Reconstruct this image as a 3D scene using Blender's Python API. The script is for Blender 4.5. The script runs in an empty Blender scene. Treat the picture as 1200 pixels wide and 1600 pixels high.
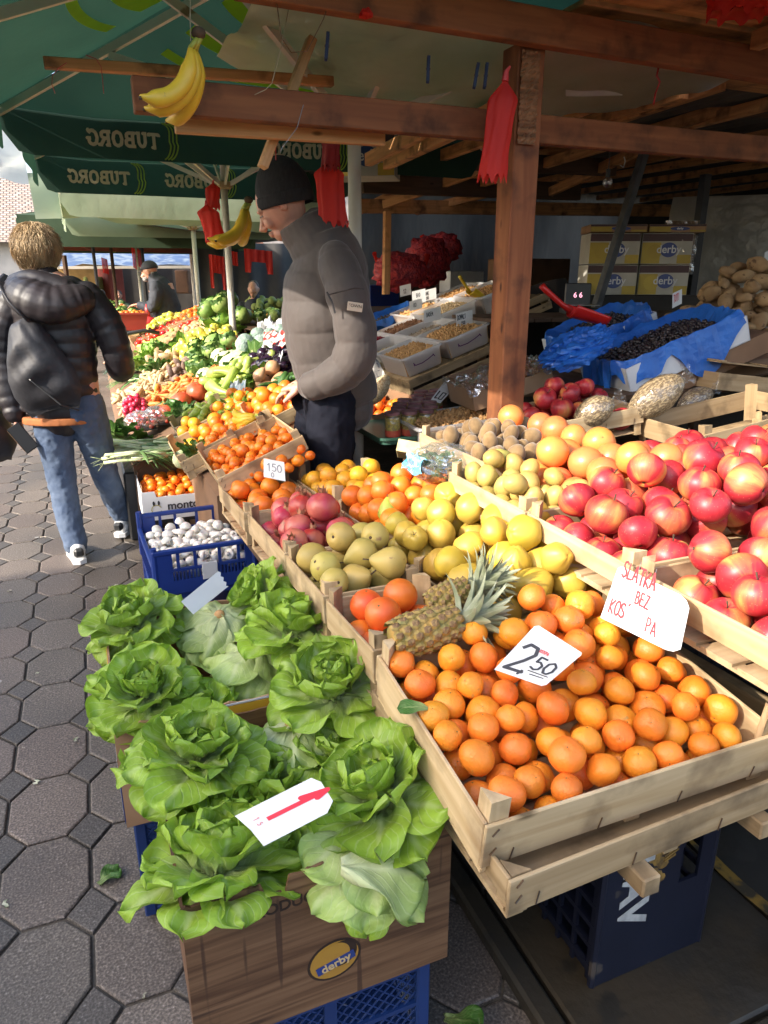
import bpy, bmesh, math, random
import numpy as np
from mathutils import Vector, Matrix, Euler
S = bpy.context.scene
R = math.radians
# ------------------------------------------------ camera, light, exposure
# world axes: X = across the stall (away from the aisle), Y = along the row of stalls, Z = up
AZ = R(22.3); PITCH = R(18.4)
cd = bpy.data.cameras.new('camera'); cam = bpy.data.objects.new('camera', cd)
S.collection.objects.link(cam); S.camera = cam
cam.location = (0, 0, 1.5); cam.rotation_euler = (R(90)-PITCH, 0, -AZ)
cd.sensor_fit = 'VERTICAL'; cd.sensor_height = 24.0; cd.lens = 1110/1600*24.0
cd.clip_start = 0.02; cd.clip_end = 400
SUN_EL = R(31); SUN_AZ = R(14)       # from the aisle side, a little behind the viewer
sd = Vector((-math.cos(SUN_AZ)*math.cos(SUN_EL), -math.sin(SUN_AZ)*math.cos(SUN_EL), math.sin(SUN_EL)))
W = bpy.data.worlds.new('World'); S.world = W; W.use_nodes = True
nt = W.node_tree; nt.nodes.clear()
sky = nt.nodes.new('ShaderNodeTexSky'); sky.sky_type = 'NISHITA'; sky.sun_disc = False; sky.dust_density = 3.0; sky.ozone_density = 0.6
sky.sun_elevation = SUN_EL; sky.sun_rotation = math.atan2(sd.x, sd.y)
bg = nt.nodes.new('ShaderNodeBackground'); bg.inputs[1].default_value = 0.15
wo = nt.nodes.new('ShaderNodeOutputWorld')
nt.links.new(sky.outputs[0], bg.inputs[0]); nt.links.new(bg.outputs[0], wo.inputs[0])
sl = bpy.data.lights.new('sun', 'SUN'); sl.energy = 2.3; sl.angle = R(0.5); sl.color = (1.0, 0.93, 0.82)
sun = bpy.data.objects.new('sun', sl); S.collection.objects.link(sun)
sun.rotation_euler = sd.to_track_quat('Z', 'Y').to_euler(); sun.location = (-6, -2, 8)
S.view_settings.view_transform = 'Standard'; S.view_settings.look = 'None'
S.view_settings.gamma = 1; S.view_settings.exposure = 1.9
S.cycles.max_bounces = 7; S.cycles.diffuse_bounces = 4; S.cycles.transparent_max_bounces = 12
S.cycles.transmission_bounces = 4; S.cycles.glossy_bounces = 3
S.cycles.sample_clamp_indirect = 6; S.cycles.use_denoising = True
S.cycles.caustics_reflective = False; S.cycles.caustics_refractive = False

# ------------------------------------------------ helpers
rnd = random.Random(7)
C = S.collection
def link(o, parent=None):
    C.objects.link(o)
    if parent: o.parent = parent
    return o
def tag(o, label=None, cat=None, group=None, kind=None):
    if label: o['label'] = label
    if cat: o['category'] = cat
    if group: o['group'] = group
    if kind: o['kind'] = kind
    return o
def thing(name, label, cat, loc=(0,0,0), rot=(0,0,0), group=None):
    o = bpy.data.objects.new(name, None); o.location = loc; o.rotation_euler = rot
    o.empty_display_size = .05
    link(o); return tag(o, label, cat, group)
class MB:
    """collects polygons; build() links them as one mesh object"""
    def __init__(s): s.v=[]; s.f=[]; s.m=[]; s.uv=[]; s.has=False
    def add(s, V, Fc, mi=0, M=None, uv=None):
        n=len(s.v)
        for p in V:
            p=Vector(p)
            s.v.append(tuple(M@p) if M is not None else tuple(p))
        s.uv += list(uv) if uv is not None else [(0,0)]*len(V)
        if uv is not None: s.has=True
        for q in Fc: s.f.append(tuple(i+n for i in q)); s.m.append(mi)
        return s
    def box(s, x0,x1,y0,y1,z0,z1, mi=0, M=None, ch=0.0):
        if ch<=0:
            V=[(x0,y0,z0),(x1,y0,z0),(x1,y1,z0),(x0,y1,z0),(x0,y0,z1),(x1,y0,z1),(x1,y1,z1),(x0,y1,z1)]
            F_=[(0,3,2,1),(4,5,6,7),(0,1,5,4),(1,2,6,5),(2,3,7,6),(3,0,4,7)]
            return s.add(V,F_,mi,M)
        bm=bmesh.new(); bmesh.ops.create_cube(bm,size=1)
        for q in bm.verts: q.co=((x0+x1)/2+q.co.x*(x1-x0),(y0+y1)/2+q.co.y*(y1-y0),(z0+z1)/2+q.co.z*(z1-z0))
        bmesh.ops.bevel(bm,geom=bm.edges[:],offset=min(ch,.45*min(x1-x0,y1-y0,z1-z0)),segments=1,affect='EDGES')
        bm.verts.index_update()
        s.add([q.co[:] for q in bm.verts],[[w.index for w in f.verts] for f in bm.faces],mi,M); bm.free(); return s
    def tube(s, pts, rad, n=8, mi=0, M=None, caps=True, sq=None):
        pts=[Vector(p) for p in pts]
        if not hasattr(rad,'__len__'): rad=[rad]*len(pts)
        V=[]; U_=[]; up=None
        for i,p in enumerate(pts):
            d=(pts[min(i+1,len(pts)-1)]-pts[max(i-1,0)])
            d=d.normalized() if d.length>1e-9 else Vector((0,0,1))
            if up is None:
                up=Vector((0,0,1)) if abs(d.z)<.9 else Vector((1,0,0))
            a=d.cross(up).normalized(); b=a.cross(d).normalized(); up=b
            ra=rad[i]; rb=ra
            if hasattr(ra,'__len__'): ra,rb=ra
            for k in range(n):
                t=2*math.pi*k/n + (math.pi/4 if n==4 else 0)
                V.append(p+a*(math.cos(t)*ra)+b*(math.sin(t)*rb)); U_.append((k/n,i/max(1,len(pts)-1)))
        Fc=[]
        for i in range(len(pts)-1):
            for k in range(n):
                k2=(k+1)%n; Fc.append((i*n+k,i*n+k2,(i+1)*n+k2,(i+1)*n+k))
        if caps: Fc.append(tuple(range(n))[::-1]); Fc.append(tuple((len(pts)-1)*n+k for k in range(n)))
        return s.add(V,Fc,mi,M,U_)
    def bar(s,a,b,w,h=None,mi=0,up=(0,0,1),M=None,ch=0.0):
        """straight bar of rectangular section from a to b"""
        a=Vector(a);b=Vector(b);d=(b-a);L=d.length;d.normalize();h=h or w
        x=Vector(up).cross(d)
        if x.length<1e-6: x=Vector((1,0,0))
        x.normalize();y=d.cross(x)
        B=Matrix.Identity(4)
        for i in range(3): B[i][0]=d[i];B[i][1]=x[i];B[i][2]=y[i];B[i][3]=a[i]
        if M is not None: B=M@B
        return s.box(0,L,-w/2,w/2,-h/2,h/2,mi,B,ch)
    def sph(s, c, r, n=12, m=8, mi=0, M=None, f=None):
        rx,ry,rz = r if hasattr(r,'__len__') else (r,r,r)
        V=[];Fc=[];U_=[]
        for j in range(m+1):
            t=math.pi*j/m
            for k in range(n):
                p=2*math.pi*k/n
                d=Vector((math.sin(t)*math.cos(p),math.sin(t)*math.sin(p),math.cos(t)))
                q=Vector((d.x*rx,d.y*ry,d.z*rz))
                if f: q=f(q,d)
                V.append(Vector(c)+q);U_.append((k/n,j/m))
        for j in range(m):
            for k in range(n):
                k2=(k+1)%n
                Fc.append((j*n+k,(j+1)*n+k,(j+1)*n+k2,j*n+k2))
        return s.add(V,Fc,mi,M,U_)
    def grid(s, nx, ny, fn, mi=0, M=None, th=0.0):
        """surface fn(u,v)->point; th gives it thickness"""
        V=[];U_=[]
        for j in range(ny+1):
            for i in range(nx+1):
                V.append(Vector(fn(i/nx,j/ny)));U_.append((i/nx,j/ny))
        Fc=[(j*(nx+1)+i,j*(nx+1)+i+1,(j+1)*(nx+1)+i+1,(j+1)*(nx+1)+i) for j in range(ny) for i in range(nx)]
        return s.add(V,Fc,mi,M,U_)
    def mesh(s,name,mats,smooth=False,merge=0.0):
        me=bpy.data.meshes.new(name); me.from_pydata(s.v,[],s.f)
        for m_ in (mats if isinstance(mats,(list,tuple)) else [mats]): me.materials.append(m_)
        me.polygons.foreach_set('material_index',s.m)
        if s.has:
            ul=me.uv_layers.new(name='UVMap'); idx=np.zeros(len(me.loops),dtype=np.int32)
            me.loops.foreach_get('vertex_index',idx)
            ul.data.foreach_set('uv',np.array(s.uv,dtype=np.float32)[idx].ravel())
        if merge>0:
            bm=bmesh.new();bm.from_mesh(me);bmesh.ops.remove_doubles(bm,verts=bm.verts[:],dist=merge);bm.to_mesh(me);bm.free()
        if smooth: me.polygons.foreach_set('use_smooth',[True]*len(me.polygons))
        me.update(); return me
    def build(s,name,mats,parent=None,smooth=False,loc=(0,0,0),rot=(0,0,0),merge=0.0):
        o=bpy.data.objects.new(name,s.mesh(name,mats,smooth,merge)); o.location=loc; o.rotation_euler=rot
        return link(o,parent)
def mobj(name,me,parent=None,loc=(0,0,0),rot=(0,0,0),sc=None):
    o=bpy.data.objects.new(name,me); o.location=loc; o.rotation_euler=rot
    if sc: o.scale=sc if hasattr(sc,'__len__') else (sc,)*3
    return link(o,parent)
def solid(o,th,off=0):
    m=o.modifiers.new('thick','SOLIDIFY'); m.thickness=th; m.offset=off; return o
def copy_tree(o, parent=None):
    c=o.copy(); link(c,parent)
    if parent: c.matrix_parent_inverse=o.matrix_parent_inverse
    for ch in [q for q in KIDS.get(o.name,[])]: copy_tree(ch,c)
    return c
KIDS={}
def rec(o):
    KIDS[o.name]=list(o.children)
    for ch in o.children: rec(ch)
def T(x=0,y=0,z=0,rx=0,ry=0,rz=0,s=1):
    return Matrix.Translation((x,y,z))@Euler((rx,ry,rz)).to_matrix().to_4x4()@Matrix.Scale(s,4)
def wb(x,y,z):   # smooth pseudo noise
    return (math.sin(x*1.7+y*2.3+z*1.1+.5)+math.sin(x*3.1-y*1.3+z*2.9+1.7)*.6+math.sin(-x*5.3+y*4.7+z*3.7+.3)*.35)/1.95

# ------------------------------------------------ materials
MATS={}
def M_(name):
    m=bpy.data.materials.new(name); m.use_nodes=True; n=m.node_tree; n.nodes.clear()
    return m,n
def nd(n,t,**kw):
    q=n.nodes.new(t)
    for k,v in kw.items():
        if k.startswith('i_'):
            q.inputs[k[2:].replace('_',' ')].default_value=v
        else: setattr(q,k,v)
    return q
def c4(c): return (c[0],c[1],c[2],1)
def ramp(n,stops,interp='LINEAR'):
    r=n.nodes.new('ShaderNodeValToRGB'); r.color_ramp.interpolation=interp; e=r.color_ramp.elements
    while len(e)<len(stops): e.new(.5)
    for q,(p,c) in zip(e,stops): q.position=p; q.color=c4(c) if len(c)==3 else c
    return r
def pm(name, a, b=None, scale=6., rough=.6, rough2=None, bump=0., bscale=40., bdist=.002, spec=.5, stretch=None, detail=4, objvar=0., huevar=0., sss=0., trans=0., alpha=None, metal=0., coat=0., coord='Object', spots=None, lo=.35, hi=.65, sheen=0.):
    """noise-mixed principled material; trans = share of translucent light"""
    if name in MATS: return MATS[name]
    m,n=M_(name); L=n.links.new
    out=nd(n,'ShaderNodeOutputMaterial'); p=nd(n,'ShaderNodeBsdfPrincipled')
    tc=nd(n,'ShaderNodeTexCoord'); oi=nd(n,'ShaderNodeObjectInfo')
    mp=nd(n,'ShaderNodeMapping'); L(tc.outputs[coord],mp.inputs[0])
    if stretch: mp.inputs['Scale'].default_value=stretch
    va=nd(n,'ShaderNodeVectorMath',operation='ADD'); L(mp.outputs[0],va.inputs[0])
    vs=nd(n,'ShaderNodeVectorMath',operation='SCALE'); vs.inputs[0].default_value=(7.3,5.1,9.7); L(oi.outputs['Random'],vs.inputs['Scale']); L(vs.outputs[0],va.inputs[1])
    nz=nd(n,'ShaderNodeTexNoise'); nz.inputs['Scale'].default_value=scale; nz.inputs['Detail'].default_value=detail; L(va.outputs[0],nz.inputs['Vector'])
    b=b or tuple(x*.75 for x in a)
    r=ramp(n,[(lo,a),(hi,b)]); L(nz.outputs['Fac'],r.inputs[0]); col=r.outputs[0]
    if spots:   # (colour, scale, threshold)
        v=nd(n,'ShaderNodeTexNoise'); v.inputs['Scale'].default_value=spots[1]; v.inputs['Detail'].default_value=3; L(va.outputs[0],v.inputs['Vector'])
        r2=ramp(n,[(spots[2],(0,0,0)),(min(1,spots[2]+.05),(1,1,1))]); L(v.outputs['Fac'],r2.inputs[0])
        mx=nd(n,'ShaderNodeMix',data_type='RGBA'); L(r2.outputs[0],mx.inputs[0]); L(col,mx.inputs[6]); mx.inputs[7].default_value=c4(spots[0]); col=mx.outputs[2]
    if objvar or huevar:
        h=nd(n,'ShaderNodeHueSaturation'); L(col,h.inputs['Color'])
        for (nm,amp,c0,mul) in (('Value',objvar,1.,1.),('Hue',huevar,.5,7.31)):
            if amp:
                mm=nd(n,'ShaderNodeMath',operation='MULTIPLY'); L(oi.outputs['Random'],mm.inputs[0]); mm.inputs[1].default_value=mul
                fr=nd(n,'ShaderNodeMath',operation='FRACT'); L(mm.outputs[0],fr.inputs[0])
                ma=nd(n,'ShaderNodeMath',operation='MULTIPLY_ADD'); L(fr.outputs[0],ma.inputs[0]); ma.inputs[1].default_value=2*amp; ma.inputs[2].default_value=c0-amp
                L(ma.outputs[0],h.inputs[nm])
        col=h.outputs[0]
    L(col,p.inputs['Base Color'])
    p.inputs['Roughness'].default_value=rough; p.inputs['Specular IOR Level'].default_value=spec; p.inputs['Metallic'].default_value=metal
    if rough2 is not None:
        mr=nd(n,'ShaderNodeMapRange'); L(nz.outputs['Fac'],mr.inputs[0]); mr.inputs[1].default_value=.3;mr.inputs[2].default_value=.7;mr.inputs[3].default_value=rough;mr.inputs[4].default_value=rough2; L(mr.outputs[0],p.inputs['Roughness'])
    if coat: p.inputs['Coat Weight'].default_value=coat; p.inputs['Coat Roughness'].default_value=.15
    if sheen: p.inputs['Sheen Weight'].default_value=sheen
    if sss:
        p.inputs['Subsurface Weight'].default_value=sss; p.inputs['Subsurface Radius'].default_value=(.012,.006,.003); p.inputs['Subsurface Scale'].default_value=.6
    if bump:
        nb=nd(n,'ShaderNodeTexNoise'); nb.inputs['Scale'].default_value=bscale; nb.inputs['Detail'].default_value=3; L(va.outputs[0],nb.inputs['Vector'])
        bp=nd(n,'ShaderNodeBump'); bp.inputs['Strength'].default_value=bump; bp.inputs['Distance'].default_value=bdist; L(nb.outputs['Fac'],bp.inputs['Height']); L(bp.outputs[0],p.inputs['Normal'])
    sh=p.outputs[0]
    if trans:
        t=nd(n,'ShaderNodeBsdfTranslucent'); L(col,t.inputs[0]); mx=nd(n,'ShaderNodeMixShader'); mx.inputs[0].default_value=trans; L(sh,mx.inputs[1]); L(t.outputs[0],mx.inputs[2]); sh=mx.outputs[0]
    if alpha is not None:
        t=nd(n,'ShaderNodeBsdfTransparent'); mx=nd(n,'ShaderNodeMixShader'); L(t.outputs[0],mx.inputs[1]); L(sh,mx.inputs[2])
        ar=nd(n,'ShaderNodeMapRange'); L(nz.outputs['Fac'],ar.inputs[0]); ar.inputs[1].default_value=.3; ar.inputs[2].default_value=.7; ar.inputs[3].default_value=alpha[0]; ar.inputs[4].default_value=alpha[1]; L(ar.outputs[0],mx.inputs[0]); sh=mx.outputs[0]
    L(sh,out.inputs[0]); MATS[name]=m; return m
def wood(name,a,b,grain=1.,knots=True,rough=.7,dirt=(.05,.04,.03),dirtamt=.62):
    """sawn board: grain along local X, knots and grime patches, every board its own offset"""
    if name in MATS: return MATS[name]
    m,n=M_(name); L=n.links.new
    out=nd(n,'ShaderNodeOutputMaterial'); p=nd(n,'ShaderNodeBsdfPrincipled'); tc=nd(n,'ShaderNodeTexCoord'); oi=nd(n,'ShaderNodeObjectInfo')
    vs=nd(n,'ShaderNodeVectorMath',operation='SCALE'); vs.inputs[0].default_value=(17.3,25.1,19.7); L(oi.outputs['Random'],vs.inputs['Scale'])
    va=nd(n,'ShaderNodeVectorMath',operation='ADD'); L(tc.outputs['Object'],va.inputs[0]); L(vs.outputs[0],va.inputs[1])
    mp=nd(n,'ShaderNodeMapping'); mp.inputs['Scale'].default_value=(2.2,38*grain,38*grain); L(va.outputs[0],mp.inputs[0])
    nz=nd(n,'ShaderNodeTexNoise'); nz.inputs['Scale'].default_value=1.; nz.inputs['Detail'].default_value=6; nz.inputs['Distortion'].default_value=.6; L(mp.outputs[0],nz.inputs['Vector'])
    r=ramp(n,[(.3,a),(.5,tuple((x+y)/2 for x,y in zip(a,b))),(.7,b)]); L(nz.outputs['Fac'],r.inputs[0])
    n2=nd(n,'ShaderNodeTexNoise'); n2.inputs['Scale'].default_value=9.; n2.inputs['Detail'].default_value=5; L(va.outputs[0],n2.inputs['Vector'])
    r2=ramp(n,[(dirtamt,(0,0,0)),(dirtamt+.2,(.75,.75,.75))]); L(n2.outputs['Fac'],r2.inputs[0])
    mx=nd(n,'ShaderNodeMix',data_type='RGBA'); L(r2.outputs[0],mx.inputs[0]); L(r.outputs[0],mx.inputs[6]); mx.inputs[7].default_value=c4(dirt); col=mx.outputs[2]
    if knots:
        mk=nd(n,'ShaderNodeMapping'); mk.inputs['Scale'].default_value=(3.5,9,9); L(va.outputs[0],mk.inputs[0])
        vo=nd(n,'ShaderNodeTexVoronoi'); vo.inputs['Scale'].default_value=1.3; L(mk.outputs[0],vo.inputs['Vector'])
        r3=ramp(n,[(.045,(1,1,1)),(.11,(0,0,0))]); L(vo.outputs['Distance'],r3.inputs[0])
        mx2=nd(n,'ShaderNodeMix',data_type='RGBA'); L(r3.outputs[0],mx2.inputs[0]); L(col,mx2.inputs[6]); mx2.inputs[7].default_value=c4(tuple(x*.35 for x in b)); col=mx2.outputs[2]
    h=nd(n,'ShaderNodeHueSaturation'); L(col,h.inputs['Color'])
    ma=nd(n,'ShaderNodeMath',operation='MULTIPLY_ADD'); L(oi.outputs['Random'],ma.inputs[0]); ma.inputs[1].default_value=.3; ma.inputs[2].default_value=.82; L(ma.outputs[0],h.inputs['Value'])
    L(h.outputs[0],p.inputs['Base Color']); p.inputs['Roughness'].default_value=rough; p.inputs['Specular IOR Level'].default_value=.3
    bp=nd(n,'ShaderNodeBump'); bp.inputs['Strength'].default_value=.35; bp.inputs['Distance'].default_value=.002; L(nz.outputs['Fac'],bp.inputs['Height']); L(bp.outputs[0],p.inputs['Normal'])
    L(p.outputs[0],out.inputs[0]); MATS[name]=m; return m
def clear_plastic(name,tint=(.9,.92,.95),amt=.25,rough=.12,milky=.15):
    """thin clear film: mostly see-through, crumpled glints, a little milky"""
    if name in MATS: return MATS[name]
    m,n=M_(name); L=n.links.new
    out=nd(n,'ShaderNodeOutputMaterial'); g=nd(n,'ShaderNodeBsdfGlossy'); g.inputs['Roughness'].default_value=rough; g.inputs[0].default_value=(1,1,1,1)
    t=nd(n,'ShaderNodeBsdfTransparent'); t.inputs[0].default_value=c4(tint); d=nd(n,'ShaderNodeBsdfDiffuse'); d.inputs[0].default_value=c4(tint)
    tr=nd(n,'ShaderNodeBsdfTranslucent'); tr.inputs[0].default_value=c4(tint); md=nd(n,'ShaderNodeMixShader'); md.inputs[0].default_value=.5; L(d.outputs[0],md.inputs[1]); L(tr.outputs[0],md.inputs[2])
    nz=nd(n,'ShaderNodeTexNoise'); nz.inputs['Scale'].default_value=22; nz.inputs['Distortion'].default_value=1.5; tc=nd(n,'ShaderNodeTexCoord'); L(tc.outputs['Object'],nz.inputs['Vector'])
    bp=nd(n,'ShaderNodeBump'); bp.inputs['Strength'].default_value=.9; bp.inputs['Distance'].default_value=.01; L(nz.outputs['Fac'],bp.inputs['Height']); L(bp.outputs[0],g.inputs['Normal'])
    a=nd(n,'ShaderNodeMixShader'); a.inputs[0].default_value=milky; L(t.outputs[0],a.inputs[1]); L(md.outputs[0],a.inputs[2])
    b=nd(n,'ShaderNodeMixShader'); b.inputs[0].default_value=amt; L(a.outputs[0],b.inputs[1]); L(g.outputs[0],b.inputs[2])
    L(b.outputs[0],out.inputs[0]); MATS[name]=m; return m

WCR = wood('crate_wood',(.62,.47,.28),(.43,.29,.145),dirt=(.16,.10,.055),dirtamt=.5)
WCR2= wood('old_crate_wood',(.48,.35,.2),(.3,.2,.1),dirt=(.09,.06,.035),dirtamt=.5)
WBM = wood('beam_wood',(.30,.115,.045),(.17,.055,.022),grain=.7,dirt=(.05,.02,.012),dirtamt=.5)
WBL = wood('pale_batten_wood',(.62,.38,.18),(.42,.22,.09),dirt=(.2,.1,.04))
WDK = wood('dark_wood',(.10,.055,.03),(.05,.028,.016),grain=.6)
WMID= wood('rafter_wood',(.70,.36,.15),(.42,.20,.08),dirt=(.04,.02,.012),dirtamt=.5)  # tone raised to stand in for bounce light under the roof
CARD= pm('cardboard',(.36,.22,.12),(.28,.16,.085),scale=5,rough=.85,bump=.1,bscale=60,objvar=.08)
CARDK=pm('kraft_dark',(.22,.125,.07),(.16,.09,.05),scale=5,rough=.85,objvar=.05)
WHITECARD=pm('white_card',(.62,.63,.65),(.52,.53,.55),scale=4,rough=.6,spots=((.38,.37,.36),7,.66))
PAPER=pm('paper',(.74,.74,.74),(.66,.66,.65),scale=8,rough=.6,trans=.1,spots=((.5,.48,.46),20,.68))
INK = pm('black_ink',(.02,.02,.025),(.03,.03,.035),rough=.4)
RED_INK=pm('red_ink',(.55,.03,.04),(.62,.06,.06),rough=.5,scale=60)
STEEL=pm('staple_steel',(.12,.1,.09),(.2,.12,.07),rough=.45,metal=.7,scale=50)
POLE= pm('white_pole',(.66,.64,.58),(.56,.53,.46),scale=5,rough=.45,spots=((.3,.2,.12),9,.68))
BLUEP=pm('blue_plastic',(.012,.035,.19),(.016,.045,.23),scale=5,rough=.38,spots=((.08,.08,.09),14,.7))
BLUEP2=pm('worn_blue_plastic',(.010,.035,.14),(.008,.028,.11),scale=5,rough=.45,spots=((.1,.1,.1),10,.66))
REDNET=pm('red_net',(.75,.035,.02),(.6,.02,.012),scale=30,rough=.6,trans=.45,alpha=(.8,1.0),stretch=(1,1,.2))
BLACKP=pm('black_plastic',(.02,.02,.022),(.035,.035,.035),rough=.45)
# ------------------------------------------------ fruit and vegetable materials
ORANGE=pm('mandarin_peel',(.82,.27,.022),(.74,.19,.015),scale=16,rough=.44,bump=.6,bscale=330,bdist=.0016,objvar=.14,huevar=.013,spec=.5,spots=((.45,.22,.05),34,.69),lo=.3,hi=.7)
TANGER=pm('tangerine_peel',(.80,.23,.018),(.74,.165,.012),scale=14,rough=.4,bump=.3,bscale=420,bdist=.0012,objvar=.10,huevar=.008)
BLOODO=pm('red_orange_peel',(.76,.18,.025),(.70,.12,.018),scale=16,rough=.4,bump=.25,bscale=380,bdist=.001,objvar=.12,huevar=.008)
ORAN2=pm('orange_peel',(.80,.25,.02),(.75,.18,.015),scale=12,rough=.4,bump=.3,bscale=340,bdist=.0014,objvar=.08,huevar=.012)
LEMON=pm('yellow_orange_peel',(.72,.37,.025),(.66,.29,.02),scale=12,rough=.42,bump=.3,bscale=340,bdist=.0012,objvar=.08,huevar=.012)
GRAPEF=pm('grapefruit_peel',(.70,.27,.06),(.66,.17,.06),scale=9,rough=.36,bump=.2,bscale=300,bdist=.001,objvar=.08,huevar=.012)
QUINCE=pm('quince_skin',(.56,.37,.04),(.44,.29,.04),scale=14,rough=.45,bump=.15,bscale=60,objvar=.08,huevar=.012,spots=((.2,.11,.04),26,.71))
PEARM=pm('pale_pear_skin',(.50,.36,.09),(.38,.29,.075),scale=12,rough=.48,bump=.12,bscale=70,objvar=.1,huevar=.015,spots=((.26,.15,.06),30,.68))
GPEAR=pm('green_pear_skin',(.42,.46,.06),(.34,.4,.05),scale=12,rough=.42,spots=((.2,.2,.04),60,.68),objvar=.06)
KIWI=pm('kiwi_skin',(.27,.17,.07),(.18,.105,.04),scale=30,rough=.85,bump=.3,bscale=260,objvar=.14,sheen=.4)
POTATO=pm('potato_skin',(.42,.27,.13),(.3,.18,.085),scale=16,rough=.85,bump=.3,bscale=80,objvar=.15,spots=((.14,.08,.04),24,.64))
POM=pm('pomegranate_skin',(.42,.03,.045),(.58,.18,.11),scale=13,rough=.36,bump=.12,bscale=90,objvar=.12,huevar=.012,spots=((.42,.24,.12),16,.64),lo=.42,hi=.68)
MUSH=pm('mushroom_skin',(.80,.77,.72),(.70,.65,.57),scale=24,rough=.6,objvar=.06,sss=.15)
TOMATO=pm('tomato_skin',(.62,.035,.02),(.55,.06,.02),scale=9,rough=.22,objvar=.1,huevar=.01)
YELLOWV=pm('yellow_pepper_skin',(.62,.56,.08),(.5,.5,.08),scale=12,rough=.3,objvar=.12,huevar=.02)
LIGHTG=pm('light_green_skin',(.42,.5,.12),(.3,.42,.08),scale=16,rough=.4,objvar=.14,huevar=.02)
CUKE=pm('cucumber_skin',(.04,.1,.025),(.07,.15,.035),scale=30,rough=.35,bump=.2,bscale=120,objvar=.15)
AUBER=pm('aubergine_skin',(.018,.008,.02),(.03,.012,.03),scale=6,rough=.15,coat=.4)
CARROT=pm('carrot_skin',(.66,.22,.05),(.55,.16,.03),scale=40,rough=.55,objvar=.15,huevar=.015,spots=((.4,.18,.08),30,.65))
PARSN=pm('parsnip_skin',(.58,.42,.24),(.45,.3,.15),scale=30,rough=.65,objvar=.15,spots=((.25,.15,.08),30,.62))
CAULI=pm('cauliflower_curd',(.62,.58,.36),(.5,.52,.26),scale=40,rough=.7,bump=.9,bscale=60,bdist=.01,objvar=.08)
CABB=pm('cabbage_leaf',(.32,.42,.12),(.16,.28,.06),scale=16,rough=.45,bump=.5,bscale=40,bdist=.004,objvar=.15,huevar=.015)
SQUASH=pm('red_squash_skin',(.60,.08,.03),(.5,.11,.05),scale=9,rough=.35,objvar=.1)
RADISH=pm('radish_skin',(.58,.015,.06),(.66,.06,.12),scale=18,rough=.3,objvar=.12)
BEET=pm('dark_root_skin',(.16,.1,.08),(.24,.16,.12),scale=18,rough=.7,objvar=.2)
ONION=pm('red_onion_skin',(.32,.03,.05),(.42,.08,.07),scale=12,rough=.4,objvar=.2)
BANANA=pm('banana_skin',(.72,.46,.035),(.62,.42,.03),scale=8,rough=.42,objvar=.05,spots=((.3,.18,.05),45,.72),stretch=(1,1,1))
BANG=pm('banana_green_end',(.26,.32,.05),(.4,.38,.05),scale=18,rough=.5)
STEMM=pm('dry_stem',(.09,.055,.03),(.05,.03,.015),scale=60,rough=.9)
CALYX=pm('calyx_green',(.16,.17,.05),(.09,.1,.03),scale=60,rough=.8)
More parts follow.
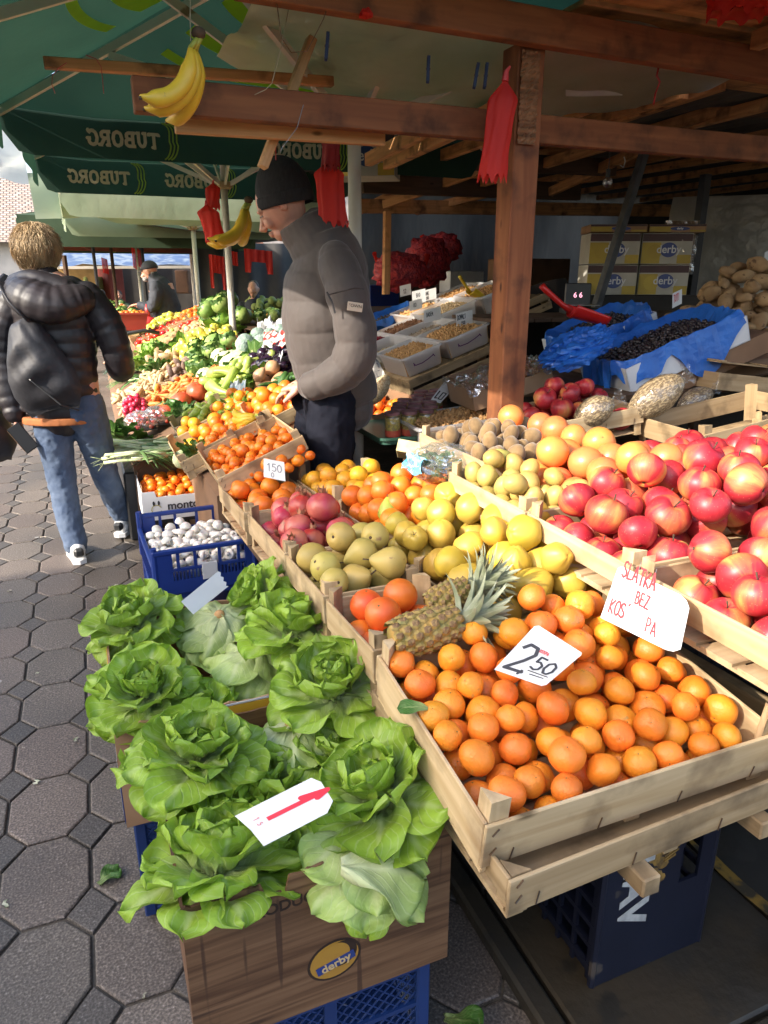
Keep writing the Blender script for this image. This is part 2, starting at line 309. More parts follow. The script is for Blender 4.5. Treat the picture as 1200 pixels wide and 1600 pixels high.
def apple_mat():
    m,n=M_('apple_skin'); L=n.links.new
    out=nd(n,'ShaderNodeOutputMaterial'); p=nd(n,'ShaderNodeBsdfPrincipled'); tc=nd(n,'ShaderNodeTexCoord'); oi=nd(n,'ShaderNodeObjectInfo')
    vs=nd(n,'ShaderNodeVectorMath',operation='SCALE'); vs.inputs[0].default_value=(7.3,5.1,9.7); L(oi.outputs['Random'],vs.inputs['Scale'])
    va=nd(n,'ShaderNodeVectorMath',operation='ADD'); L(tc.outputs['Object'],va.inputs[0]); L(vs.outputs[0],va.inputs[1])
    n1=nd(n,'ShaderNodeTexNoise'); n1.inputs['Scale'].default_value=11; n1.inputs['Detail'].default_value=3; L(va.outputs[0],n1.inputs['Vector'])
    # streaks run pole to pole: noise of direction round the axis
    sx=nd(n,'ShaderNodeSeparateXYZ'); L(tc.outputs['Object'],sx.inputs[0]); at=nd(n,'ShaderNodeMath',operation='ARCTAN2'); L(sx.outputs[1],at.inputs[0]); L(sx.outputs[0],at.inputs[1])
    cs=nd(n,'ShaderNodeMath',operation='COSINE'); L(at.outputs[0],cs.inputs[0]); sn=nd(n,'ShaderNodeMath',operation='SINE'); L(at.outputs[0],sn.inputs[0])
    cb=nd(n,'ShaderNodeCombineXYZ'); L(cs.outputs[0],cb.inputs[0]); L(sn.outputs[0],cb.inputs[1]); mz=nd(n,'ShaderNodeMath',operation='MULTIPLY'); L(sx.outputs[2],mz.inputs[0]); mz.inputs[1].default_value=5; L(mz.outputs[0],cb.inputs[2])
    vb=nd(n,'ShaderNodeVectorMath',operation='ADD'); L(cb.outputs[0],vb.inputs[0]); L(vs.outputs[0],vb.inputs[1])
    n2=nd(n,'ShaderNodeTexNoise'); n2.inputs['Scale'].default_value=7; n2.inputs['Detail'].default_value=5; L(vb.outputs[0],n2.inputs['Vector'])
    n3=nd(n,'ShaderNodeTexNoise'); n3.inputs['Scale'].default_value=.9; n3.inputs['Detail'].default_value=1; L(vb.outputs[0],n3.inputs['Vector'])
    a1=nd(n,'ShaderNodeMath',operation='MULTIPLY_ADD'); L(n2.outputs[0],a1.inputs[0]); a1.inputs[1].default_value=.24; L(n3.outputs[0],a1.inputs[2])
    a2=nd(n,'ShaderNodeMath',operation='MULTIPLY_ADD'); L(n1.outputs[0],a2.inputs[0]); a2.inputs[1].default_value=.75; L(a1.outputs[0],a2.inputs[2])
    r=ramp(n,[(.62,(.27,.010,.020)),(.80,(.43,.028,.035)),(.95,(.54,.14,.05)),(1.0,(.54,.35,.09))]); 
    mr=nd(n,'ShaderNodeMapRange'); L(a2.outputs[0],mr.inputs[0]); mr.inputs[1].default_value=.50; mr.inputs[2].default_value=1.44; L(mr.outputs[0],r.inputs[0])
    r.color_ramp.elements[0].position=.28; r.color_ramp.elements[1].position=.52; r.color_ramp.elements[2].position=.70; r.color_ramp.elements[3].position=.86
    dt=nd(n,'ShaderNodeTexVoronoi'); dt.inputs['Scale'].default_value=150; L(va.outputs[0],dt.inputs['Vector'])
    rd=ramp(n,[(.06,(1,1,1)),(.16,(0,0,0))]); L(dt.outputs['Distance'],rd.inputs[0])
    mx=nd(n,'ShaderNodeMix',data_type='RGBA'); ms=nd(n,'ShaderNodeMath',operation='MULTIPLY'); L(rd.outputs[0],ms.inputs[0]); ms.inputs[1].default_value=.45; L(ms.outputs[0],mx.inputs[0]); L(r.outputs[0],mx.inputs[6]); mx.inputs[7].default_value=(.72,.4,.24,1)
    h=nd(n,'ShaderNodeHueSaturation'); L(mx.outputs[2],h.inputs['Color']); ma=nd(n,'ShaderNodeMath',operation='MULTIPLY_ADD'); L(oi.outputs['Random'],ma.inputs[0]); ma.inputs[1].default_value=.3; ma.inputs[2].default_value=.85; L(ma.outputs[0],h.inputs['Value'])
    L(h.outputs[0],p.inputs['Base Color']); p.inputs['Roughness'].default_value=.43; p.inputs['Coat Weight'].default_value=.0; p.inputs['Coat Roughness'].default_value=.2
    L(p.outputs[0],out.inputs[0]); return m
APPLE=apple_mat()
def leaf_mat(name,base,vein,edge,trans=.28,bump=.5,bs=55):
    m,n=M_(name); L=n.links.new
    out=nd(n,'ShaderNodeOutputMaterial'); p=nd(n,'ShaderNodeBsdfPrincipled'); uv=nd(n,'ShaderNodeUVMap'); tc=nd(n,'ShaderNodeTexCoord'); oi=nd(n,'ShaderNodeObjectInfo')
    sp=nd(n,'ShaderNodeSeparateXYZ'); L(uv.outputs[0],sp.inputs[0])
    # a = |u-.5|*2 ; midrib fading along v
    s1=nd(n,'ShaderNodeMath',operation='SUBTRACT'); L(sp.outputs[0],s1.inputs[0]); s1.inputs[1].default_value=.5
    ab=nd(n,'ShaderNodeMath',operation='ABSOLUTE'); L(s1.outputs[0],ab.inputs[0])
    # side veins: sin((v - .9a)*f)
    m1=nd(n,'ShaderNodeMath',operation='MULTIPLY_ADD'); L(ab.outputs[0],m1.inputs[0]); m1.inputs[1].default_value=-1.1; L(sp.outputs[1],m1.inputs[2])
    nz=nd(n,'ShaderNodeTexNoise'); nz.inputs['Scale'].default_value=30; L(tc.outputs['Object'],nz.inputs['Vector'])
    m1b=nd(n,'ShaderNodeMath',operation='MULTIPLY_ADD'); L(nz.outputs[0],m1b.inputs[0]); m1b.inputs[1].default_value=.12; L(m1.outputs[0],m1b.inputs[2])
    m2=nd(n,'ShaderNodeMath',operation='MULTIPLY'); L(m1b.outputs[0],m2.inputs[0]); m2.inputs[1].default_value=40
    m3=nd(n,'ShaderNodeMath',operation='SINE'); L(m2.outputs[0],m3.inputs[0])
    rv=ramp(n,[(.80,(0,0,0)),(1.,(.62,.62,.62))]); L(m3.outputs[0],rv.inputs[0])
    rr=ramp(n,[(.0,(1,1,1)),(.03,(.7,.7,.7)),(.075,(0,0,0))]); L(ab.outputs[0],rr.inputs[0])
    mxv=nd(n,'ShaderNodeMath',operation='MAXIMUM'); L(rv.outputs[0],mxv.inputs[0]); L(rr.outputs[0],mxv.inputs[1])
    fade=ramp(n,[(.05,(1,1,1)),(.95,(.25,.25,.25))]); L(sp.outputs[1],fade.inputs[0])
    mf=nd(n,'ShaderNodeMath',operation='MULTIPLY'); L(mxv.outputs[0],mf.inputs[0]); L(fade.outputs[0],mf.inputs[1])
    # pale base -> green edge
    rb=ramp(n,[(.0,vein),(.28,tuple((x+y)/2 for x,y in zip(vein,base))),(.55,base),(1.,edge)]); L(sp.outputs[1],rb.inputs[0])
    n2=nd(n,'ShaderNodeTexNoise'); n2.inputs['Scale'].default_value=9; n2.inputs['Detail'].default_value=4; L(tc.outputs['Object'],n2.inputs['Vector'])
    hs=nd(n,'ShaderNodeHueSaturation'); mv=nd(n,'ShaderNodeMath',operation='MULTIPLY_ADD'); L(n2.outputs[0],mv.inputs[0]); mv.inputs[1].default_value=.9; mv.inputs[2].default_value=.55; L(mv.outputs[0],hs.inputs['Value']); L(rb.outputs[0],hs.inputs['Color'])
    h2=nd(n,'ShaderNodeHueSaturation'); L(hs.outputs[0],h2.inputs['Color']); mo=nd(n,'ShaderNodeMath',operation='MULTIPLY_ADD'); L(oi.outputs['Random'],mo.inputs[0]); mo.inputs[1].default_value=.25; mo.inputs[2].default_value=.88; L(mo.outputs[0],h2.inputs['Value'])
    mx=nd(n,'ShaderNodeMix',data_type='RGBA'); L(mf.outputs[0],mx.inputs[0]); L(h2.outputs[0],mx.inputs[6]); mx.inputs[7].default_value=c4(vein)
    L(mx.outputs[2],p.inputs['Base Color']); p.inputs['Roughness'].default_value=.42; p.inputs['Specular IOR Level'].default_value=.4
    vo=nd(n,'ShaderNodeTexNoise'); vo.inputs['Scale'].default_value=bs; vo.inputs['Detail'].default_value=2; L(tc.outputs['Object'],vo.inputs['Vector'])
    mb=nd(n,'ShaderNodeMath',operation='MULTIPLY_ADD'); L(mf.outputs[0],mb.inputs[0]); mb.inputs[1].default_value=.5; L(vo.outputs[0],mb.inputs[2])
    bp=nd(n,'ShaderNodeBump'); bp.inputs['Strength'].default_value=bump; bp.inputs['Distance'].default_value=.006; L(mb.outputs[0],bp.inputs['Height']); L(bp.outputs[0],p.inputs['Normal'])
    t=nd(n,'ShaderNodeBsdfTranslucent'); L(mx.outputs[2],t.inputs[0]); ms=nd(n,'ShaderNodeMixShader'); ms.inputs[0].default_value=trans; L(p.outputs[0],ms.inputs[1]); L(t.outputs[0],ms.inputs[2]); L(ms.outputs[0],out.inputs[0])
    MATS[name]=m; return m
LETT=leaf_mat('lettuce_leaf',(.33,.48,.06),(.60,.68,.36),(.27,.43,.04))
LETTP=leaf_mat('lettuce_leaf_underside',(.42,.52,.19),(.66,.70,.42),(.33,.47,.11))
GREENL=leaf_mat('green_leaf',(.07,.17,.03),(.3,.38,.14),(.05,.14,.02),bs=90)

# ------------------------------------------------ fruit meshes
def shp(kind,seed=0):
    s=seed*3.7+1
    def common(q,d,a): return q*(1+a*wb(d.x*1.3+s,d.y*1.3-s,d.z*1.3+s*.5))
    if kind=='apple':
        def f(q,d):
            st=math.hypot(d.x,d.y); r=q.length
            w=1+.07*d.z-.05*d.z*d.z
            lob=1+.018*math.cos(5*math.atan2(d.y,d.x)+s)*(0.4-d.z*.6)
            q=Vector((q.x*w*lob,q.y*w*lob,q.z*.9))
            q.z-= r*.30*math.exp(-(st/.26)**2) if d.z>0 else -r*.2*math.exp(-(st/.22)**2)
            return common(q,d,.025)
    elif kind=='citrus':
        def f(q,d):
            st=math.hypot(d.x,d.y); r=q.length; q=Vector((q.x,q.y,q.z*.96))
            if d.z>0: q.z-=r*.05*math.exp(-(st/.12)**2)
            else: q.z+=r*.03*math.exp(-(st/.1)**2)
            return common(q,d,.02)
    elif kind=='mandarin':
        def f(q,d):
            st=math.hypot(d.x,d.y); r=q.length; a=math.atan2(d.y,d.x)
            q=Vector((q.x,q.y,q.z*.86))*(1+.02*math.cos(9*a+s)*st*(1-st*.8)+.012*math.cos(4*a+s*2))
            if d.z>0: q.z+=r*(.07*math.exp(-(st/.3)**2)-.10*math.exp(-(st/.10)**2))
            else: q.z+=r*.06*math.exp(-(st/.16)**2)
            return common(q,d,.04)
    elif kind=='pear':
        def f(q,d):
            t=(d.z+1)/2; w=1.0-.46*max(0,t-.42)**1.2*1.9+.0
            q=Vector((q.x*w,q.y*w,q.z*1.12+ (0)))
            st=math.hypot(d.x,d.y); r=q.length
            if d.z<0: q.z+=r*.12*math.exp(-(st/.2)**2)
            return common(q,d,.05)
    elif kind=='bosc':
        def f(q,d):
            t=(d.z+1)/2; w=1.05-.78*max(0,t-.4)**1.0
            q=Vector((q.x*w,q.y*w,q.z*1.3)); return common(q,d,.04)
    elif kind=='quince':
        def f(q,d):
            st=math.hypot(d.x,d.y); r=q.length; a=math.atan2(d.y,d.x); t=(d.z+1)/2
            w=1-.22*max(0,t-.5)**1*1.6
            q=Vector((q.x*w,q.y*w,q.z*1.04))*(1+.04*math.cos(5*a+s)*(.3+abs(d.z))*st)
            if d.z<0: q.z+=r*.24*math.exp(-(st/.2)**2)
            else: q.z-=r*.08*math.exp(-(st/.12)**2)
            return common(q,d,.06)
    elif kind=='kiwi':
        def f(q,d): return common(Vector((q.x*.9,q.y*.85,q.z*1.12)),d,.04)
    elif kind=='potato':
        def f(q,d): return common(Vector((q.x*.82,q.y*.72,q.z*1.25)),d,.12)
    elif kind=='pom':
        def f(q,d):
            a=math.atan2(d.y,d.x); st=math.hypot(d.x,d.y); r=q.length
            q=q*(1+.035*math.cos(6*a+s)*st); q.z*=.93
            if d.z>.8: q.z+=r*.10*math.exp(-(st/.2)**2)
            return common(q,d,.04)
    elif kind=='tomato':
        def f(q,d):
            st=math.hypot(d.x,d.y); r=q.length; q=Vector((q.x,q.y,q.z*.82))
            if d.z>0: q.z-=r*.14*math.exp(-(st/.2)**2)
            return common(q,d,.03)
    elif kind=='mush':
        def f(q,d):
            if d.z<-.15: q.z=-q.length*.15*(1)+ (q.z+q.length*.15)*.15
            return common(Vector((q.x,q.y,q.z*.85)),d,.05)
    elif kind=='squash':
        def f(q,d):
            a=math.atan2(d.y,d.x); st=math.hypot(d.x,d.y); r=q.length
            q=Vector((q.x,q.y,q.z*.85))*(1-.05*abs(math.cos(5*a))*st)
            if d.z>0:q.z-=r*.12*math.exp(-(st/.25)**2)
            return common(q,d,.03)
    elif kind=='pepper':
        def f(q,d):
            a=math.atan2(d.y,d.x); t=(d.z+1)/2
            q=Vector((q.x,q.y,q.z*1.35))*(1+.06*math.cos(4*a+s)); w=.72+.35*t; q.x*=w;q.y*=w
            st=math.hypot(d.x,d.y)
            if d.z>0:q.z-=q.length*.18*math.exp(-(st/.3)**2)
            return common(q,d,.08)
    else:
        def f(q,d): return common(q,d,.04)
    return f
def fruit_mesh(name,kind,mat,r,hi=True,seed=0,stem=None,dark=None):
    b=MB(); n,m=(24,18) if hi else (14,10)
    b.sph((0,0,0),r,n,m,0,None,shp(kind,seed))
    mats=[mat]
    if stem=='apple':
        mats.append(STEMM); b.tube([(0,0,r*.5),(r*.03,0,r*.75),(r*.1,.0,r*1.02)],[r*.035,r*.03,r*.045],6,1)
        b.sph((0,0,-r*.71),(r*.13,r*.13,r*.06),8,4,1)
    elif stem=='star':
        mats.append(CALYX)
        b.sph((0,0,r*.80),(r*.13,r*.13,r*.05),7,4,1); b.tube([(0,0,r*.78),(0,0,r*.88)],[r*.06,r*.04],5,1)
    elif stem=='button':
        mats.append(CALYX); b.sph((0,0,r*.9),(r*.09,r*.09,r*.04),6,4,1)
    elif stem=='calyx':   # dark blossom end, below
        mats.append(STEMM); b.sph((0,0,-r*.80),(r*.17,r*.17,r*.09),8,4,1)
        for k in range(5):
            a=k*1.257+seed; b.tube([(math.cos(a)*r*.1,math.sin(a)*r*.1,-r*.84),(math.cos(a)*r*.22,math.sin(a)*r*.22,-r*.97)],[r*.05,r*.015],4,1)
    elif stem=='pear':
        mats.append(STEMM); b.tube([(0,0,r*1.0),(r*.08,0,r*1.25),(r*.2,0,r*1.5)],[r*.05,r*.04,r*.05],6,1)
        b.sph((0,0,-r*.95),(r*.14,r*.14,r*.08),8,4,1)
    elif stem=='mush':
        b.tube([(0,0,-r*.1),(0,0,-r*.7)],[r*.42,r*.38],8,0)
    elif stem=='green':
        mats.append(CALYX)
        for k in range(5):
            a=k*1.257; b.tube([(0,0,r*.7),(math.cos(a)*r*.3,math.sin(a)*r*.3,r*.78),(math.cos(a)*r*.5,math.sin(a)*r*.5,r*.74)],[r*.07,r*.06,r*.01],4,1)
        b.tube([(0,0,r*.65),(r*.04,0,r*1.0)],[r*.06,r*.05],5,1)
    return b.mesh(name,mats,True)
def pack(W_,D_,floor,r,heap,nmax,seed=1,tries=420,jit=.06,cx=0,cy=0,poly=None,wallz=None,prev=None):
    """drop balls one by one into the lowest pocket that stays under heap(x,y)"""
    g=np.random.RandomState(seed); P=np.zeros((0,4)) if prev is None else np.array(prev).reshape(-1,4)
    outp=[]; hw=W_/2; hd=D_/2; fails=0
    while len(outp)<nmax and fails<22:
        rr=r*(1+jit*g.uniform(-1,1))
        x=g.uniform(-hw+rr,hw-rr,tries)+cx; y=g.uniform(-hd+rr,hd-rr,tries)+cy
        z=np.full(tries,floor+rr)
        if len(P):
            dx=x[:,None]-P[None,:,0]; dy=y[:,None]-P[None,:,1]; s=rr+P[None,:,3]; q=s*s*.93-dx*dx-dy*dy
            zz=np.where(q>0,P[None,:,2]+np.sqrt(np.maximum(q,0)),-9); z=np.maximum(z,zz.max(1))
        h=np.array([heap(a,b) for a,b in zip(x,y)])
        ok=z+rr<=h
        if poly is not None: ok&=np.array([poly(a,b) for a,b in zip(x,y)])
        if not ok.any(): fails+=1; continue
        z2=np.where(ok,z+.018*(x-cx+hw)+.018*(y-cy+hd),1e9); i=int(np.argmin(z2)); p=(x[i],y[i],z[i],rr)
        P=np.vstack([P,[p]]); outp.append(p)
    return outp
def cull(pts,r,heap,k=3.3):
    # leave out fruit buried under at least two others
    res=[]
    for p in pts:
        up=[q for q in pts if q[2]>p[2]+r*.8 and (q[0]-p[0])**2+(q[1]-p[1])**2<(1.25*r)**2]
        if not(len(up)>=2 and max(q[2] for q in up)>p[2]+2.2*r): res.append(p)
    return res
EYES=[Vector((dx*math.cos(AZ),-dx*math.sin(AZ),1.5+dz)) for dx,dz in ((0,0),(-.5,0),(.5,0),(0,.3))]
def in_view(pts,M):
    """which balls of a heap show past the others from where people stand; the buried ones are left out"""
    if len(pts)<6: return [True]*len(pts)
    s=M.to_scale()[0]; Ce=np.array([tuple(M@Vector(p[:3])) for p in pts]); Rr=np.array([p[3] for p in pts])*s*.93
    seen=np.zeros(len(pts),bool)
    for e in EYES:
        e=np.array(e); D=Ce-e; L_=np.linalg.norm(D,axis=1); dn=D/L_[:,None]; a=np.cross(dn,(0,0,1)); a/=np.linalg.norm(a,axis=1)[:,None]; b_=np.cross(a,dn)
        for u,v in [(0,0)]+[(q*math.cos(k*.785),q*math.sin(k*.785)) for q in (.5,.9) for k in range(8)]:
            T_=Ce+a*(u*Rr)[:,None]+b_*(v*Rr)[:,None]; q=T_-e; ql=np.linalg.norm(q,axis=1); q/=ql[:,None]
            t=(Ce[None]-e)@q.T if False else np.einsum('jk,ik->ij',Ce-e,q)     # ray i, ball j
            d2=(np.linalg.norm(Ce-e,axis=1)**2)[None]-t**2
            hit=(d2<Rr[None]**2)&(t<ql[:,None]-Rr[:,None]*.6); np.fill_diagonal(hit,False); seen|=~hit.any(1)
    return list(seen)
def scatter(meshes,pts,r0,M,name,label,cat,group,up=.5,seed=3,lay=False,kids=None,relab=None):
    """one top-level object per fruit; its parts (kids) come along"""
    g=random.Random(seed); res=[]; vis=in_view(pts,M)
    for i,p in enumerate(pts):
        me=meshes[g.randrange(len(meshes))]; s=p[3]/r0
        ang=g.uniform(0,6.283); tilt=(g.gauss(0,up) if not lay else math.pi/2+g.gauss(0,.35)); spin=g.uniform(0,6.28)
        if not vis[i]: continue
        o=mobj(name,me)
        o.matrix_world=M@Matrix.Translation(p[:3])@Matrix.Rotation(ang,4,'Z')@Matrix.Rotation(tilt,4,'X')@Matrix.Rotation(spin,4,'Z')@Matrix.Scale(s,4)
        tag(o,label,cat,group)
        if kids:
            for nm,km in kids: mobj(nm,km,o)
        res.append(o)
    return res
# ------------------------------------------------ wooden fruit crates
BOARDS={}
def board(Lx,w,th,seed=0,ch=.0015):
    k=(round(Lx,3),round(w,3),round(th,3))
    if k not in BOARDS:
        b=MB(); b.box(-Lx/2,Lx/2,-th/2,th/2,0,w,0,None,ch); BOARDS[k]=b
    return BOARDS[k]
def crate(label,W_,D_,H_,loc,rot=(0,0,0),mat=None,group='wooden fruit crates of the stall',post=.030,front=None,side=None,nails=True,name='fruit_crate',posts=(1,1,1,1),stub=None,bs=.74):
    t=thing(name,label,'crate',loc,rot,group); m=mat or WCR; th=.007
    bh=H_*.80*bs
    for s,nm in ((-1,'front'),(1,'back')):
        hh=front if (front and s<0) else bh
        o=board(W_,hh,th).build('side_board',m,t,loc=(0,s*(D_/2-th/2),H_-hh),rot=(0,R(rnd.uniform(-.45,.45)),0))
        if nails and s<0:
            nb=MB()
            for k in range(4):
                x=-W_/2+.05+k*(W_-.1)/3
                for dx in ((0,) if 0<k<3 else (0,)):
                    nb.tube([(x+dx,-D_/2-.0015,H_-hh+.002),(x+dx+.004,-D_/2-.0015,H_-hh+.026)],.0012,5)
            for zz in (.3,.75):
                nb.tube([(-W_/2+.012,-D_/2-.0015,H_-hh+hh*zz),(-W_/2+.022,-D_/2-.0015,H_-hh+hh*zz+.012)],.0014,5)
            nb.build('staple',STEEL,t)
    sh=side or bh
    for s in (-1,1):
        o=board(D_-2*th-.001,sh,th).build('side_board',m,t,loc=(s*(W_/2-th/2),0,H_-sh+rnd.uniform(-.001,.001)),rot=(R(rnd.uniform(-.8,.8)),0,math.pi/2))
    k=0
    for sx in (-1,1):
        for sy in (-1,1):
            if posts[k]:
                b=MB(); x=sx*(W_/2-th-.0005); y=sy*(D_/2-th-.0005); q=.034
                V=[(x,y,.0),(x-sx*q,y,0),(x,y-sy*q,0)]; V+=[(a,c_,H_+post) for a,c_,_ in V]
                Fc=[(0,2,1),(3,4,5),(0,1,4,3),(1,2,5,4),(2,0,3,5)]
                if sx*sy<0: Fc=[f[::-1] for f in Fc]
                # grain runs up the post: build along X, stand it up
                V2=[(z,yy-y,-(xx-x)) for xx,yy,z in V]
                b.add(V2,Fc); b.build('corner_post',m,t,loc=(x,y,0),rot=(0,-math.pi/2,0))
            k+=1
    b=MB(); n=5 if D_>.3 else 4; w=(D_-.02)/n*.86
    for i in range(n):
        y=-D_/2+.01+(i+.5)*(D_-.02)/n; b.box(-W_/2+.004,W_/2-.004,y-w/2,y+w/2,.004,.010,0,None)
    for x in (-W_/2+.02,0,W_/2-.02): b.box(x-.015,x+.015,-D_/2+.008,D_/2-.008,-.003,.0035)
    b.build('base_slats',m,t)
    return t, T(*loc,*rot)
# ------------------------------------------------ measured points of the photograph -> world
def ray(px,py):
    a=(px-600)/1110; b=(800-py)/1110
    f=math.cos(PITCH)+b*math.sin(PITCH); z=b*math.cos(PITCH)-math.sin(PITCH)
    return Vector((a*math.cos(AZ)+f*math.sin(AZ), f*math.cos(AZ)-a*math.sin(AZ), z))
def Gz(px,py,z): r=ray(px,py); t=(z-1.5)/r.z; return Vector((r.x*t,r.y*t,z))
def Vx(px,py,x): r=ray(px,py); t=x/r.x; return Vector((x,r.y*t,1.5+r.z*t))
def Uy(px,py,y): r=ray(px,py); t=y/r.y; return Vector((r.x*t,y,1.5+r.z*t))

# ------------------------------------------------ ground
def pave_mat():
    m,n=M_('paver_concrete'); L=n.links.new
    out=nd(n,'ShaderNodeOutputMaterial'); p=nd(n,'ShaderNodeBsdfPrincipled'); tc=nd(n,'ShaderNodeTexCoord'); at=nd(n,'ShaderNodeAttribute'); at.attribute_name='tone'
    n1=nd(n,'ShaderNodeTexNoise'); n1.inputs['Scale'].default_value=170; n1.inputs['Detail'].default_value=3; L(tc.outputs['Object'],n1.inputs['Vector'])
    n2=nd(n,'ShaderNodeTexNoise'); n2.inputs['Scale'].default_value=1.3; n2.inputs['Detail'].default_value=5; L(tc.outputs['Object'],n2.inputs['Vector'])
    r1=ramp(n,[(.36,(.078,.065,.052)),(.55,(.150,.126,.102)),(.68,(.24,.205,.17)),(.74,(.36,.33,.30))]); L(n1.outputs[0],r1.inputs[0])
    mx=nd(n,'ShaderNodeMix',data_type='RGBA',blend_type='MULTIPLY'); mx.inputs[0].default_value=1; L(r1.outputs[0],mx.inputs[6]); L(at.outputs['Color'],mx.inputs[7])
    r2=ramp(n,[(.35,(.72,.70,.68)),(.62,(1.12,1.1,1.1))]); L(n2.outputs[0],r2.inputs[0])
    m2=nd(n,'ShaderNodeMix',data_type='RGBA',blend_type='MULTIPLY'); m2.inputs[0].default_value=1; L(mx.outputs[2],m2.inputs[6]); L(r2.outputs[0],m2.inputs[7])
    # pale droppings and gum
    vo=nd(n,'ShaderNodeTexVoronoi'); vo.inputs['Scale'].default_value=3.3; vo.inputs['Randomness'].default_value=1; L(tc.outputs['Object'],vo.inputs['Vector'])
    nn=nd(n,'ShaderNodeTexNoise'); nn.inputs['Scale'].default_value=30; L(tc.outputs['Object'],nn.inputs['Vector'])
    ad=nd(n,'ShaderNodeMath',operation='MULTIPLY_ADD'); L(nn.outputs[0],ad.inputs[0]); ad.inputs[1].default_value=.05; L(vo.outputs['Distance'],ad.inputs[2])
    rs=ramp(n,[(.062,(.8,.8,.8)),(.072,(0,0,0))]); L(ad.outputs[0],rs.inputs[0])
    m3=nd(n,'ShaderNodeMix',data_type='RGBA'); L(rs.outputs[0],m3.inputs[0]); L(m2.outputs[2],m3.inputs[6]); m3.inputs[7].default_value=(.34,.32,.29,1)
    L(m3.outputs[2],p.inputs['Base Color'])
    rr=nd(n,'ShaderNodeMapRange'); L(n2.outputs[0],rr.inputs[0]); rr.inputs[1].default_value=.3; rr.inputs[2].default_value=.7; rr.inputs[3].default_value=.5; rr.inputs[4].default_value=.78; L(rr.outputs[0],p.inputs['Roughness'])
    bp=nd(n,'ShaderNodeBump'); bp.inputs['Strength'].default_value=.55; bp.inputs['Distance'].default_value=.0025; L(n1.outputs[0],bp.inputs['Height']); L(bp.outputs[0],p.inputs['Normal'])
    L(p.outputs[0],out.inputs[0]); return m
PAVE=pave_mat()
JOINT=pm('joint_sand',(.06,.05,.04),(.10,.085,.065),scale=60,rough=.95)
def pavers():
    px,py=.222,.291; g=random.Random(5)
    V=[];Fc=[];tone=[]
    def stone(poly,z,tn):
        n=len(poly); cx=sum(p[0] for p in poly)/n; cy=sum(p[1] for p in poly)/n
        tx,ty=g.gauss(0,.006),g.gauss(0,.006); dz=g.gauss(0,.0006)
        rings=[(1.0,-.02),(1.0,-.0045),(.975,-.0008),(.95,0)]
        b=len(V)
        for s,h in rings:
            for x,y in poly:
                x+=.0016*wb(x*31,y*27,1); y+=.0016*wb(x*29,y*33,4)
                X=cx+(x-cx)*s; Y=cy+(y-cy)*s; V.append((X,Y,z+h+dz+(X-cx)*tx+(Y-cy)*ty)); tone.append(tn)
        for k in range(3):
            for i in range(n):
                j=(i+1)%n; Fc.append((b+k*n+i,b+k*n+j,b+(k+1)*n+j,b+(k+1)*n+i))
        Fc.append(tuple(b+3*n+i for i in range(n)))
    x0=-.155-20*px; y0=1.835-7*py
    gx,gy=.0042,.0042; q=.062; qy=.078
    for i in range(32):
        for j in range(58):
            X=x0+i*px; Y=y0+j*py
            if Y>9 and X<-3.2: continue
            t=g.uniform(.82,1.12); red=g.uniform(.97,1.05)
            # octagon between four small squares
            cx=X+px/2; cy=Y+py/2; hx=px/2-gx; hy=py/2-gy
            stone([(cx-hx,cy-py/2+qy),(cx-px/2+q,cy-hy),(cx+px/2-q,cy-hy),(cx+hx,cy-py/2+qy),(cx+hx,cy+py/2-qy),(cx+px/2-q,cy+hy),(cx-px/2+q,cy+hy),(cx-hx,cy+py/2-qy)],0,(t*red,t*.98,t*.97))
            t=g.uniform(.62,.8); d=.0052
            stone([(X-q+d,Y),(X,Y-qy+d),(X+q-d,Y),(X,Y+qy-d)],0,(t*.93,t*.96,t*1.0))
    me=bpy.data.meshes.new('pavement'); me.from_pydata(V,[],Fc); me.materials.append(PAVE)
    ca=me.color_attributes.new('tone','FLOAT_COLOR','POINT'); ca.data.foreach_set('color',np.array([(*t,1) for t in tone],dtype=np.float32).ravel())
    me.update(); tag(link(bpy.data.objects.new('pavement',me)),kind='structure')
pavers()
b=MB(); b.box(-150,150,-60,240,-.3,-.009); tag(b.build('ground',JOINT),kind='structure')
# stall floor: dirty slabs, worn yellow edge, colours darkened to give under-stall shade
SLAB=pm('dirty_shaded_concrete',(.014,.012,.008),(.040,.030,.018),scale=3.2,rough=.75,rough2=.4,bump=.5,bscale=35,bdist=.006,spots=((.02,.017,.012),9,.56))
YEL=pm('worn_yellow_paint',(.20,.12,.02),(.035,.028,.016),scale=22,rough=.6,lo=.45,hi=.56,detail=6)
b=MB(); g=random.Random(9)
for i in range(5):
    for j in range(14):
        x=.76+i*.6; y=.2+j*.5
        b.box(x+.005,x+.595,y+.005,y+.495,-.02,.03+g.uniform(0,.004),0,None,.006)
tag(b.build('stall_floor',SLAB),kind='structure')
b=MB(); b.box(.70,.752,-.2,3.4,-.02,.037,0,None,.008); tag(b.build('kerb',SLAB),kind='structure')
b=MB(); b.grid(2,60,lambda u,v:(1.36+.035*u+.012*wb(v*9,0,0),.25+v*2.4,.0365+0*v)); tag(b.build('yellow_line',YEL),kind='structure')

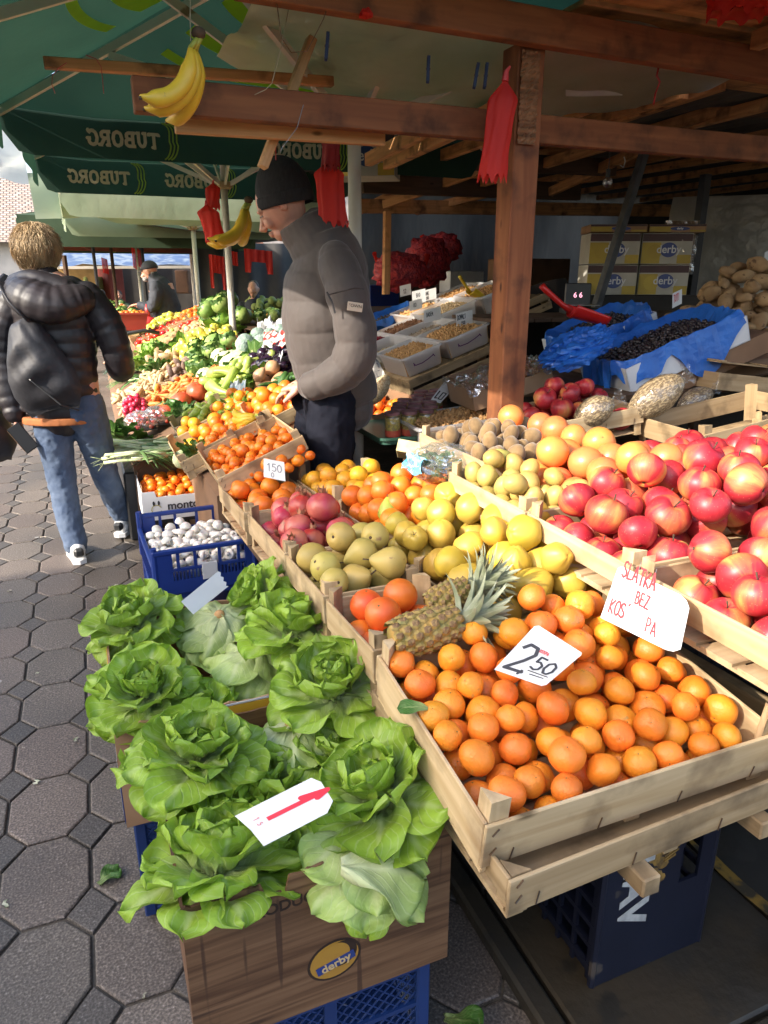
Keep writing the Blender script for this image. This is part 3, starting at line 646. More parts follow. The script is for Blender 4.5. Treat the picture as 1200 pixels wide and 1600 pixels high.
# ------------------------------------------------ lettuce
def leafgrid(b,phi,e0,curl,Lf,Wd,seed,cup=.35,ruf=.010,nu=14,nv=18,r0=.008,z0=.0,mi=0,tw=0.,curve2=0.):
    g=random.Random(seed); ph=[g.uniform(0,6.28) for _ in range(5)]; fr=g.uniform(2.2,3.6); asym=g.uniform(-.2,.2)
    rho=[r0];zz=[z0];N=nv
    es=[]
    for i in range(N+1):
        v=i/N; e=e0+curl*v+curve2*v*v; es.append(e)
        if i: rho.append(rho[-1]+math.cos(e)*Lf/N); zz.append(zz[-1]+math.sin(e)*Lf/N)
    c_,s_=math.cos(phi),math.sin(phi)
    def fn(uu,v):
        u=uu*2-1; i=min(N,int(round(v*N))); e=es[i]
        w=Wd*(.15+.85*math.sin(math.pi*min(1,v**1.05)*.58))*math.sqrt(max(.0,1-(max(0,v-.48)/.521)**2.6))
        w*=1+.10*math.sin(v*9+ph[4])*(1 if u>0 else -1)*.6
        edge=max(abs(u)**1.6,max(0,v-.55)/.45)
        nrm=cup*w*(u*u)*(1-.35*v) + ruf*edge**1.2*(.8*math.sin(fr*u*1.6+v*7+ph[0])+.4*math.sin(fr*1.3*v*3+u*3+ph[1])+.18*math.sin(u*8+v*15+ph[2]))
        nrm+=Wd*(.045*math.sin(u*5+ph[2]+v*6)+.055*math.sin(v*12+ph[3])*abs(u)+.05*math.sin(u*9+v*7+ph[0])*v+.035*math.sin(v*19+ph[2])*(1-abs(u)))
        lat=u*w*(1-.03*edge*math.sin(v*9+ph[1]+u*4))
        rr=rho[i]-math.sin(e)*nrm; z=zz[i]+math.cos(e)*nrm
        lat+=asym*v*v*.03
        x=rr; y=lat
        return (x*c_-y*s_, x*s_+y*c_, z)
    b.grid(nu,nv,fn,mi)
def lettuce_mesh(seed,open_=0.):
    g=random.Random(seed); b=MB(); b2=MB()
    b.sph((0,0,.01),(.02,.02,.018),8,5,1)
    # heart
    for k in range(7):
        leafgrid(b,k*2.4+g.uniform(-.3,.3),R(58+g.uniform(-8,8)),R(80),.075+g.uniform(-.01,.01),.036,seed*50+k,cup=.75,ruf=.005,r0=.004,z0=.03,nu=8,nv=9)
    for k in range(8):
        leafgrid(b,k*2.4+.8+g.uniform(-.3,.3),R(50+g.uniform(-8,6)),R(52-open_*30),.098+g.uniform(-.01,.012),.049,seed*50+20+k,cup=.6,ruf=.008,r0=.008,z0=.022)
    for k in range(8):
        leafgrid(b,k*.785+g.uniform(-.25,.25),R(38+g.uniform(-8,8)),R(28-open_*40),.122+g.uniform(-.012,.012),.058,seed*50+40+k,cup=.42,ruf=.011,r0=.01,z0=.014)
    for k in range(8):
        leafgrid(b,k*.785+.4+g.uniform(-.3,.3),R(24+g.uniform(-8,8)),R(4-open_*30),.138+g.uniform(-.014,.014),.064,seed*50+60+k,cup=.25,ruf=.013,r0=.012,z0=.008,curve2=R(-22))
    for k in range(7):
        leafgrid(b,k*.9+g.uniform(-.3,.3),R(10+g.uniform(-8,8)),R(-12),.14+g.uniform(-.015,.015),.066,seed*50+80+k,cup=.10,ruf=.012,r0=.012,z0=.004,curve2=R(-30))
    return b.mesh('lettuce',[LETT,LETTP],True)
def lettuce_flip_mesh(seed):
    """head lying face down: pale leaf undersides round the cut stem"""
    g=random.Random(seed); b=MB()
    b.sph((0,0,.098),(.016,.015,.012),10,6,1)
    for k in range(6):
        leafgrid(b,k*1.047+g.uniform(-.3,.3),R(2+g.uniform(-8,8)),R(-50+g.uniform(-14,14)),.14+g.uniform(-.02,.02),.078,seed*50+k,cup=-.22,ruf=.013,r0=.006,z0=.092+.001*k)
    for k in range(7):
        leafgrid(b,k*.9+.5+g.uniform(-.3,.3),R(-12+g.uniform(-8,8)),R(-48),.15+g.uniform(-.02,.02),.074,seed*50+30+k,cup=-.12,ruf=.014,r0=.008,z0=.084)
    return b.mesh('lettuce_flipped',[LETTP,WBL],True)
LM=[lettuce_mesh(s,o) for s,o in ((1,0.),(2,.5),(3,.2),(4,.9))]
LF=[lettuce_flip_mesh(s) for s in (5,6)]
# centre pixel, height, mesh, size, tilt x/y, spin, label
heads=[
 ((208,945),.645,LM[0],1.02,(.10,-.25),.3,'big bright lettuce head at the outer back corner of the box'),
 ((222,1050),.635,LM[1],1.0,(.05,-.35),1.4,'ruffled lettuce head hanging over the aisle edge of the banana box'),
 ((298,1150),.655,LM[3],1.08,(.05,-.12),2.2,'wide open lettuce head above the yellow and blue box side'),
 ((330,1322),.605,LM[2],1.02,(.34,-.12),3.0,'lettuce head drooping over the outer front corner of the brown box'),
 ((604,1205),.66,LM[1],1.14,(.35,.2),4.1,'large lettuce head beside the front mandarin crate'),
 ((522,1045),.69,LM[0],1.08,(.18,.12),5.0,'tall lettuce head under the red oranges crate'),
 ((452,958),.675,LM[2],1.05,(.1,.1),.9,'lettuce head below the pear crate corner'),
 ((412,900),.665,LM[3],.92,(-.9,.5),1.9,'lettuce lying on its side against the pear crate'),
 ((338,965),.575,LF[0],1.05,(.2,.0),.4,'pale upside down lettuce under the faded price card'),
 ((392,1022),.565,LF[1],.95,(.1,.1),2.0,'light lettuce sunk between the back heads'),
 ((470,1135),.585,LF[0],1.0,(.1,.2),3.3,'pale lettuce next to the strip between the two boxes'),
 ((560,1318),.575,LF[1],.92,(.30,.1),1.25,'upside down lettuce showing its cut stem at the front rim'),
 ((430,1300),.55,LM[2],.72,(.1,0),.2,'dark lettuce deep in the brown box under the white card'),
 ((345,1260),.57,LM[2],.9,(.2,0),2.2,'shaded lettuce under the wide open one'),
 ((520,1150),.60,LM[3],.85,(.1,.1),.2,'shaded lettuce in the gap before the strip between the boxes'),
 ((300,1085),.57,LM[1],.85,(.1,.1),.2,'shaded lettuce between the two aisle side heads'),
 ((400,1205),.57,LM[0],.95,(.2,0),1.2,'shaded lettuce between the open heads'),
]
for (p,z,me,s,tl,sp,lab) in heads:
    c=Gz(p[0],p[1],z+.0)
    mobj('lettuce',me,loc=(c.x,c.y,z-.075),rot=(tl[0],tl[1],sp),sc=s*.92)
    o=C.objects[-1]; tag(o,lab,'lettuce','butterhead lettuces in the cardboard boxes')
# loose leaves
b=MB(); leafgrid(b,0,R(10),R(-38),.155,.072,901,cup=-.15,ruf=.008,nu=14,nv=16)
o=b.build('lettuce_leaf',LETTP,smooth=True,loc=Gz(525,1350,.605),rot=(.3,.25,-.25)); solid(o,.0012); tag(o,'big pale leaf hanging over the front rim of the brown box','leaf')
b=MB(); leafgrid(b,0,R(0),R(-30),.075,.042,905,cup=-.2,ruf=.006)
o=b.build('lettuce_leaf',LETT,smooth=True,loc=(.325,.88,.505),rot=(0,1.2,-1.9)); solid(o,.0012); tag(o,'dark green leaf poking out of the hand hole of the brown box','leaf')
b=MB(); leafgrid(b,0,R(20),R(-30),.06,.03,907,cup=.2,ruf=.01)
o=b.build('lettuce_leaf',GREENL,smooth=True,loc=Gz(150,1385,.004),rot=(0,0,.6)); solid(o,.001); tag(o,'small green leaf scrap lying on the pavers','leaf')
b=MB(); leafgrid(b,0,R(40),R(-30),.09,.035,908,cup=.2,ruf=.01)
o=b.build('lettuce_leaf',GREENL,smooth=True,loc=Gz(690,1590,.035),rot=(0,0,-.9)); solid(o,.001); tag(o,'thin green leaf on the dark floor by the blue lattice crate','leaf')

# ------------------------------------------------ writing
FONT={'S':[[(.9,1.2),(.6,1.4),(.2,1.3),(.1,1.0),(.4,.75),(.8,.55),(.85,.2),(.5,0),(.1,.15)]],'L':[[(.1,1.4),(.1,0),(.85,.05)]],
'A':[[(0,0),(.45,1.4),(.9,0)],[(.15,.45),(.75,.45)]],'T':[[(0,1.4),(1,1.4)],[(.5,1.4),(.5,0)]],'K':[[(.1,1.4),(.1,0)],[(.9,1.4),(.1,.6),(.9,0)]],
'B':[[(.1,0),(.1,1.4),(.6,1.35),(.75,1.05),(.6,.78),(.1,.72)],[(.6,.75),(.9,.45),(.7,.05),(.1,0)]],'E':[[(.85,1.4),(.1,1.4),(.1,0),(.9,0)],[(.1,.72),(.7,.72)]],
'Z':[[(.1,1.4),(.85,1.4),(.1,0),(.95,0)]],'O':[[(.5,1.4),(.12,1.1),(.05,.6),(.25,.1),(.6,0),(.9,.3),(.95,.9),(.75,1.3),(.5,1.4)]],
'V':[[(0,1.4),(.45,0),(.9,1.4)]],'P':[[(.1,0),(.1,1.4),(.6,1.35),(.8,1.05),(.6,.7),(.1,.62)]],'2':[[(.08,1.1),(.3,1.4),(.7,1.38),(.85,1.05),(.6,.6),(.05,0),(.95,.05)]],
'5':[[(.85,1.4),(.2,1.4),(.15,.8),(.5,.9),(.85,.65),(.8,.2),(.45,0),(.05,.15)]],'0':[[(.5,1.4),(.15,1.1),(.08,.5),(.3,.05),(.65,.05),(.9,.5),(.85,1.1),(.5,1.4)]],
'1':[[(.15,1.0),(.5,1.4),(.5,0)]],'7':[[(.1,1.4),(.9,1.4),(.4,0)],[(.25,.7),(.75,.7)]],'.':[[(.2,0),(.25,.06)]],',':[[(.25,.1),(.1,-.2)]],'-':[[(.1,.7),(.8,.7)]],
'D':[[(.1,0),(.1,1.4),(.6,1.25),(.9,.7),(.6,.1),(.1,0)]],'M':[[(0,0),(.1,1.4),(.5,.5),(.9,1.4),(1,0)]],'C':[[(.9,1.2),(.5,1.4),(.1,1.0),(.1,.4),(.5,0),(.9,.2)]],'I':[[(.4,0),(.4,1.4)]],
'U':[[(.1,1.4),(.12,.3),(.5,0),(.85,.3),(.9,1.4)]],'R':[[(.1,0),(.1,1.4),(.6,1.35),(.8,1.05),(.6,.75),(.1,.7)],[(.4,.72),(.9,0)]],'G':[[(.9,1.15),(.5,1.4),(.1,1.0),(.1,.4),(.5,0),(.9,.25),(.9,.65),(.55,.65)]],'H':[[(.1,0),(.1,1.4)],[(.85,0),(.85,1.4)],[(.1,.7),(.85,.7)]],' ':[],
"^":[[(.3,1.6),(.5,1.5),(.7,1.72)]],'~':[[(0,-.2),(.9,-.15)]]}
def pen(b,paths,w,mp,mi=0,e0=0.0006):
    """marker strokes: ribbons with round joints, each a hair above the last"""
    k=0
    for P in paths:
        for i in range(len(P)-1):
            p=Vector(P[i]);q=Vector(P[i+1]);d=q-p
            if d.length<1e-6: continue
            d.normalize();nn=Vector((-d.y,d.x))*w/2;k+=1;e=e0+.00002*k
            b.add([mp(*(p+nn),e),mp(*(p-nn),e),mp(*(q-nn),e),mp(*(q+nn),e)],[(0,1,2,3)],mi)
            k+=1;e=e0+.00002*k
            b.add([mp(q.x+math.cos(a*math.pi/3)*w/2,q.y+math.sin(a*math.pi/3)*w/2,e) for a in range(6)],[tuple(range(6))],mi)
def text_paths(s,x,y,h,gap=.25,wid=.62,jit=0.,seed=1):
    g=random.Random(seed); out=[]; k=h/1.4; cx=x
    for ch in s:
        dy=g.uniform(-jit,jit)*h; sc=1+g.uniform(-jit,jit)
        for P in FONT.get(ch,[]): out.append([(cx+a*k*wid*sc*1.3,y+dy+c_*k*sc) for a,c_ in P])
        cx+=k*(wid*1.3+gap)
        if ch in '.,': cx-=k*.5
        if ch=='^': cx-=k*(wid*1.3+gap)
    return out
def card(label,BL,BR,TR,TL,draw,cat='price card',group='handwritten price cards',cut=None,mat=None,name='price_card',th=.0008,n=8,curl=0.):
    """draw: list of (paths in unit card coords x 0..1, y 0..aspect, width, material)"""
    BL,BR,TR,TL=[Vector(p) for p in (BL,BR,TR,TL)]
    nrm=(BR-BL).cross(TL-BL).normalized(); TR=TR-nrm*(TR-BL).dot(nrm); wd=(BR-BL).length; ht=(TL-BL).length; asp=ht/wd
    def mp(x,y,e=0.):
        v=y/asp; a=BL.lerp(BR,x); c_=TL.lerp(TR,x); p=a.lerp(c_,v)
        return p+nrm*(e*1.0+curl*(4*(x-.5)**2))
    t=thing(name,label,cat,tuple((BL+BR)/2),group=group); inv=Matrix.Translation(-t.location)
    b=MB(); outl=cut or [(0,0),(1,0),(1,1),(0,1)]
    V=[mp(x,y*asp,0) for x,y in outl]+[mp(x,y*asp,-th) for x,y in outl]; k=len(outl)
    if not cut and curl:
        b.grid(n,2,lambda u,v:mp(u,v*asp,0)); b.grid(n,2,lambda u,v:mp(u,v*asp,-th))
    else:
        b.add(V,[tuple(range(k)),tuple(range(2*k-1,k-1,-1))]+[(i,i+k,(i+1)%k+k,(i+1)%k) for i in range(k)])
    o=b.build('card',mat or PAPER,t); o.location=-t.location
    mats={}
    for paths,w,m in draw: mats.setdefault(m.name,(m,[]))[1].append((paths,w))
    for k,(nm,(m,L_)) in enumerate(mats.items()):
        b=MB()
        for j,(paths,w) in enumerate(L_): pen(b,paths,w*wd if False else w,lambda x,y,e:mp(x,y,e),0,.0007+.0001*j)
        o=b.build('handwriting',m,t); o.location=-t.location
    return t
# ------------------------------------------------ cardboard boxes with the lettuce
def tex_brown():
    m,n=M_('woodprint_cardboard'); L=n.links.new
    out=nd(n,'ShaderNodeOutputMaterial'); p=nd(n,'ShaderNodeBsdfPrincipled'); tc=nd(n,'ShaderNodeTexCoord')
    mp=nd(n,'ShaderNodeMapping'); mp.inputs['Scale'].default_value=(3,3,70); mp.inputs['Rotation'].default_value=(0,R(-5),0); L(tc.outputs['Object'],mp.inputs[0])
    nz=nd(n,'ShaderNodeTexNoise'); nz.inputs['Scale'].default_value=1; nz.inputs['Detail'].default_value=6; nz.inputs['Distortion'].default_value=.5; L(mp.outputs[0],nz.inputs['Vector'])
    r=ramp(n,[(.34,(.075,.032,.014)),(.5,(.145,.072,.034)),(.66,(.19,.10,.05))]); L(nz.outputs[0],r.inputs[0])
    # printed plank lines and upright strokes
    m2=nd(n,'ShaderNodeMapping'); m2.inputs['Scale'].default_value=(42,42,2.5); L(tc.outputs['Object'],m2.inputs[0])
    n2=nd(n,'ShaderNodeTexNoise'); n2.inputs['Scale'].default_value=1; n2.inputs['Detail'].default_value=1; L(m2.outputs[0],n2.inputs['Vector'])
    r2=ramp(n,[(.66,(0,0,0)),(.70,(.8,.8,.8))]); L(n2.outputs[0],r2.inputs[0])
    mx=nd(n,'ShaderNodeMix',data_type='RGBA'); L(r2.outputs[0],mx.inputs[0]); L(r.outputs[0],mx.inputs[6]); mx.inputs[7].default_value=(.05,.022,.012,1)
    m3=nd(n,'ShaderNodeMapping'); m3.inputs['Scale'].default_value=(1.5,1.5,30); m3.inputs['Rotation'].default_value=(0,R(-7),0); L(tc.outputs['Object'],m3.inputs[0])
    n3=nd(n,'ShaderNodeTexNoise'); n3.inputs['Scale'].default_value=1; n3.inputs['Detail'].default_value=0; L(m3.outputs[0],n3.inputs['Vector'])
    r3=ramp(n,[(.67,(0,0,0)),(.69,(.85,.85,.85)),(.73,(.85,.85,.85)),(.75,(0,0,0))]); L(n3.outputs[0],r3.inputs[0])
    my=nd(n,'ShaderNodeMix',data_type='RGBA'); L(r3.outputs[0],my.inputs[0]); L(mx.outputs[2],my.inputs[6]); my.inputs[7].default_value=(.045,.02,.011,1)
    L(my.outputs[2],p.inputs['Base Color']); p.inputs['Roughness'].default_value=.6
    bp=nd(n,'ShaderNodeBump'); bp.inputs['Strength'].default_value=.2; bp.inputs['Distance'].default_value=.002; L(nz.outputs[0],bp.inputs['Height']); L(bp.outputs[0],p.inputs['Normal'])
    L(p.outputs[0],out.inputs[0]); MATS['wp']=m; return m
WPRINT=tex_brown()
YELC=pm('yellow_print',(.62,.36,.03),(.56,.32,.03),scale=5,rough=.5,spots=((.5,.45,.35),18,.7))
BLUEC=pm('navy_print',(.02,.04,.2),(.025,.05,.17),scale=5,rough=.45)
def txt(body,size,mat,M,parent=None,name='lettering',bold=.0,ext=.0003,align='CENTER',sx=1.):
    cu=bpy.data.curves.new(name,'FONT'); cu.body=body; cu.size=size; cu.offset=bold; cu.align_x=align; cu.align_y='CENTER'; cu.extrude=ext
    to=bpy.data.objects.new('tmp',cu); C.objects.link(to); bpy.context.view_layer.update()
    me=bpy.data.meshes.new_from_object(to.evaluated_get(bpy.context.evaluated_depsgraph_get())); bpy.data.objects.remove(to)
    me.materials.clear(); me.materials.append(mat)
    me.transform(M@Matrix.Diagonal((sx,1,1,1)))
    o=bpy.data.objects.new(name,me); return link(o,parent)
def jag(n,h,seed,lo=0,hi=1):
    g=random.Random(seed); return [g.uniform(-h,h) for _ in range(n+1)]
# brown box: walls as thin corrugated sheets with torn rims
t=thing('cardboard_box','brown wood-print cardboard box with a torn front rim full of lettuce','cardboard box',(.265,1.15,.32))
def wall(b,x0,y0,x1,y1,z0,ztop,mi=0,th=.005,n=24,seed=1,jg=.003):
    j=jag(n,jg,seed); d=Vector((x1-x0,y1-y0,0)); nn=Vector((-d.y,d.x,0)).normalized()*th
    V=[];Fc=[]
    for i in range(n+1):
        u=i/n; p=Vector((x0,y0,0))+d*u; zt=(ztop(u) if callable(ztop) else ztop)+j[i]
        V+=[(p.x,p.y,z0),(p.x,p.y,zt),(p.x+nn.x,p.y+nn.y,zt+j[i]*.4),(p.x+nn.x,p.y+nn.y,z0)]
    for i in range(n):
        for k in range(4):
            k2=(k+1)%4; a=i*4; Fc.append((a+k,a+4+k,a+4+k2,a+k2))
    Fc+= [(0,1,2,3),(n*4+3,n*4+2,n*4+1,n*4)]
    b.add(V,Fc,mi)
b=MB()
def ft(u):   # torn front rim: low notch in the middle
    if u<.03 or u>.985: return .575
    if u<.27: return .572
    if u<.36: return .545
    if u<.62: return .572+ (u-.36)*.03
    if u<.86: return .582-(u-.62)*.03
    return .572
wall(b,.03,.90,.50,.90,.262,ft,seed=3,n=60,jg=.0022)
wall(b,.03,1.40,.03,.902,.262,.572,seed=4); wall(b,.50,.902,.50,1.40,.262,.575,seed=5); wall(b,.50,1.405,.03,1.405,.262,.56,seed=6)
b.box(.034,.496,.904,1.40,.262,.267)
o=b.build('box_walls',WPRINT,t); o.location=-t.location
FR=Matrix(((1,0,0,0),(0,0,-1,0),(0,1,0,0),(0,0,0,1)))   # flat text -> facing -Y
DKB=pm('brown_print',(.025,.012,.008),(.035,.018,.01),scale=30,rough=.6)
o=txt('PRODUCE OF',.030,DKB,Matrix.Translation((.215,.8993,.517))@Euler((0,R(-1.5),0)).to_matrix().to_4x4()@FR,t,bold=.0006,sx=.95); o.location=-t.location
# banana emblem in an oval badge
def disc(b,cx,cz,rx,rz,y,mi=0,n=28,a0=0,e=0.):
    b.add([(cx+rx*math.cos(k/n*6.2832),y,cz+rz*math.sin(k/n*6.2832)) for k in range(n)],[tuple(range(n))],mi)
tb=T(.275,0,.36,0,R(-14),0)
b=MB()
def dm(b,cx,cz,rx,rz,e,mi): 
    q=MB(); disc(q,cx,cz,rx,rz,.8995-e); b.add([tb@Vector((v[0],v[1],v[2])) for v in q.v],q.f,mi)
dm(b,0,0,.050,.044,0,0); dm(b,0,0,.045,.039,.0004,1); dm(b,.014,.006,.030,.028,.0008,0); dm(b,.004,.010,.027,.026,.0012,1) ; 
q=MB(); q.box(-.036,.036,.8978,.8982,-.017,.001); b.add([tb@Vector(v) for v in q.v],q.f,2)
o=b.build('badge',[DKB,pm('badge_ochre',(.42,.22,.03),(.36,.18,.03),scale=12),BLUEC],t); o.location=-t.location
o=txt('derby',.024,pm('badge_pale',(.6,.42,.2),(.5,.34,.16)),tb@Matrix.Translation((0,.8976,-.009))@FR,t,bold=.0005); o.location=-t.location
# yellow, white and blue banana box behind it
t=thing('cardboard_box','yellow and white banana box with a blue corner holding the back lettuces','cardboard box',(.19,1.7,.30))
b=MB(); wall(b,-.045,1.44,.42,1.44,.30,.568,0,seed=8); wall(b,-.045,2.0,-.045,1.442,.30,.565,0,seed=9); wall(b,.42,1.442,.42,2.0,.30,.565,0,seed=10); wall(b,.42,2.005,-.045,2.005,.30,.565,0,seed=11)
b.box(-.04,.415,1.445,2.0,.30,.304,0)
b.box(-.0472,-.0456,1.50,1.98,.40,.55,1); b.box(-.0476,-.0458,1.445,1.56,.31,.41,2); b.box(.02,.38,1.4368,1.4388,.535,.56,1); b.box(.05,.38,1.4372,1.4392,.562,.566,3)
o=b.build('box_walls',[CARD,YELC,BLUEC,WHITECARD],t); o.location=-t.location
b=MB(); b.box(-.0483,-.0478,1.455,1.485,.33,.43); b.box(-.0483,-.0478,1.47,1.55,.44,.46); o=b.build('white_label',WHITECARD,t); o.location=-t.location
# lattice crates
def lattice_side(b,Wd,H_,M,pitch=.022,diag=True,th=.004):
    """open plastic wall in the XZ plane, Wd wide, H_ high, facing -Y"""
    b.box(-Wd/2,Wd/2,-.008,.006,H_-.022,H_,0,M,.002); b.box(-Wd/2,Wd/2,-.006,.004,0,.022,0,M,.002)
    for x in (-Wd/2+.012,Wd/2-.012,0): b.box(x-.012,x+.012,-.007,.005,.02,H_-.02,0,M)
    b.box(-Wd/2,Wd/2,-.006,.004,H_*.55-.005,H_*.55+.005,0,M)
    if diag:
        for z0,z1 in ((.022,H_*.55-.005),(H_*.55+.005,H_-.022)):
            h=z1-z0; n=int((Wd-.03)/pitch)
            for i in range(-2,n+1):
                for s in (1,-1):
                    xa=-Wd/2+.015+i*pitch; xb=xa+h; 
                    if s<0: xa,xb=-xa,-xb
                    pa=Vector((xa,0,z0)); pb=Vector((xb,0,z1)); lim=Wd/2-.015
                    def cl(p,q):
                        if abs(p.x)>lim:
                            sgn=1 if p.x>0 else -1; tt=(sgn*lim-p.x)/(q.x-p.x) if abs(q.x-p.x)>1e-9 else 0
                            if tt<0 or tt>1: return None
                            return p.lerp(q,tt)
                        return p
                    a=cl(pa,pb); c_=cl(pb,pa)
                    if a is None or c_ is None or (a-c_).length<.006: continue
                    b.bar(a+Vector((0,-.001*s,0)),c_+Vector((0,-.001*s,0)),.003,.0025,0,(0,1,0),M)
    else:
        n=int((Wd-.03)/pitch)
        for i in range(n): 
            x=-Wd/2+.02+i*pitch; b.box(x,x+.006,-.004,.003,.02,H_*.55,0,M)
def plastic_crate(label,x0,x1,y0,y1,z0,z1,mat,diag=True,name='plastic_crate',group='stacked plastic crates',pitch=.022,rot=0):
    t=thing(name,label,'plastic crate',((x0+x1)/2,(y0+y1)/2,z0),(0,0,rot),group); W_=x1-x0;D_=y1-y0;H_=z1-z0
    for nm,Wd,M in (('front',W_,T(0,-D_/2+.008,0)),('back',W_,T(0,D_/2-.008,0,0,0,math.pi)),('s',D_-.03,T(-W_/2+.008,0,0,0,0,-math.pi/2)),('s2',D_-.03,T(W_/2-.008,0,0,0,0,math.pi/2))):
        b=MB(); lattice_side(b,Wd,H_,M,pitch,diag); b.build('crate_wall',mat,t)
    b=MB(); b.box(-W_/2+.01,W_/2-.01,-D_/2+.01,D_/2-.01,.004,.01)
    for sx in (-1,1):
        for sy in (-1,1): b.box(sx*(W_/2-.012)-.014,sx*(W_/2-.012)+.014,sy*(D_/2-.012)-.0145,sy*(D_/2-.012)+.0145,.001,H_+.002,0,None,.004)
    b.build('crate_frame',mat,t); return t
plastic_crate('blue lattice crate under the brown lettuce box',.07,.47,.915,1.39,.008,.256,BLUEP2,True,pitch=.024)
plastic_crate('blue lattice crate under the yellow banana box',-.03,.40,1.46,2.0,.006,.296,BLUEP2,True,pitch=.03)

# ------------------------------------------------ mushroom crate with open handles
def mush_crate(label,loc,H_=.19,W_=.40,D_=.50,mat=BLUEP,opn=True,name='plastic_crate'):
    t=thing(name,label,'plastic crate',loc,(0,0,R(2)),'stacked plastic crates'); th=.008
    for s in (-1,1):    # end walls with three big windows over a row of slots
        b=MB(); y=s*(D_/2-th/2); y0,y1=y-th/2,y+th/2
        b.box(-W_/2,W_/2,y0-.006,y1+.006,H_-.018,H_,0,None,.003)
        b.box(-W_/2+.001,W_/2-.001,y0,y1,0,H_*.30); b.box(-W_/2+.001,W_/2-.001,y0-.001,y1+.001,H_*.50,H_*.56)
        b.box(-.012,.05,y0-.0012,y1+.0012,H_*.29,H_*.52)
        for x in (-W_/2+.02,-W_/2+.055): b.box(x-.018,x+.018,y0-.0005,y1+.0005,.01,H_-.01)
        b.box(W_/2-.045,W_/2-.001,y0-.0005,y1+.0005,.01,H_-.01)
        for x in (-.105,-.04,.055,.13): b.box(x-.006,x+.006,y0-.0007,y1+.0007,H_*.5,H_-.01)
        for k in range(22):
            x=-.12+k*.0135; b.box(x-.0028,x+.0028,y0-.0003,y1+.0003,H_*.28,H_*.52)
        b.build('crate_wall',mat,t)
    for s in (-1,1):    # long walls, lower in the middle
        b=MB(); x=s*(W_/2-th/2); x0,x1=x-th/2,x+th/2
        b.box(x0-.0015,x1+.0015,-D_/2+.012,D_/2-.012,0,H_*.62,0); b.box(x0-.005,x1+.005,-D_/2+.02,D_/2-.02,H_*.6,H_*.68,0,None,.003)
        for k in range(16): y=-D_/2+.03+k*.029; b.box(x0-.004,x1+.004,y-.002,y+.002,.01,H_*.6)
        b.build('crate_wall',mat,t)
    b=MB(); b.box(-W_/2+.005,W_/2-.005,-D_/2+.005,D_/2-.005,.003,.009)
    for sx in (-1,1):
        for sy in (-1,1): b.tube([(sx*(W_/2-.008),sy*(D_/2-.008),0),(sx*(W_/2-.008),sy*(D_/2-.008),H_+.012)],.013,8)
    b.build('crate_frame',mat,t,smooth=False); return t
p0=Gz(305,905,.33)
plastic_crate('black crate at the bottom of the mushroom stack',.12,.52,2.66,3.14,.004,.15,BLACKP,False,pitch=.03)
plastic_crate('dark blue crate in the middle of the mushroom stack',.12,.52,2.66,3.14,.152,.318,BLUEP,False,pitch=.016)
mt=mush_crate('blue crate heaped with white mushrooms beside the paved aisle',(.325,2.90,.322),H_=.185)
mt.parent=None
b=MB(); b.box(-.03,.03,-.006,0,.03,.10,0,None,.002); o=b.build('white_label',PAPER,mt,loc=(.012,-.252,.035-.02))
hm=lambda x,y:.125+.035*math.cos(x*5)*math.cos(y*4)+.02*wb(x*20,y*20,0)
mm=[fruit_mesh('mushroom','mush',MUSH,.023,False,s,'mush') for s in range(3)]
pts=cull(pack(.37,.47,.03,.021,hm,330,seed=4,tries=160,jit=.3),.022,hm,2.6)
scatter(mm,pts,.022,T(.325,2.90,.322,0,0,R(2)),'mushroom','white button mushroom heaped in the blue crate','mushroom','white mushrooms in the blue crate',up=.9)

# ------------------------------------------------ white tangerine box
def lowbox(label,W_,D_,H_,loc,rz,mat,mat2,cut=True,name='cardboard_box',tilt=0):
    t=thing(name,label,'cardboard box',loc,(tilt,0,rz)); b=MB()
    def fz(u): return H_ if (u<.18 or u>.82) else H_*.80
    wall(b,-W_/2,-D_/2,W_/2,-D_/2,0,fz,0,n=50,jg=.0006,seed=2); wall(b,W_/2,D_/2,-W_/2,D_/2,0,lambda u:H_,0,n=20,jg=.0006)
    wall(b,-W_/2,D_/2,-W_/2,-D_/2+.001,0,lambda u:H_,0,n=20,jg=.0006); wall(b,W_/2,-D_/2+.001,W_/2,D_/2,0,lambda u:H_,0,n=20,jg=.0006)
    b.box(-W_/2+.003,W_/2-.003,-D_/2+.003,D_/2-.003,.001,.004,0)
    b.build('box_walls',mat,t)
    b=MB(); b.box(-W_/2+.0065,W_/2-.0065,D_/2-.0085,D_/2-.0065,.006,H_+.03,0)
    for s in (-1,1): b.box(s*(W_/2-.0075)-.001,s*(W_/2-.0075)+.001,-D_/2+.007,-D_/2+.09,.006,H_+.028,0); b.box(s*(W_/2-.0095)-.001,s*(W_/2-.0095)+.001,D_/2-.09,D_/2-.009,.006,H_+.028,0)
    b.build('liner_flap',mat2,t); return t
t=lowbox('white printed tangerine box with small tangerines by the aisle',.42,.42,.16,(.385,4.02,.25),0,WHITECARD,CARD)
o=txt('montonara',.062,INK,Matrix.Translation((.055,-.2115,.072))@FR,t,bold=.0012); o=txt('ITALIA',.022,INK,Matrix.Translation((.155,-.2115,.034))@FR,t)
b=MB()
for a in range(5):
    q=MB()
rr=[]
for k in range(9): a=R(20+k*40); rr.append((math.cos(a)*.026-.14,math.sin(a)*.026+.06))
pen(b,[rr],.004,lambda x,y,e:(x,-.2110-e,y)); 
for sx,rz in ((-.012,.5),(.014,-.7)): b.sph((-.14+sx,-.2115,.095),(.006,.0008,.013),8,6,1,None)
b.build('fruit_emblem',[pm('olive_ink',(.35,.3,.05)),INK],t)
tg=[fruit_mesh('tangerine','mandarin',TANGER,.025,False,s,'star') for s in range(3)]
h1=lambda x,y:.155+.035*(1-(x/.2)**2)+.02*y/.2
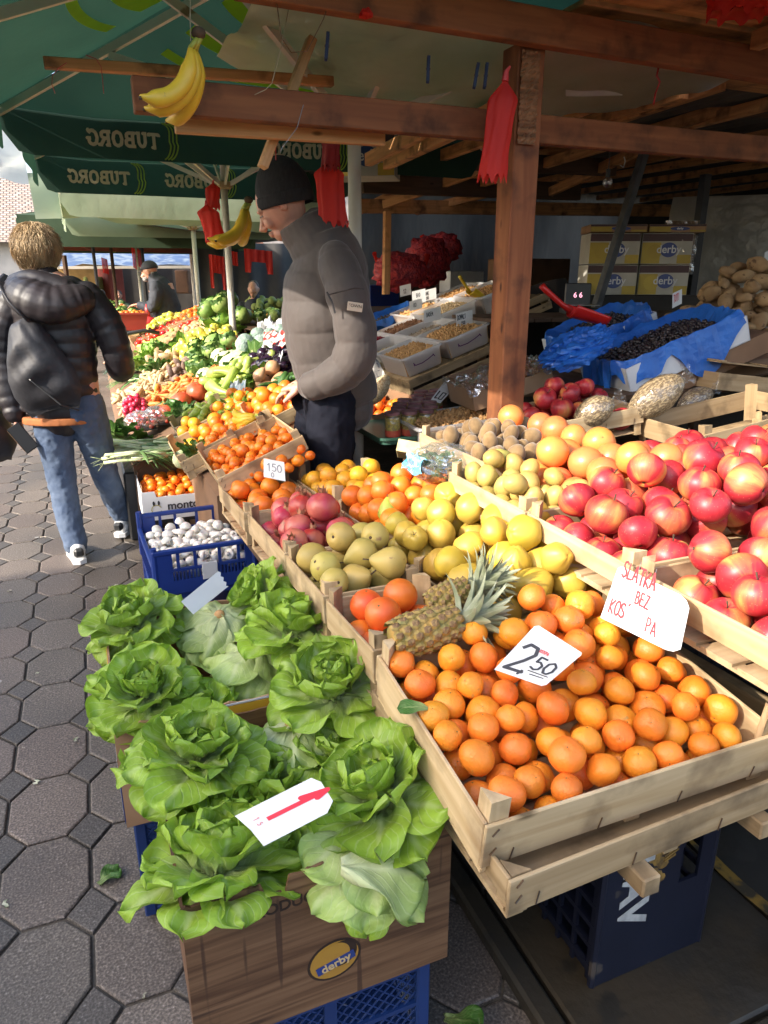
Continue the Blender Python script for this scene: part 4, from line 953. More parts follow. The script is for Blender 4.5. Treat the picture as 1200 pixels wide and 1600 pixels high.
pts=cull(pack(.40,.39,.02,.0265,h1,150,seed=5),.0265,h1)
scatter(tg,pts,.025,T(.385,4.02,.25),'tangerine','small tangerine in the white printed box','tangerine','tangerines in the white printed box',up=.8)
plastic_crate('grey plastic crate under the white tangerine box',.19,.58,3.83,4.2,.004,.246,BLACKP,False,name='plastic_crate')

# ------------------------------------------------ front crates
mand=[fruit_mesh('mandarin','mandarin',ORANGE,.0285,True,s,'star') for s in range(4)]
c1=(.76,.955,.655); tl1=R(7.5)
t,M1=crate('pale wooden crate of mandarins at the front corner of the stall',.60,.44,.105,c1,(tl1,0,0),post=.038,nails=True,side=.092,front=.088)
h1=lambda x,y:.125+.050*math.exp(-((x-.08)/.2)**2)*(1 if y>0 else 1+y*3)+.06*math.exp(-((x-.05)/.17)**2-((y-.16)/.12)**2)+.012*wb(x*25,y*25,1)-.03*max(0,-y-.12)*6-.035*math.exp(-((x-.30)/.1)**2-((y-.17)/.14)**2)
pm1=cull(pack(.585,.425,.012,.0290,h1,280,seed=11,jit=.13),.0290,h1,3.2)
MO=scatter(mand,pm1,.0285,M1,'mandarin','bright mandarin heaped in the pale front crate','mandarin','mandarins in the front crate',up=.8,seed=2)
# one with its leaf
b=MB(); leafgrid(b,0,R(25),R(-40),.055,.017,77,cup=.2,ruf=.002,nu=6,nv=8)
best=min(MO,key=lambda o:(o.matrix_world.translation-Gz(705,1090,.80)).length)
best['label']='mandarin with a green leaf still on its stem'; del best['group']
best.matrix_world=Matrix.Translation(best.matrix_world.translation)@Euler((.35,-.3,0)).to_matrix().to_4x4()
lf=b.build('leaf',GREENL,best,smooth=True,loc=(0,0,.026),rot=(0,0,R(150)))
crate('weathered empty crate under the front mandarin crate',.66,.52,.08,(.80,.95,.594),(R(2),0,R(1.5)),WCR2,post=.0,nails=True,front=.066)
# beer crate on end, batten ends, wooden legs
def beer_crate(label,loc,rz,mark=True):
    W_,D_,H_=.30,.36,.50
    t=thing('beer_crate',label,'beer crate',loc,(0,0,rz),'upended drinks crates'); m=pm('navy_crate_plastic',(.006,.008,.019),(.009,.011,.024),scale=6,rough=.42,spots=((.06,.05,.045),12,.66))
    b=MB(); # broad smooth face with hand slot
    b.box(-W_/2,W_*.18,-D_/2,-D_/2+.008,0,H_,0); b.box(W_*.36,W_/2,-D_/2,-D_/2+.008,0,H_,0)
    b.box(W_*.18,W_*.36,-D_/2,-D_/2+.008,0,H_*.42,0); b.box(W_*.18,W_*.36,-D_/2,-D_/2+.008,H_*.86,H_,0)
    for x in (-W_/2,W_/2): b.tube([(x,-D_/2+.006,0),(x,-D_/2+.006,H_)],.009,6)
    b.build('front_panel',m,t)
    for s in (-1,1):
        b=MB(); x=s*(W_/2-.005)
        for k in range(9): z=.03+k*.055; b.box(x-.005,x+.005,-D_/2+.012,D_/2,z,z+.012)
        for k in range(7): y=-D_/2+.02+k*.055; b.box(x-.0042,x+.0042,y,y+.010,0,H_)
        b.build('side_lattice',m,t)
    b=MB(); b.box(-W_/2+.012,W_/2-.012,D_/2-.02,D_/2-.012,0,H_); b.box(-W_/2+.012,W_/2-.012,-D_/2+.01,D_/2-.02,0,.01); b.box(-W_/2+.012,W_/2-.012,-D_/2+.01,D_/2-.02,H_-.01,H_-.001)
    b.build('crate_shell',m,t)
    if mark:
        wm=pm('worn_white_print',(.5,.5,.48),(.3,.3,.3),scale=40,rough=.6); gm=pm('worn_gold_print',(.30,.17,.04),(.12,.07,.025),scale=50,rough=.6,lo=.4,hi=.6)
        Mr=Matrix.Translation((-.070,-D_/2-.0008,.235))@FR@Matrix.Rotation(-math.pi/2,4,'Z')
        txt('LAV',.105,wm,Mr,t,bold=.004)
        b=MB(); g=random.Random(3)
        for k in range(9): b.sph((-.012+.014*math.sin(k*2.1),-D_/2-.0004,.33-.012*k),(.020-.001*k,.0006,.012),8,4,0,T(0,0,0))
        for k in range(6):
            a=-.5+k*.5; b.tube([(0,-D_/2-.001,.29+.008*k),(.03+.008*math.sin(k),-D_/2-.001,.30+.012*k)],.003,4)
        b.build('lion_emblem',gm,t)
    return t
beer_crate('dark navy drinks crate on end with white lettering under the front crate',(1.0,1.06,.034),R(0))
beer_crate('navy drinks crate on end in the dark under the apple crates',(1.75,1.35,.034),R(5),False)
def beam(name,label,cat,a,b_,w,h,mat,group=None,up=(0,0,1),ch=.003):
    a=Vector(a);b_=Vector(b_); d=b_-a; L_=d.length; d.normalize()
    x=Vector(up).cross(d)
    if x.length<1e-5: x=Vector((0,1,0))
    x.normalize(); y=d.cross(x); Mx=Matrix((( d.x,x.x,y.x),(d.y,x.y,y.y),(d.z,x.z,y.z)))
    q=MB(); n=max(2,int(L_/.4))
    q.box(0,L_,-w/2,w/2,-h/2,h/2,0,None,ch)
    o=q.build(name,mat,None,loc=a,rot=Mx.to_euler()); return tag(o,label,cat,group)
for i,x in enumerate((.74,1.02,1.35)):
    beam('batten',['rough wooden batten end sticking out under the front crates','wooden batten under the middle of the front crates','long batten carrying the apple crates'][i],'batten',(x,.665+.02*i,.564),(x,3.1,.50),.036,.036,WCR2)
beam('table_leg','pale wooden leg standing on the dark floor under the stall','table leg',(1.36,1.18,.034),(1.36,1.18,.54),.05,.03,WBL,up=(0,1,0))
beam('table_leg','dark wooden leg further in under the apple crates','table leg',(1.95,.95,.034),(1.95,.95,.74),.06,.06,WDK,up=(0,1,0))
# plank tables (thing > planks, legs)
def table(label,x0,x1,y0,y1,z0,z1,mat=WDK,leg=True):
    t=thing('market_table',label,'table',((x0+x1)/2,(y0+y1)/2,0)); n=int((x1-x0)/.13)+1; w=(x1-x0)/n
    cx,cy=(x0+x1)/2,(y0+y1)/2
    for k in range(n):
        b=MB(); a=(x0+w*(k+.5)-cx,y0-cy,z0-.012); c_=(x0+w*(k+.5)-cx,y1-cy,z1-.012); b.bar(a,c_,w*.94,.022,0,(0,0,1)); b.build('plank',mat,t)
    if leg:
        for sx in (.08,.92):
            for sy in (.06,.5,.94):
                zz=z0+(z1-z0)*sy-.03; b=MB(); x=x0+(x1-x0)*sx-cx; y=y0+(y1-y0)*sy-cy; b.box(x-.03,x+.03,y-.03,y+.03,.0,zz); b.build('leg',mat,t)
    return t
table('low plank table under the citrus and pear crates',.47,1.12,1.17,3.05,.648,.515)
table('raised plank table under the apple and grapefruit crates',1.125,3.05,.62,2.55,.80,.80)

# ------------------------------------------------ main row of crates
TL=R(-4.1)
def zl(y): return .648+(.515-.648)*(y-1.17)/(3.05-1.17)+.004
def rowcrate(label,x0,x1,y0,y1,H_=.125,**k):
    cy=(y0+y1)/2; return crate(label,x1-x0,y1-y0,H_,((x0+x1)/2,cy,zl(cy)),(TL,0,0),**k)
# red oranges
bo=[fruit_mesh('red_orange','citrus',BLOODO,.040,True,s,'button') for s in range(3)]
_,Mc=rowcrate('small crate of red oranges above the tall lettuce',.465,.735,1.185,1.50)
hf=lambda x,y:.14+.055*math.exp(-((x-.03)/.1)**2-((y-.08)/.09)**2)
scatter(bo,cull(pack(.25,.30,.015,.041,hf,40,seed=3),.041,hf),.040,Mc,'red_orange','deep orange fruit in the small crate above the lettuce','orange','red oranges in the small crate',up=.9)
# quinces
qu=[fruit_mesh('quince','quince',QUINCE,.044,True,s,'calyx') for s in range(4)]
_,Mc=rowcrate('crate of yellow quinces behind the pineapples',.745,1.085,1.185,1.62)
hf=lambda x,y:.19+.13*math.exp(-((x-.07)/.15)**2-((y-.02)/.26)**2)+.015*wb(x*20,y*20,2)
scatter(qu,cull(pack(.33,.42,.012,.044,hf,80,seed=7,jit=.14),.044,hf),.044,Mc,'quince','lumpy yellow quince heaped behind the pineapples','quince','yellow quinces heaped in their crate',up=1.6)
# pears
pe=[fruit_mesh('pear','pear',PEARM,.042,True,s,'pear') for s in range(3)]+[fruit_mesh('pear','quince',PEARM,.043,True,9,'calyx')]
_,Mc=rowcrate('wide crate of pale yellow pears beside the lettuces',.465,.735,1.52,1.885)
hf=lambda x,y:.185+.06*math.exp(-((x-.05)/.16)**2-((y-.02)/.18)**2)+.012*wb(x*20,y*20,2)
scatter(pe,cull(pack(.26,.35,.012,.043,hf,60,seed=8,jit=.12),.043,hf),.042,Mc,'pear','blotchy pale yellow pear at the pomegranate end','pear','pale pears in the crate beside the lettuces',lay=True)
_,Mc=rowcrate('crate of waxy yellow pears behind the quinces',.745,1.10,1.635,1.885,posts=(0,1,0,1))
hf=lambda x,y:.20+.11*math.exp(-((x-.06)/.15)**2-((y-.02)/.2)**2)+.012*wb(x*20,y*20,2)
pe2=[fruit_mesh('pear','quince',pm('waxy_pear_skin',(.54,.38,.05),(.44,.31,.05),scale=10,rough=.4,objvar=.08,huevar=.012,spots=((.3,.18,.06),28,.72)),.043,True,s+20,'calyx') for s in range(3)]
scatter(pe2,cull(pack(.34,.24,.012,.042,hf,60,seed=9,jit=.12),.042,hf),.043,Mc,'pear','waxy yellow pear heaped by the kiwi crate','pear','waxy pears heaped behind the quinces',up=1.5)
gp=fruit_mesh('green_pear','bosc',GPEAR,.036,True,2,'pear')
for (px,py,z,rx,ry,lab) in ((607,798,.775,.1,-.15,'green pear standing upright on the pale pears'),(700,770,.80,1.2,.5,'green pear lying under the broccoli bag'),(570,855,.70,1.4,.2,'green pear half hidden among the pale pears')):
    p=Gz(px,py,z); mobj('green_pear',gp,loc=p,rot=(rx,ry,px)); tag(C.objects[-1],lab,'pear')
# pomegranates
po=[fruit_mesh('pomegranate','pom',POM,.046,True,s) for s in range(3)]
def crown_mesh():
    b=MB()
    for k in range(6):
        a=k*1.047; c_,s_=math.cos(a),math.sin(a)
        b.add([(c_*.008-s_*.006,s_*.008+c_*.006,.043),(c_*.008+s_*.006,s_*.008-c_*.006,.043),(c_*.017,s_*.017,.066),(c_*.005,s_*.005,.046)],[(0,1,2),(1,3,2),(3,0,2)])
    b.tube([(0,0,.040),(0,0,.048),(0,0,.056)],[.008,.0095,.010],8,0,None,False); return b.mesh('crown',pm('pomegranate_crown',(.45,.2,.1),(.22,.1,.05),scale=60,rough=.7))
cm=crown_mesh()
_,Mc=rowcrate('crate of pomegranates between the pears and the oranges',.465,.765,1.90,2.42)
hf=lambda x,y:.165+.095*math.exp(-((x-.02)/.13)**2-((y+.0)/.2)**2)
scatter(po,cull(pack(.29,.50,.012,.046,hf,70,seed=12,jit=.15),.046,hf),.046,Mc,'pomegranate','blotched red pomegranate in the heap','pomegranate','pomegranates heaped in their crate',up=1.0,kids=[('crown',cm)])
# oranges right of the pomegranates
og=[fruit_mesh('orange','citrus',ORAN2,.039,True,s,'button') for s in range(3)]
le=[fruit_mesh('yellow_orange','citrus',LEMON,.037,True,s+5,'button') for s in range(3)]
_,Mc=rowcrate('crate of oranges between pomegranates and broccoli bag',.78,1.10,1.905,2.36,posts=(1,1,0,0))
hf=lambda x,y:.20+.10*math.exp(-((x-.06)/.2)**2-((y-.05)/.3)**2)
scatter(og,cull(pack(.31,.44,.012,.039,hf,80,seed=13),.039,hf),.039,Mc,'orange','shiny orange heaped beside the pomegranates','orange','oranges beside the pomegranates',up=1.)
_,Mc=rowcrate('crate of paler yellow oranges in front of the man in the beanie',.78,1.12,2.38,2.90,post=.07)
hf=lambda x,y:.17+.07*math.exp(-((x-.03)/.2)**2-((y-.0)/.25)**2)
scatter(le,cull(pack(.33,.5,.012,.038,hf,90,seed=14),.038,hf),.037,Mc,'yellow_orange','yellowish orange in front of the man in the beanie','orange','yellowish oranges in the far crate',up=1.)
_,Mc=rowcrate('crate of large oranges at the corner nearest the mushrooms',.455,.765,2.44,2.98)
hf=lambda x,y:.135+.05*math.exp(-((x+.0)/.2)**2-((y-.02)/.25)**2)
scatter(og,cull(pack(.29,.52,.012,.040,hf,80,seed=15),.040,hf),.039,Mc,'orange','large orange in the aisle corner crate above the mushrooms','orange','large oranges in the corner crate',up=1.)

# ------------------------------------------------ raised row: apples, grapefruit, kiwis
ap=[fruit_mesh('apple','apple',APPLE,.046,True,s,'apple') for s in range(4)]
def upcrate(label,x0,x1,y0,y1,z0=.845,H_=.09,**k): return crate(label,x1-x0,y1-y0,H_,((x0+x1)/2,(y0+y1)/2,z0),(0,0,0),**k)
hA=lambda x,y:.150+.09*math.exp(-((x-.05)/.22)**2)+.02*wb(x*12,y*12,3)
hA2=lambda x,y:.150+.13*math.exp(-((x-.08)/.22)**2-((y-.0)/.3)**2)+.02*wb(x*12,y*12,5)
_,Mc=upcrate('apple crate above the sweet-without-seeds card',.975,1.575,.60,1.035,posts=(1,1,1,1))
scatter(ap,cull(pack(.585,.42,.012,.047,hA,90,seed=21,jit=.12),.047,hA),.046,Mc,'apple','large crimson apple in the apple crate just above the mandarins','apple','apples in the crate above the mandarins',up=.9,seed=5)
_,Mc=upcrate('apple crate between the quinces and the empty crates',.975,1.575,1.045,1.43)
scatter(ap,cull(pack(.585,.37,.012,.047,hA2,90,seed=22,jit=.12),.047,hA2),.046,Mc,'apple','large crimson apple in the crate above the quinces','apple','apples in the crate above the quinces',up=.9,seed=6)
hA3=lambda x,y:.15+.13*math.exp(-((x+.08)/.22)**2-((y-.0)/.3)**2)
_,Mc=upcrate('apple crate set deeper in the stall',1.585,2.185,1.0,1.80)
scatter(ap,cull(pack(.585,.78,.012,.047,hA3,140,seed=23,jit=.12),.047,hA3,2.6),.046,Mc,'apple','crimson apple in the deeper crate by the empty crates','apple','apples in the deeper crate',up=.9,seed=7)
gf=[fruit_mesh('grapefruit','citrus',GRAPEF,.049,True,s+3,'button') for s in range(3)]
_,Mc=upcrate('crate of grapefruits and small pears beside the apples',.975,1.575,1.44,1.86,H_=.09)
hf=lambda x,y:.15+.085*math.exp(-((x-.10)/.2)**2)
P_=pack(.36,.41,.012,.049,hf,40,seed=31,cx=.11)
scatter(gf,cull(P_,.049,hf),.049,Mc,'grapefruit','pink blushed grapefruit next to the apples','grapefruit','grapefruits next to the apples',up=1.)
sp=[fruit_mesh('small_pear','kiwi',PEARM,.033,True,s+11,'calyx') for s in range(3)]
P2=pack(.585,.41,.012,.033,lambda x,y:.14+.03*wb(x*9,y*9,0),90,seed=32,prev=P_,poly=lambda x,y:x<-.06)
scatter(sp,P2,.033,Mc,'small_pear','small mottled yellow fruit beside the grapefruits','small pear','small mottled fruits in the grapefruit crate',up=1.2)
p=Gz(782,715,.965); mobj('green_pear',fruit_mesh('conical_pear','bosc',pm('mottled_green_skin',(.5,.45,.12),(.36,.36,.08),scale=20,rough=.5,spots=((.2,.13,.05),30,.62)),.03,True,4,'pear'),loc=p,rot=(0,1.35,.0)); tag(C.objects[-1],'long necked green and brown pear lying on the small mottled fruits','pear')
ki=[fruit_mesh('kiwi','kiwi',KIWI,.032,True,s,None) for s in range(3)]
_,Mc=upcrate('crate of kiwis behind the broccoli bag',1.13,1.60,1.88,2.40,H_=.09)
hf=lambda x,y:.13+.05*math.exp(-((x+.05)/.15)**2-((y-.0)/.2)**2)
P_=pack(.16,.5,.012,.049,lambda x,y:.19,20,seed=33,cx=.14)
scatter(gf,cull(P_,.049,hf),.049,Mc,'grapefruit','orange pink grapefruit beside the kiwis','grapefruit','grapefruits beside the kiwis',up=1.)
P2=pack(.45,.5,.012,.032,hf,120,seed=34,prev=P_,poly=lambda x,y:x<.10)
scatter(ki,cull(P2,.032,hf,4),.032,Mc,'kiwi','pale brown kiwi in the crate behind the broccoli bag','kiwi','kiwis in their crate',up=1.3)

# litter on the paving
SCR=pm('litter_scrap',(.5,.46,.36),(.2,.22,.1),scale=60,rough=.8,objvar=.3,huevar=.06)
LS=[]
for k in range(3):
    b=MB(); b.grid(3,3,lambda u,v:((u-.5)*.016*(1+.4*k),(v-.5)*.010+.004*math.sin(u*7+k),.0012+.004*abs(wb(u*9,v*9,k)))); LS.append(b.mesh('scrap',SCR,True))
g=random.Random(77)
for k in range(46):
    x=g.uniform(-1.6,.02); y=g.uniform(.95,4.5)
    o=mobj('litter_scrap',LS[k%3],loc=(x,y,.0015),rot=(0,0,g.uniform(0,6)),sc=g.uniform(.4,1.5)); tag(o,'tiny dry scrap lying on the paving stones','scrap','tiny scraps on the paving')
# ------------------------------------------------ price cards in front
GREYI=pm('faded_ink',(.16,.17,.2),(.3,.3,.33),scale=60,rough=.5)
def wr(s,x,y,h,w,m,gap=.06,wid=.62,jit=.04,seed=1): return (text_paths(s,x,y,h,gap,wid,jit,seed),w,m)
REDP=pm('red_paint_mark',(.72,.03,.05),(.6,.02,.04),scale=30,rough=.5)
card('white card with a red figure one lying on the front lettuces',Gz(367,1275,.655),Gz(412,1322,.655),Gz(525,1258,.70),Gz(495,1211,.70),
 [([[(.46,.42),(.47,1.1),(.48,1.62)],[(.46,1.25),(.36,1.18),(.48,1.72),(.56,1.45)]],.11,REDP),(text_paths('1',.3,.2,.12)+text_paths('.5',.42,.2,.1),.012,REDP)],cut=[(0,0),(.5,.02),(1,0),(1,.86),(.8,1),(.22,1),(0,.93)])
card('faded price card with a wavy edge among the back lettuces',Gz(302,960,.665),Gz(283,940,.70),Gz(340,893,.72),Gz(357,916,.685),
 [wr('150',.15,.7,.55,.05,GREYI,.03,.42),([[(.2,.5),(.8,.5)],[(.3,.42),(.7,.42)]],.03,GREYI),([[(.1,2.0),(.5,1.3)],[(.2,2.0),(.55,1.45)]],.02,GREYI)],cut=[(0,0),(1,0),(1,.96),(.85,1),(.7,.95),(.55,1.0),(.4,.95),(.25,1),(.1,.95),(0,1)])
card('white card marked two fifty on the mandarins',Gz(772,1046,.835),Gz(850,1073,.835),Gz(908,1012,.90),Gz(838,975,.90),
 [wr('2',.10,.12,.66,.07,INK,0,.62,0),wr('50',.50,.30,.34,.045,INK,.06,.62,0),([[(.52,.24),(.90,.26)],[(.6,.17),(.86,.19)]],.025,INK),([[(.45,.20),(.42,.08)]],.05,INK),wr('KOSPA',.42,.72,.075,.012,RED_INK,.03,.5)],cut=[(.0,.0),(.95,0),(1,.06),(1,.95),(.97,1),(.06,1),(0,.95)])
tl,tr,br,bl=Vx(966,882,.957),Vx(1088,944,.952),Vx(1066,1028,.875),Vx(938,965,.885)
card('large white card with red capitals leaning on the apple crate',bl,br,tr,tl,
 [wr('SLATKA',.09,.45,.155,.022,RED_INK,.055,.52,.05,3),wr('BEZ',.36,.27,.12,.018,RED_INK,.05,.52,.05,4),wr('KOS',.07,.08,.13,.02,RED_INK,.06,.55,.05,5),wr('^',.28,.08,.13,.014,RED_INK,.06,.5,0,5),wr('PA',.56,.06,.13,.016,RED_INK,.07,.52,.06,6),
  ([[(.30,.0),(.305,.66)],[(.52,.0),(.53,.66)]],.005,GREYI)],cut=[(.0,.0),(.82,.0),(.9,.03),(.97,.12),(1,.85),(.96,.95),(.88,1),(.06,1),(.01,.93)])
card('small card clipped to the corner crate of large oranges',Gz(412,745,.74),Gz(446,752,.74),Gz(444,722,.79),Gz(412,716,.79),[wr('150',.15,.38,.4,.05,GREYI),wr('40',.2,.06,.25,.04,GREYI)])
card('blank white card on the far tangerines',Gz(330,722,.60),Gz(352,718,.60),Gz(358,697,.66),Gz(324,700,.66),[([[(.2,.3),(.7,.35)]],.01,GREYI)])
card('white card with figure ten standing among the jars',Uy(672,626,3.25),Uy(688,630,3.25),Uy(712,604,3.3),Uy(694,597,3.3),[([[(.18,.35),(.18,1.25)]],.12,INK),([[(.5,.4),(.8,.4),(.8,1.2),(.5,1.2),(.5,.4)]],.1,INK)],n=4)
card('white card with figure seventeen in the walnut tray',Uy(750,641,3.0),Uy(768,642,3.0),Uy(787,613,3.05),Uy(768,608,3.05),[([[(.22,.35),(.22,1.4)],[(.1,1.15),(.22,1.4)]],.12,INK),([[(.45,1.4),(.88,1.4),(.6,.35)],[(.5,.9),(.85,.9)]],.1,INK)])

# ------------------------------------------------ pineapples
PSK=pm('pineapple_skin',(.42,.25,.06),(.22,.19,.05),scale=40,rough=.6,bump=.4,bscale=160)
PEY=pm('pineapple_eye',(.15,.075,.03),(.28,.18,.07),scale=120,rough=.7)
PLF=leaf_mat('pineapple_leaf',(.22,.25,.14),(.42,.44,.31),(.38,.40,.28),trans=.1,bump=.2)
def pineapple(label,base,tip,r=.05,L_=.17,seed=1,nl=52,ll=.15):
    base=Vector(base); ax=(Vector(tip)-base).normalized(); q=ax.to_track_quat('Z','Y')
    t=thing('pineapple',label,'pineapple',base); t.rotation_euler=q.to_euler(); g=random.Random(seed)
    prof=lambda v:r*(.62+.38*math.sin(math.pi*(.12+.80*v)))*(1 if v>.04 else .8)
    b=MB(); b.tube([(0,0,L_*v) for v in (0,.02,.1,.25,.4,.55,.7,.85,.97,1)],[prof(v)*.96 if 0<v<1 else prof(v)*.6 for v in (0,.02,.1,.25,.4,.55,.7,.85,.97,1)],20)
    rows=8
    for i in range(rows):
        n=10; z=L_*(i+.5)/rows
        for k in range(n):
            a=(k+(i%2)*.5)/n*6.2832+i*.12; rr=prof((i+.5)/rows); hw=math.pi*rr/n*.97; hh=L_/rows*.60
            c_,s_=math.cos(a),math.sin(a)
            def P(u,w,e): return ((rr*.955+e)*c_-u*s_,(rr*.955+e)*s_+u*c_,z+w)
            V=[P(-hw,0,0),P(-hw*.55,-hh,0),P(hw*.55,-hh,0),P(hw,0,0),P(hw*.55,hh,0),P(-hw*.55,hh,0)]
            V+=[P(-hw*.62,0,.0045),P(-hw*.36,-hh*.66,.004),P(hw*.36,-hh*.66,.004),P(hw*.62,0,.0045),P(hw*.36,hh*.66,.005),P(-hw*.36,hh*.66,.005)]
            V+=[P(-hw*.2,hh*.0,.0055),P(0,-hh*.3,.0055),P(hw*.2,0,.0055),P(0,hh*.25,.0085)]
            b.add(V,[(j,(j+1)%6,6+(j+1)%6,6+j) for j in range(6)],0); b.add(V[6:],[(0,1,7,6),(1,2,7),(2,3,8,7),(3,4,9,8),(4,5,9),(5,0,6,9),(6,7,8,9)],1)
    b.build('fruit_body',[PSK,PEY],t,smooth=False)
    b=MB()
    for k in range(nl):
        f=k/nl; a=k*2.4; e=R(32+52*f+g.uniform(-8,8)); Lf=ll*.9*(.55+.45*math.sin(math.pi*(.25+.6*f)))*g.uniform(.85,1.1); w=.017*(1-.25*f); c_,s_=math.cos(a),math.sin(a); cu=g.uniform(.15,.7)
        def fn(u,v):
            u=u*2-1; ww=w*(1-v)**.75*(1-.15*v); ee=e-cu*v*(1-f*.6); x=.012+math.cos(ee)*Lf*v; zz=L_*.96+f*.05+math.sin(ee)*Lf*v; n=abs(u)*ww*.55
            x2=x-math.sin(ee)*n; z2=zz+math.cos(ee)*n; y=u*ww
            return (x2*c_-y*s_,x2*s_+y*c_,z2)
        b.grid(2,7,fn)
    b.build('leaf_crown',PLF,t,smooth=True); return t
pineapple('pineapple lying across the corner of the front mandarin crate',Gz(610,1000,.815),Gz(800,950,.835),r=.043,L_=.15,seed=1,ll=.11)
pineapple('second pineapple whose leaves rise over the quinces',Gz(668,948,.82),Gz(800,893,.885),r=.034,L_=.10,seed=2,ll=.10)

# ------------------------------------------------ broccoli bag, wax box, walnuts, jars
CLR=clear_plastic('clear_bag',(.95,.97,.97),.3,.1,.14)
BROC=pm('broccoli_head',(.045,.11,.03),(.09,.18,.05),scale=60,rough=.9,bump=1.,bscale=120,bdist=.006)
t=thing('vegetable_bag','crumpled clear bag of broccoli with a blue band on the oranges','bag',Gz(690,745,.84))
b=MB(); g=random.Random(4)
for k in range(26): b.sph((g.uniform(-.075,.085),g.uniform(-.06,.06),g.uniform(.02,.07)),g.uniform(.018,.03),8,6,0,None,lambda q,d:q*(1+.25*wb(d.x*5,d.y*5,d.z*5)))
b.build('broccoli',BROC,t,smooth=True)
b=MB(); b.sph((0,0,.05),(.13,.095,.065),28,18,0,None,lambda q,d:q*(1+.13*wb(d.x*4,d.y*4,d.z*4)+.05*wb(d.x*13,d.y*11,d.z*12)+(.35*max(0,d.x-.5)*max(0,d.z+.2))))
b.build('bag_film',CLR,t,smooth=False)
b=MB(); b.grid(10,6,lambda u,v:(-.125+.03*v+.012*wb(u*6,v*3,0),-.07+.13*u,.035+.055*v+.01*wb(u*5,v*6,2))); o=b.build('blue_band',pm('sky_blue_film',(.12,.42,.62),(.5,.65,.7),scale=18,rough=.3,lo=.5,hi=.6),t)
# printed small box
t=thing('small_box','small cream box with a purple oval print leaning by the walnut tray','box',Uy(650,715,2.72),(R(-30),R(8),R(-32)))
b=MB(); b.box(-.085,.085,-.055,.055,0,.055,0,None,.002); b.build('box_shell',pm('cream_print_card',(.72,.62,.36),(.66,.5,.22),scale=24,rough=.5),t)
b=MB(); b.add([(-.01+.045*math.cos(a*.3142)*(1+.15*math.sin(a*1.9)),.002+.028*math.sin(a*.3142),.0556) for a in range(20)],[tuple(range(20))]); b.build('purple_print',pm('purple_print',(.12,.08,.4),(.45,.4,.6),scale=60,rough=.5),t)
# walnut tray
TUB=clear_plastic('milky_tub',(.86,.86,.88),.12,.3,.55)
WALN=pm('walnut_kernel',(.42,.24,.09),(.26,.13,.045),scale=60,rough=.7,bump=.8,bscale=180,bdist=.003,objvar=.1)
NUTS=pm('pale_nut',(.55,.34,.14),(.38,.2,.07),scale=60,rough=.6,objvar=.1)
def tub_mesh(b,W_,D_,H_,tp=.9,rim=.012):
    def ring(s,z,o=0,n=6):
        P=[]; w=W_/2*s+o; d=D_/2*s+o; rr=.035
        for cx,cy,a0 in ((w-rr,d-rr,0),(-w+rr,d-rr,90),(-w+rr,-d+rr,180),(w-rr,-d+rr,270)):
            for k in range(n): a=R(a0+90*k/(n-1)); P.append((cx+rr*math.cos(a),cy+rr*math.sin(a),z))
        return P
    rs=[ring(tp,0),ring(tp+.02,H_*.1),ring(.985,H_*.93),ring(1,H_,0),ring(1,H_,rim),ring(1,H_-.012,rim+.001)]; n=len(rs[0]); V=[p for r_ in rs for p in r_]
    Fc=[(i*n+k,i*n+(k+1)%n,(i+1)*n+(k+1)%n,(i+1)*n+k) for i in range(len(rs)-1) for k in range(n)]+[tuple(range(n))[::-1]]
    b.add(V,Fc)
def kernels(b,n,W_,D_,z,hf,r,seed,mi=0,irr=.5,flat=.6):
    g=random.Random(seed)
    for k in range(n):
        x=g.uniform(-W_/2,W_/2); y=g.uniform(-D_/2,D_/2); s=r*g.uniform(.7,1.25); ph=g.uniform(0,9)
        b.sph((0,0,0),(s,s*.8,s*flat),6,5,mi,Matrix.Translation((x,y,z+hf(x,y)+g.uniform(-.5,.6)*r))@Euler((g.uniform(0,3),g.uniform(0,3),g.uniform(0,6))).to_matrix().to_4x4(),lambda q,d:q*(1+irr*.5*wb(d.x*3+ph,d.y*3,d.z*3)))
def nut_tub(label,W_,D_,H_,loc,rot,mat,r,n,seed,heap=.02,mark=False,name='nut_tub',flat=.6,lvl=.8,cat='tub',fill='nuts'):
    t=thing(name,label,cat,loc,rot,'plastic tubs of dried goods'); b=MB(); tub_mesh(b,W_,D_,H_); b.build('tub_shell',TUB,t,smooth=False)
    b=MB(); hf=lambda x,y:heap*(1-(2*x/W_)**2)*(1-(2*y/D_)**2)
    b.grid(10,8,lambda u,v:((u-.5)*W_*.93,(v-.5)*D_*.93,H_*lvl-.004+hf((u-.5)*W_,(v-.5)*D_)))
    for s in (1,):  # bulk seen through the wall
        w,d=W_*.455,D_*.455; V=[(-w*.96,-d*.96,.004),(w*.96,-d*.96,.004),(w*.96,d*.96,.004),(-w*.96,d*.96,.004),(-w*1.01,-d*1.01,H_*lvl),(w*1.01,-d*1.01,H_*lvl),(w*1.01,d*1.01,H_*lvl),(-w*1.01,d*1.01,H_*lvl)]
        b.add(V,[(0,3,2,1),(0,1,5,4),(1,2,6,5),(2,3,7,6),(3,0,4,7)])
    kernels(b,n,W_*.88,D_*.88,H_*lvl,hf,r,seed,flat=flat)
    o=b.build(fill,mat,t,smooth=False); o['kind']='stuff'
    if mark:
        b=MB(); zz=H_*.55
        pen(b,[[(-W_*.25,.0),(-W_*.22,-.012),(-W_*.05,-.014),(W_*.12,-.004),(W_*.25,.008)],[(-W_*.25,.008),(-W_*.25,-.012)],[(W_*.24,.014),(W_*.27,-.004)]],.006,lambda x,y,e:(x,-D_/2*.97-.003-e,zz+y))
        b.build('purple_scribble',pm('purple_marker',(.12,.02,.18)),t)
    return t
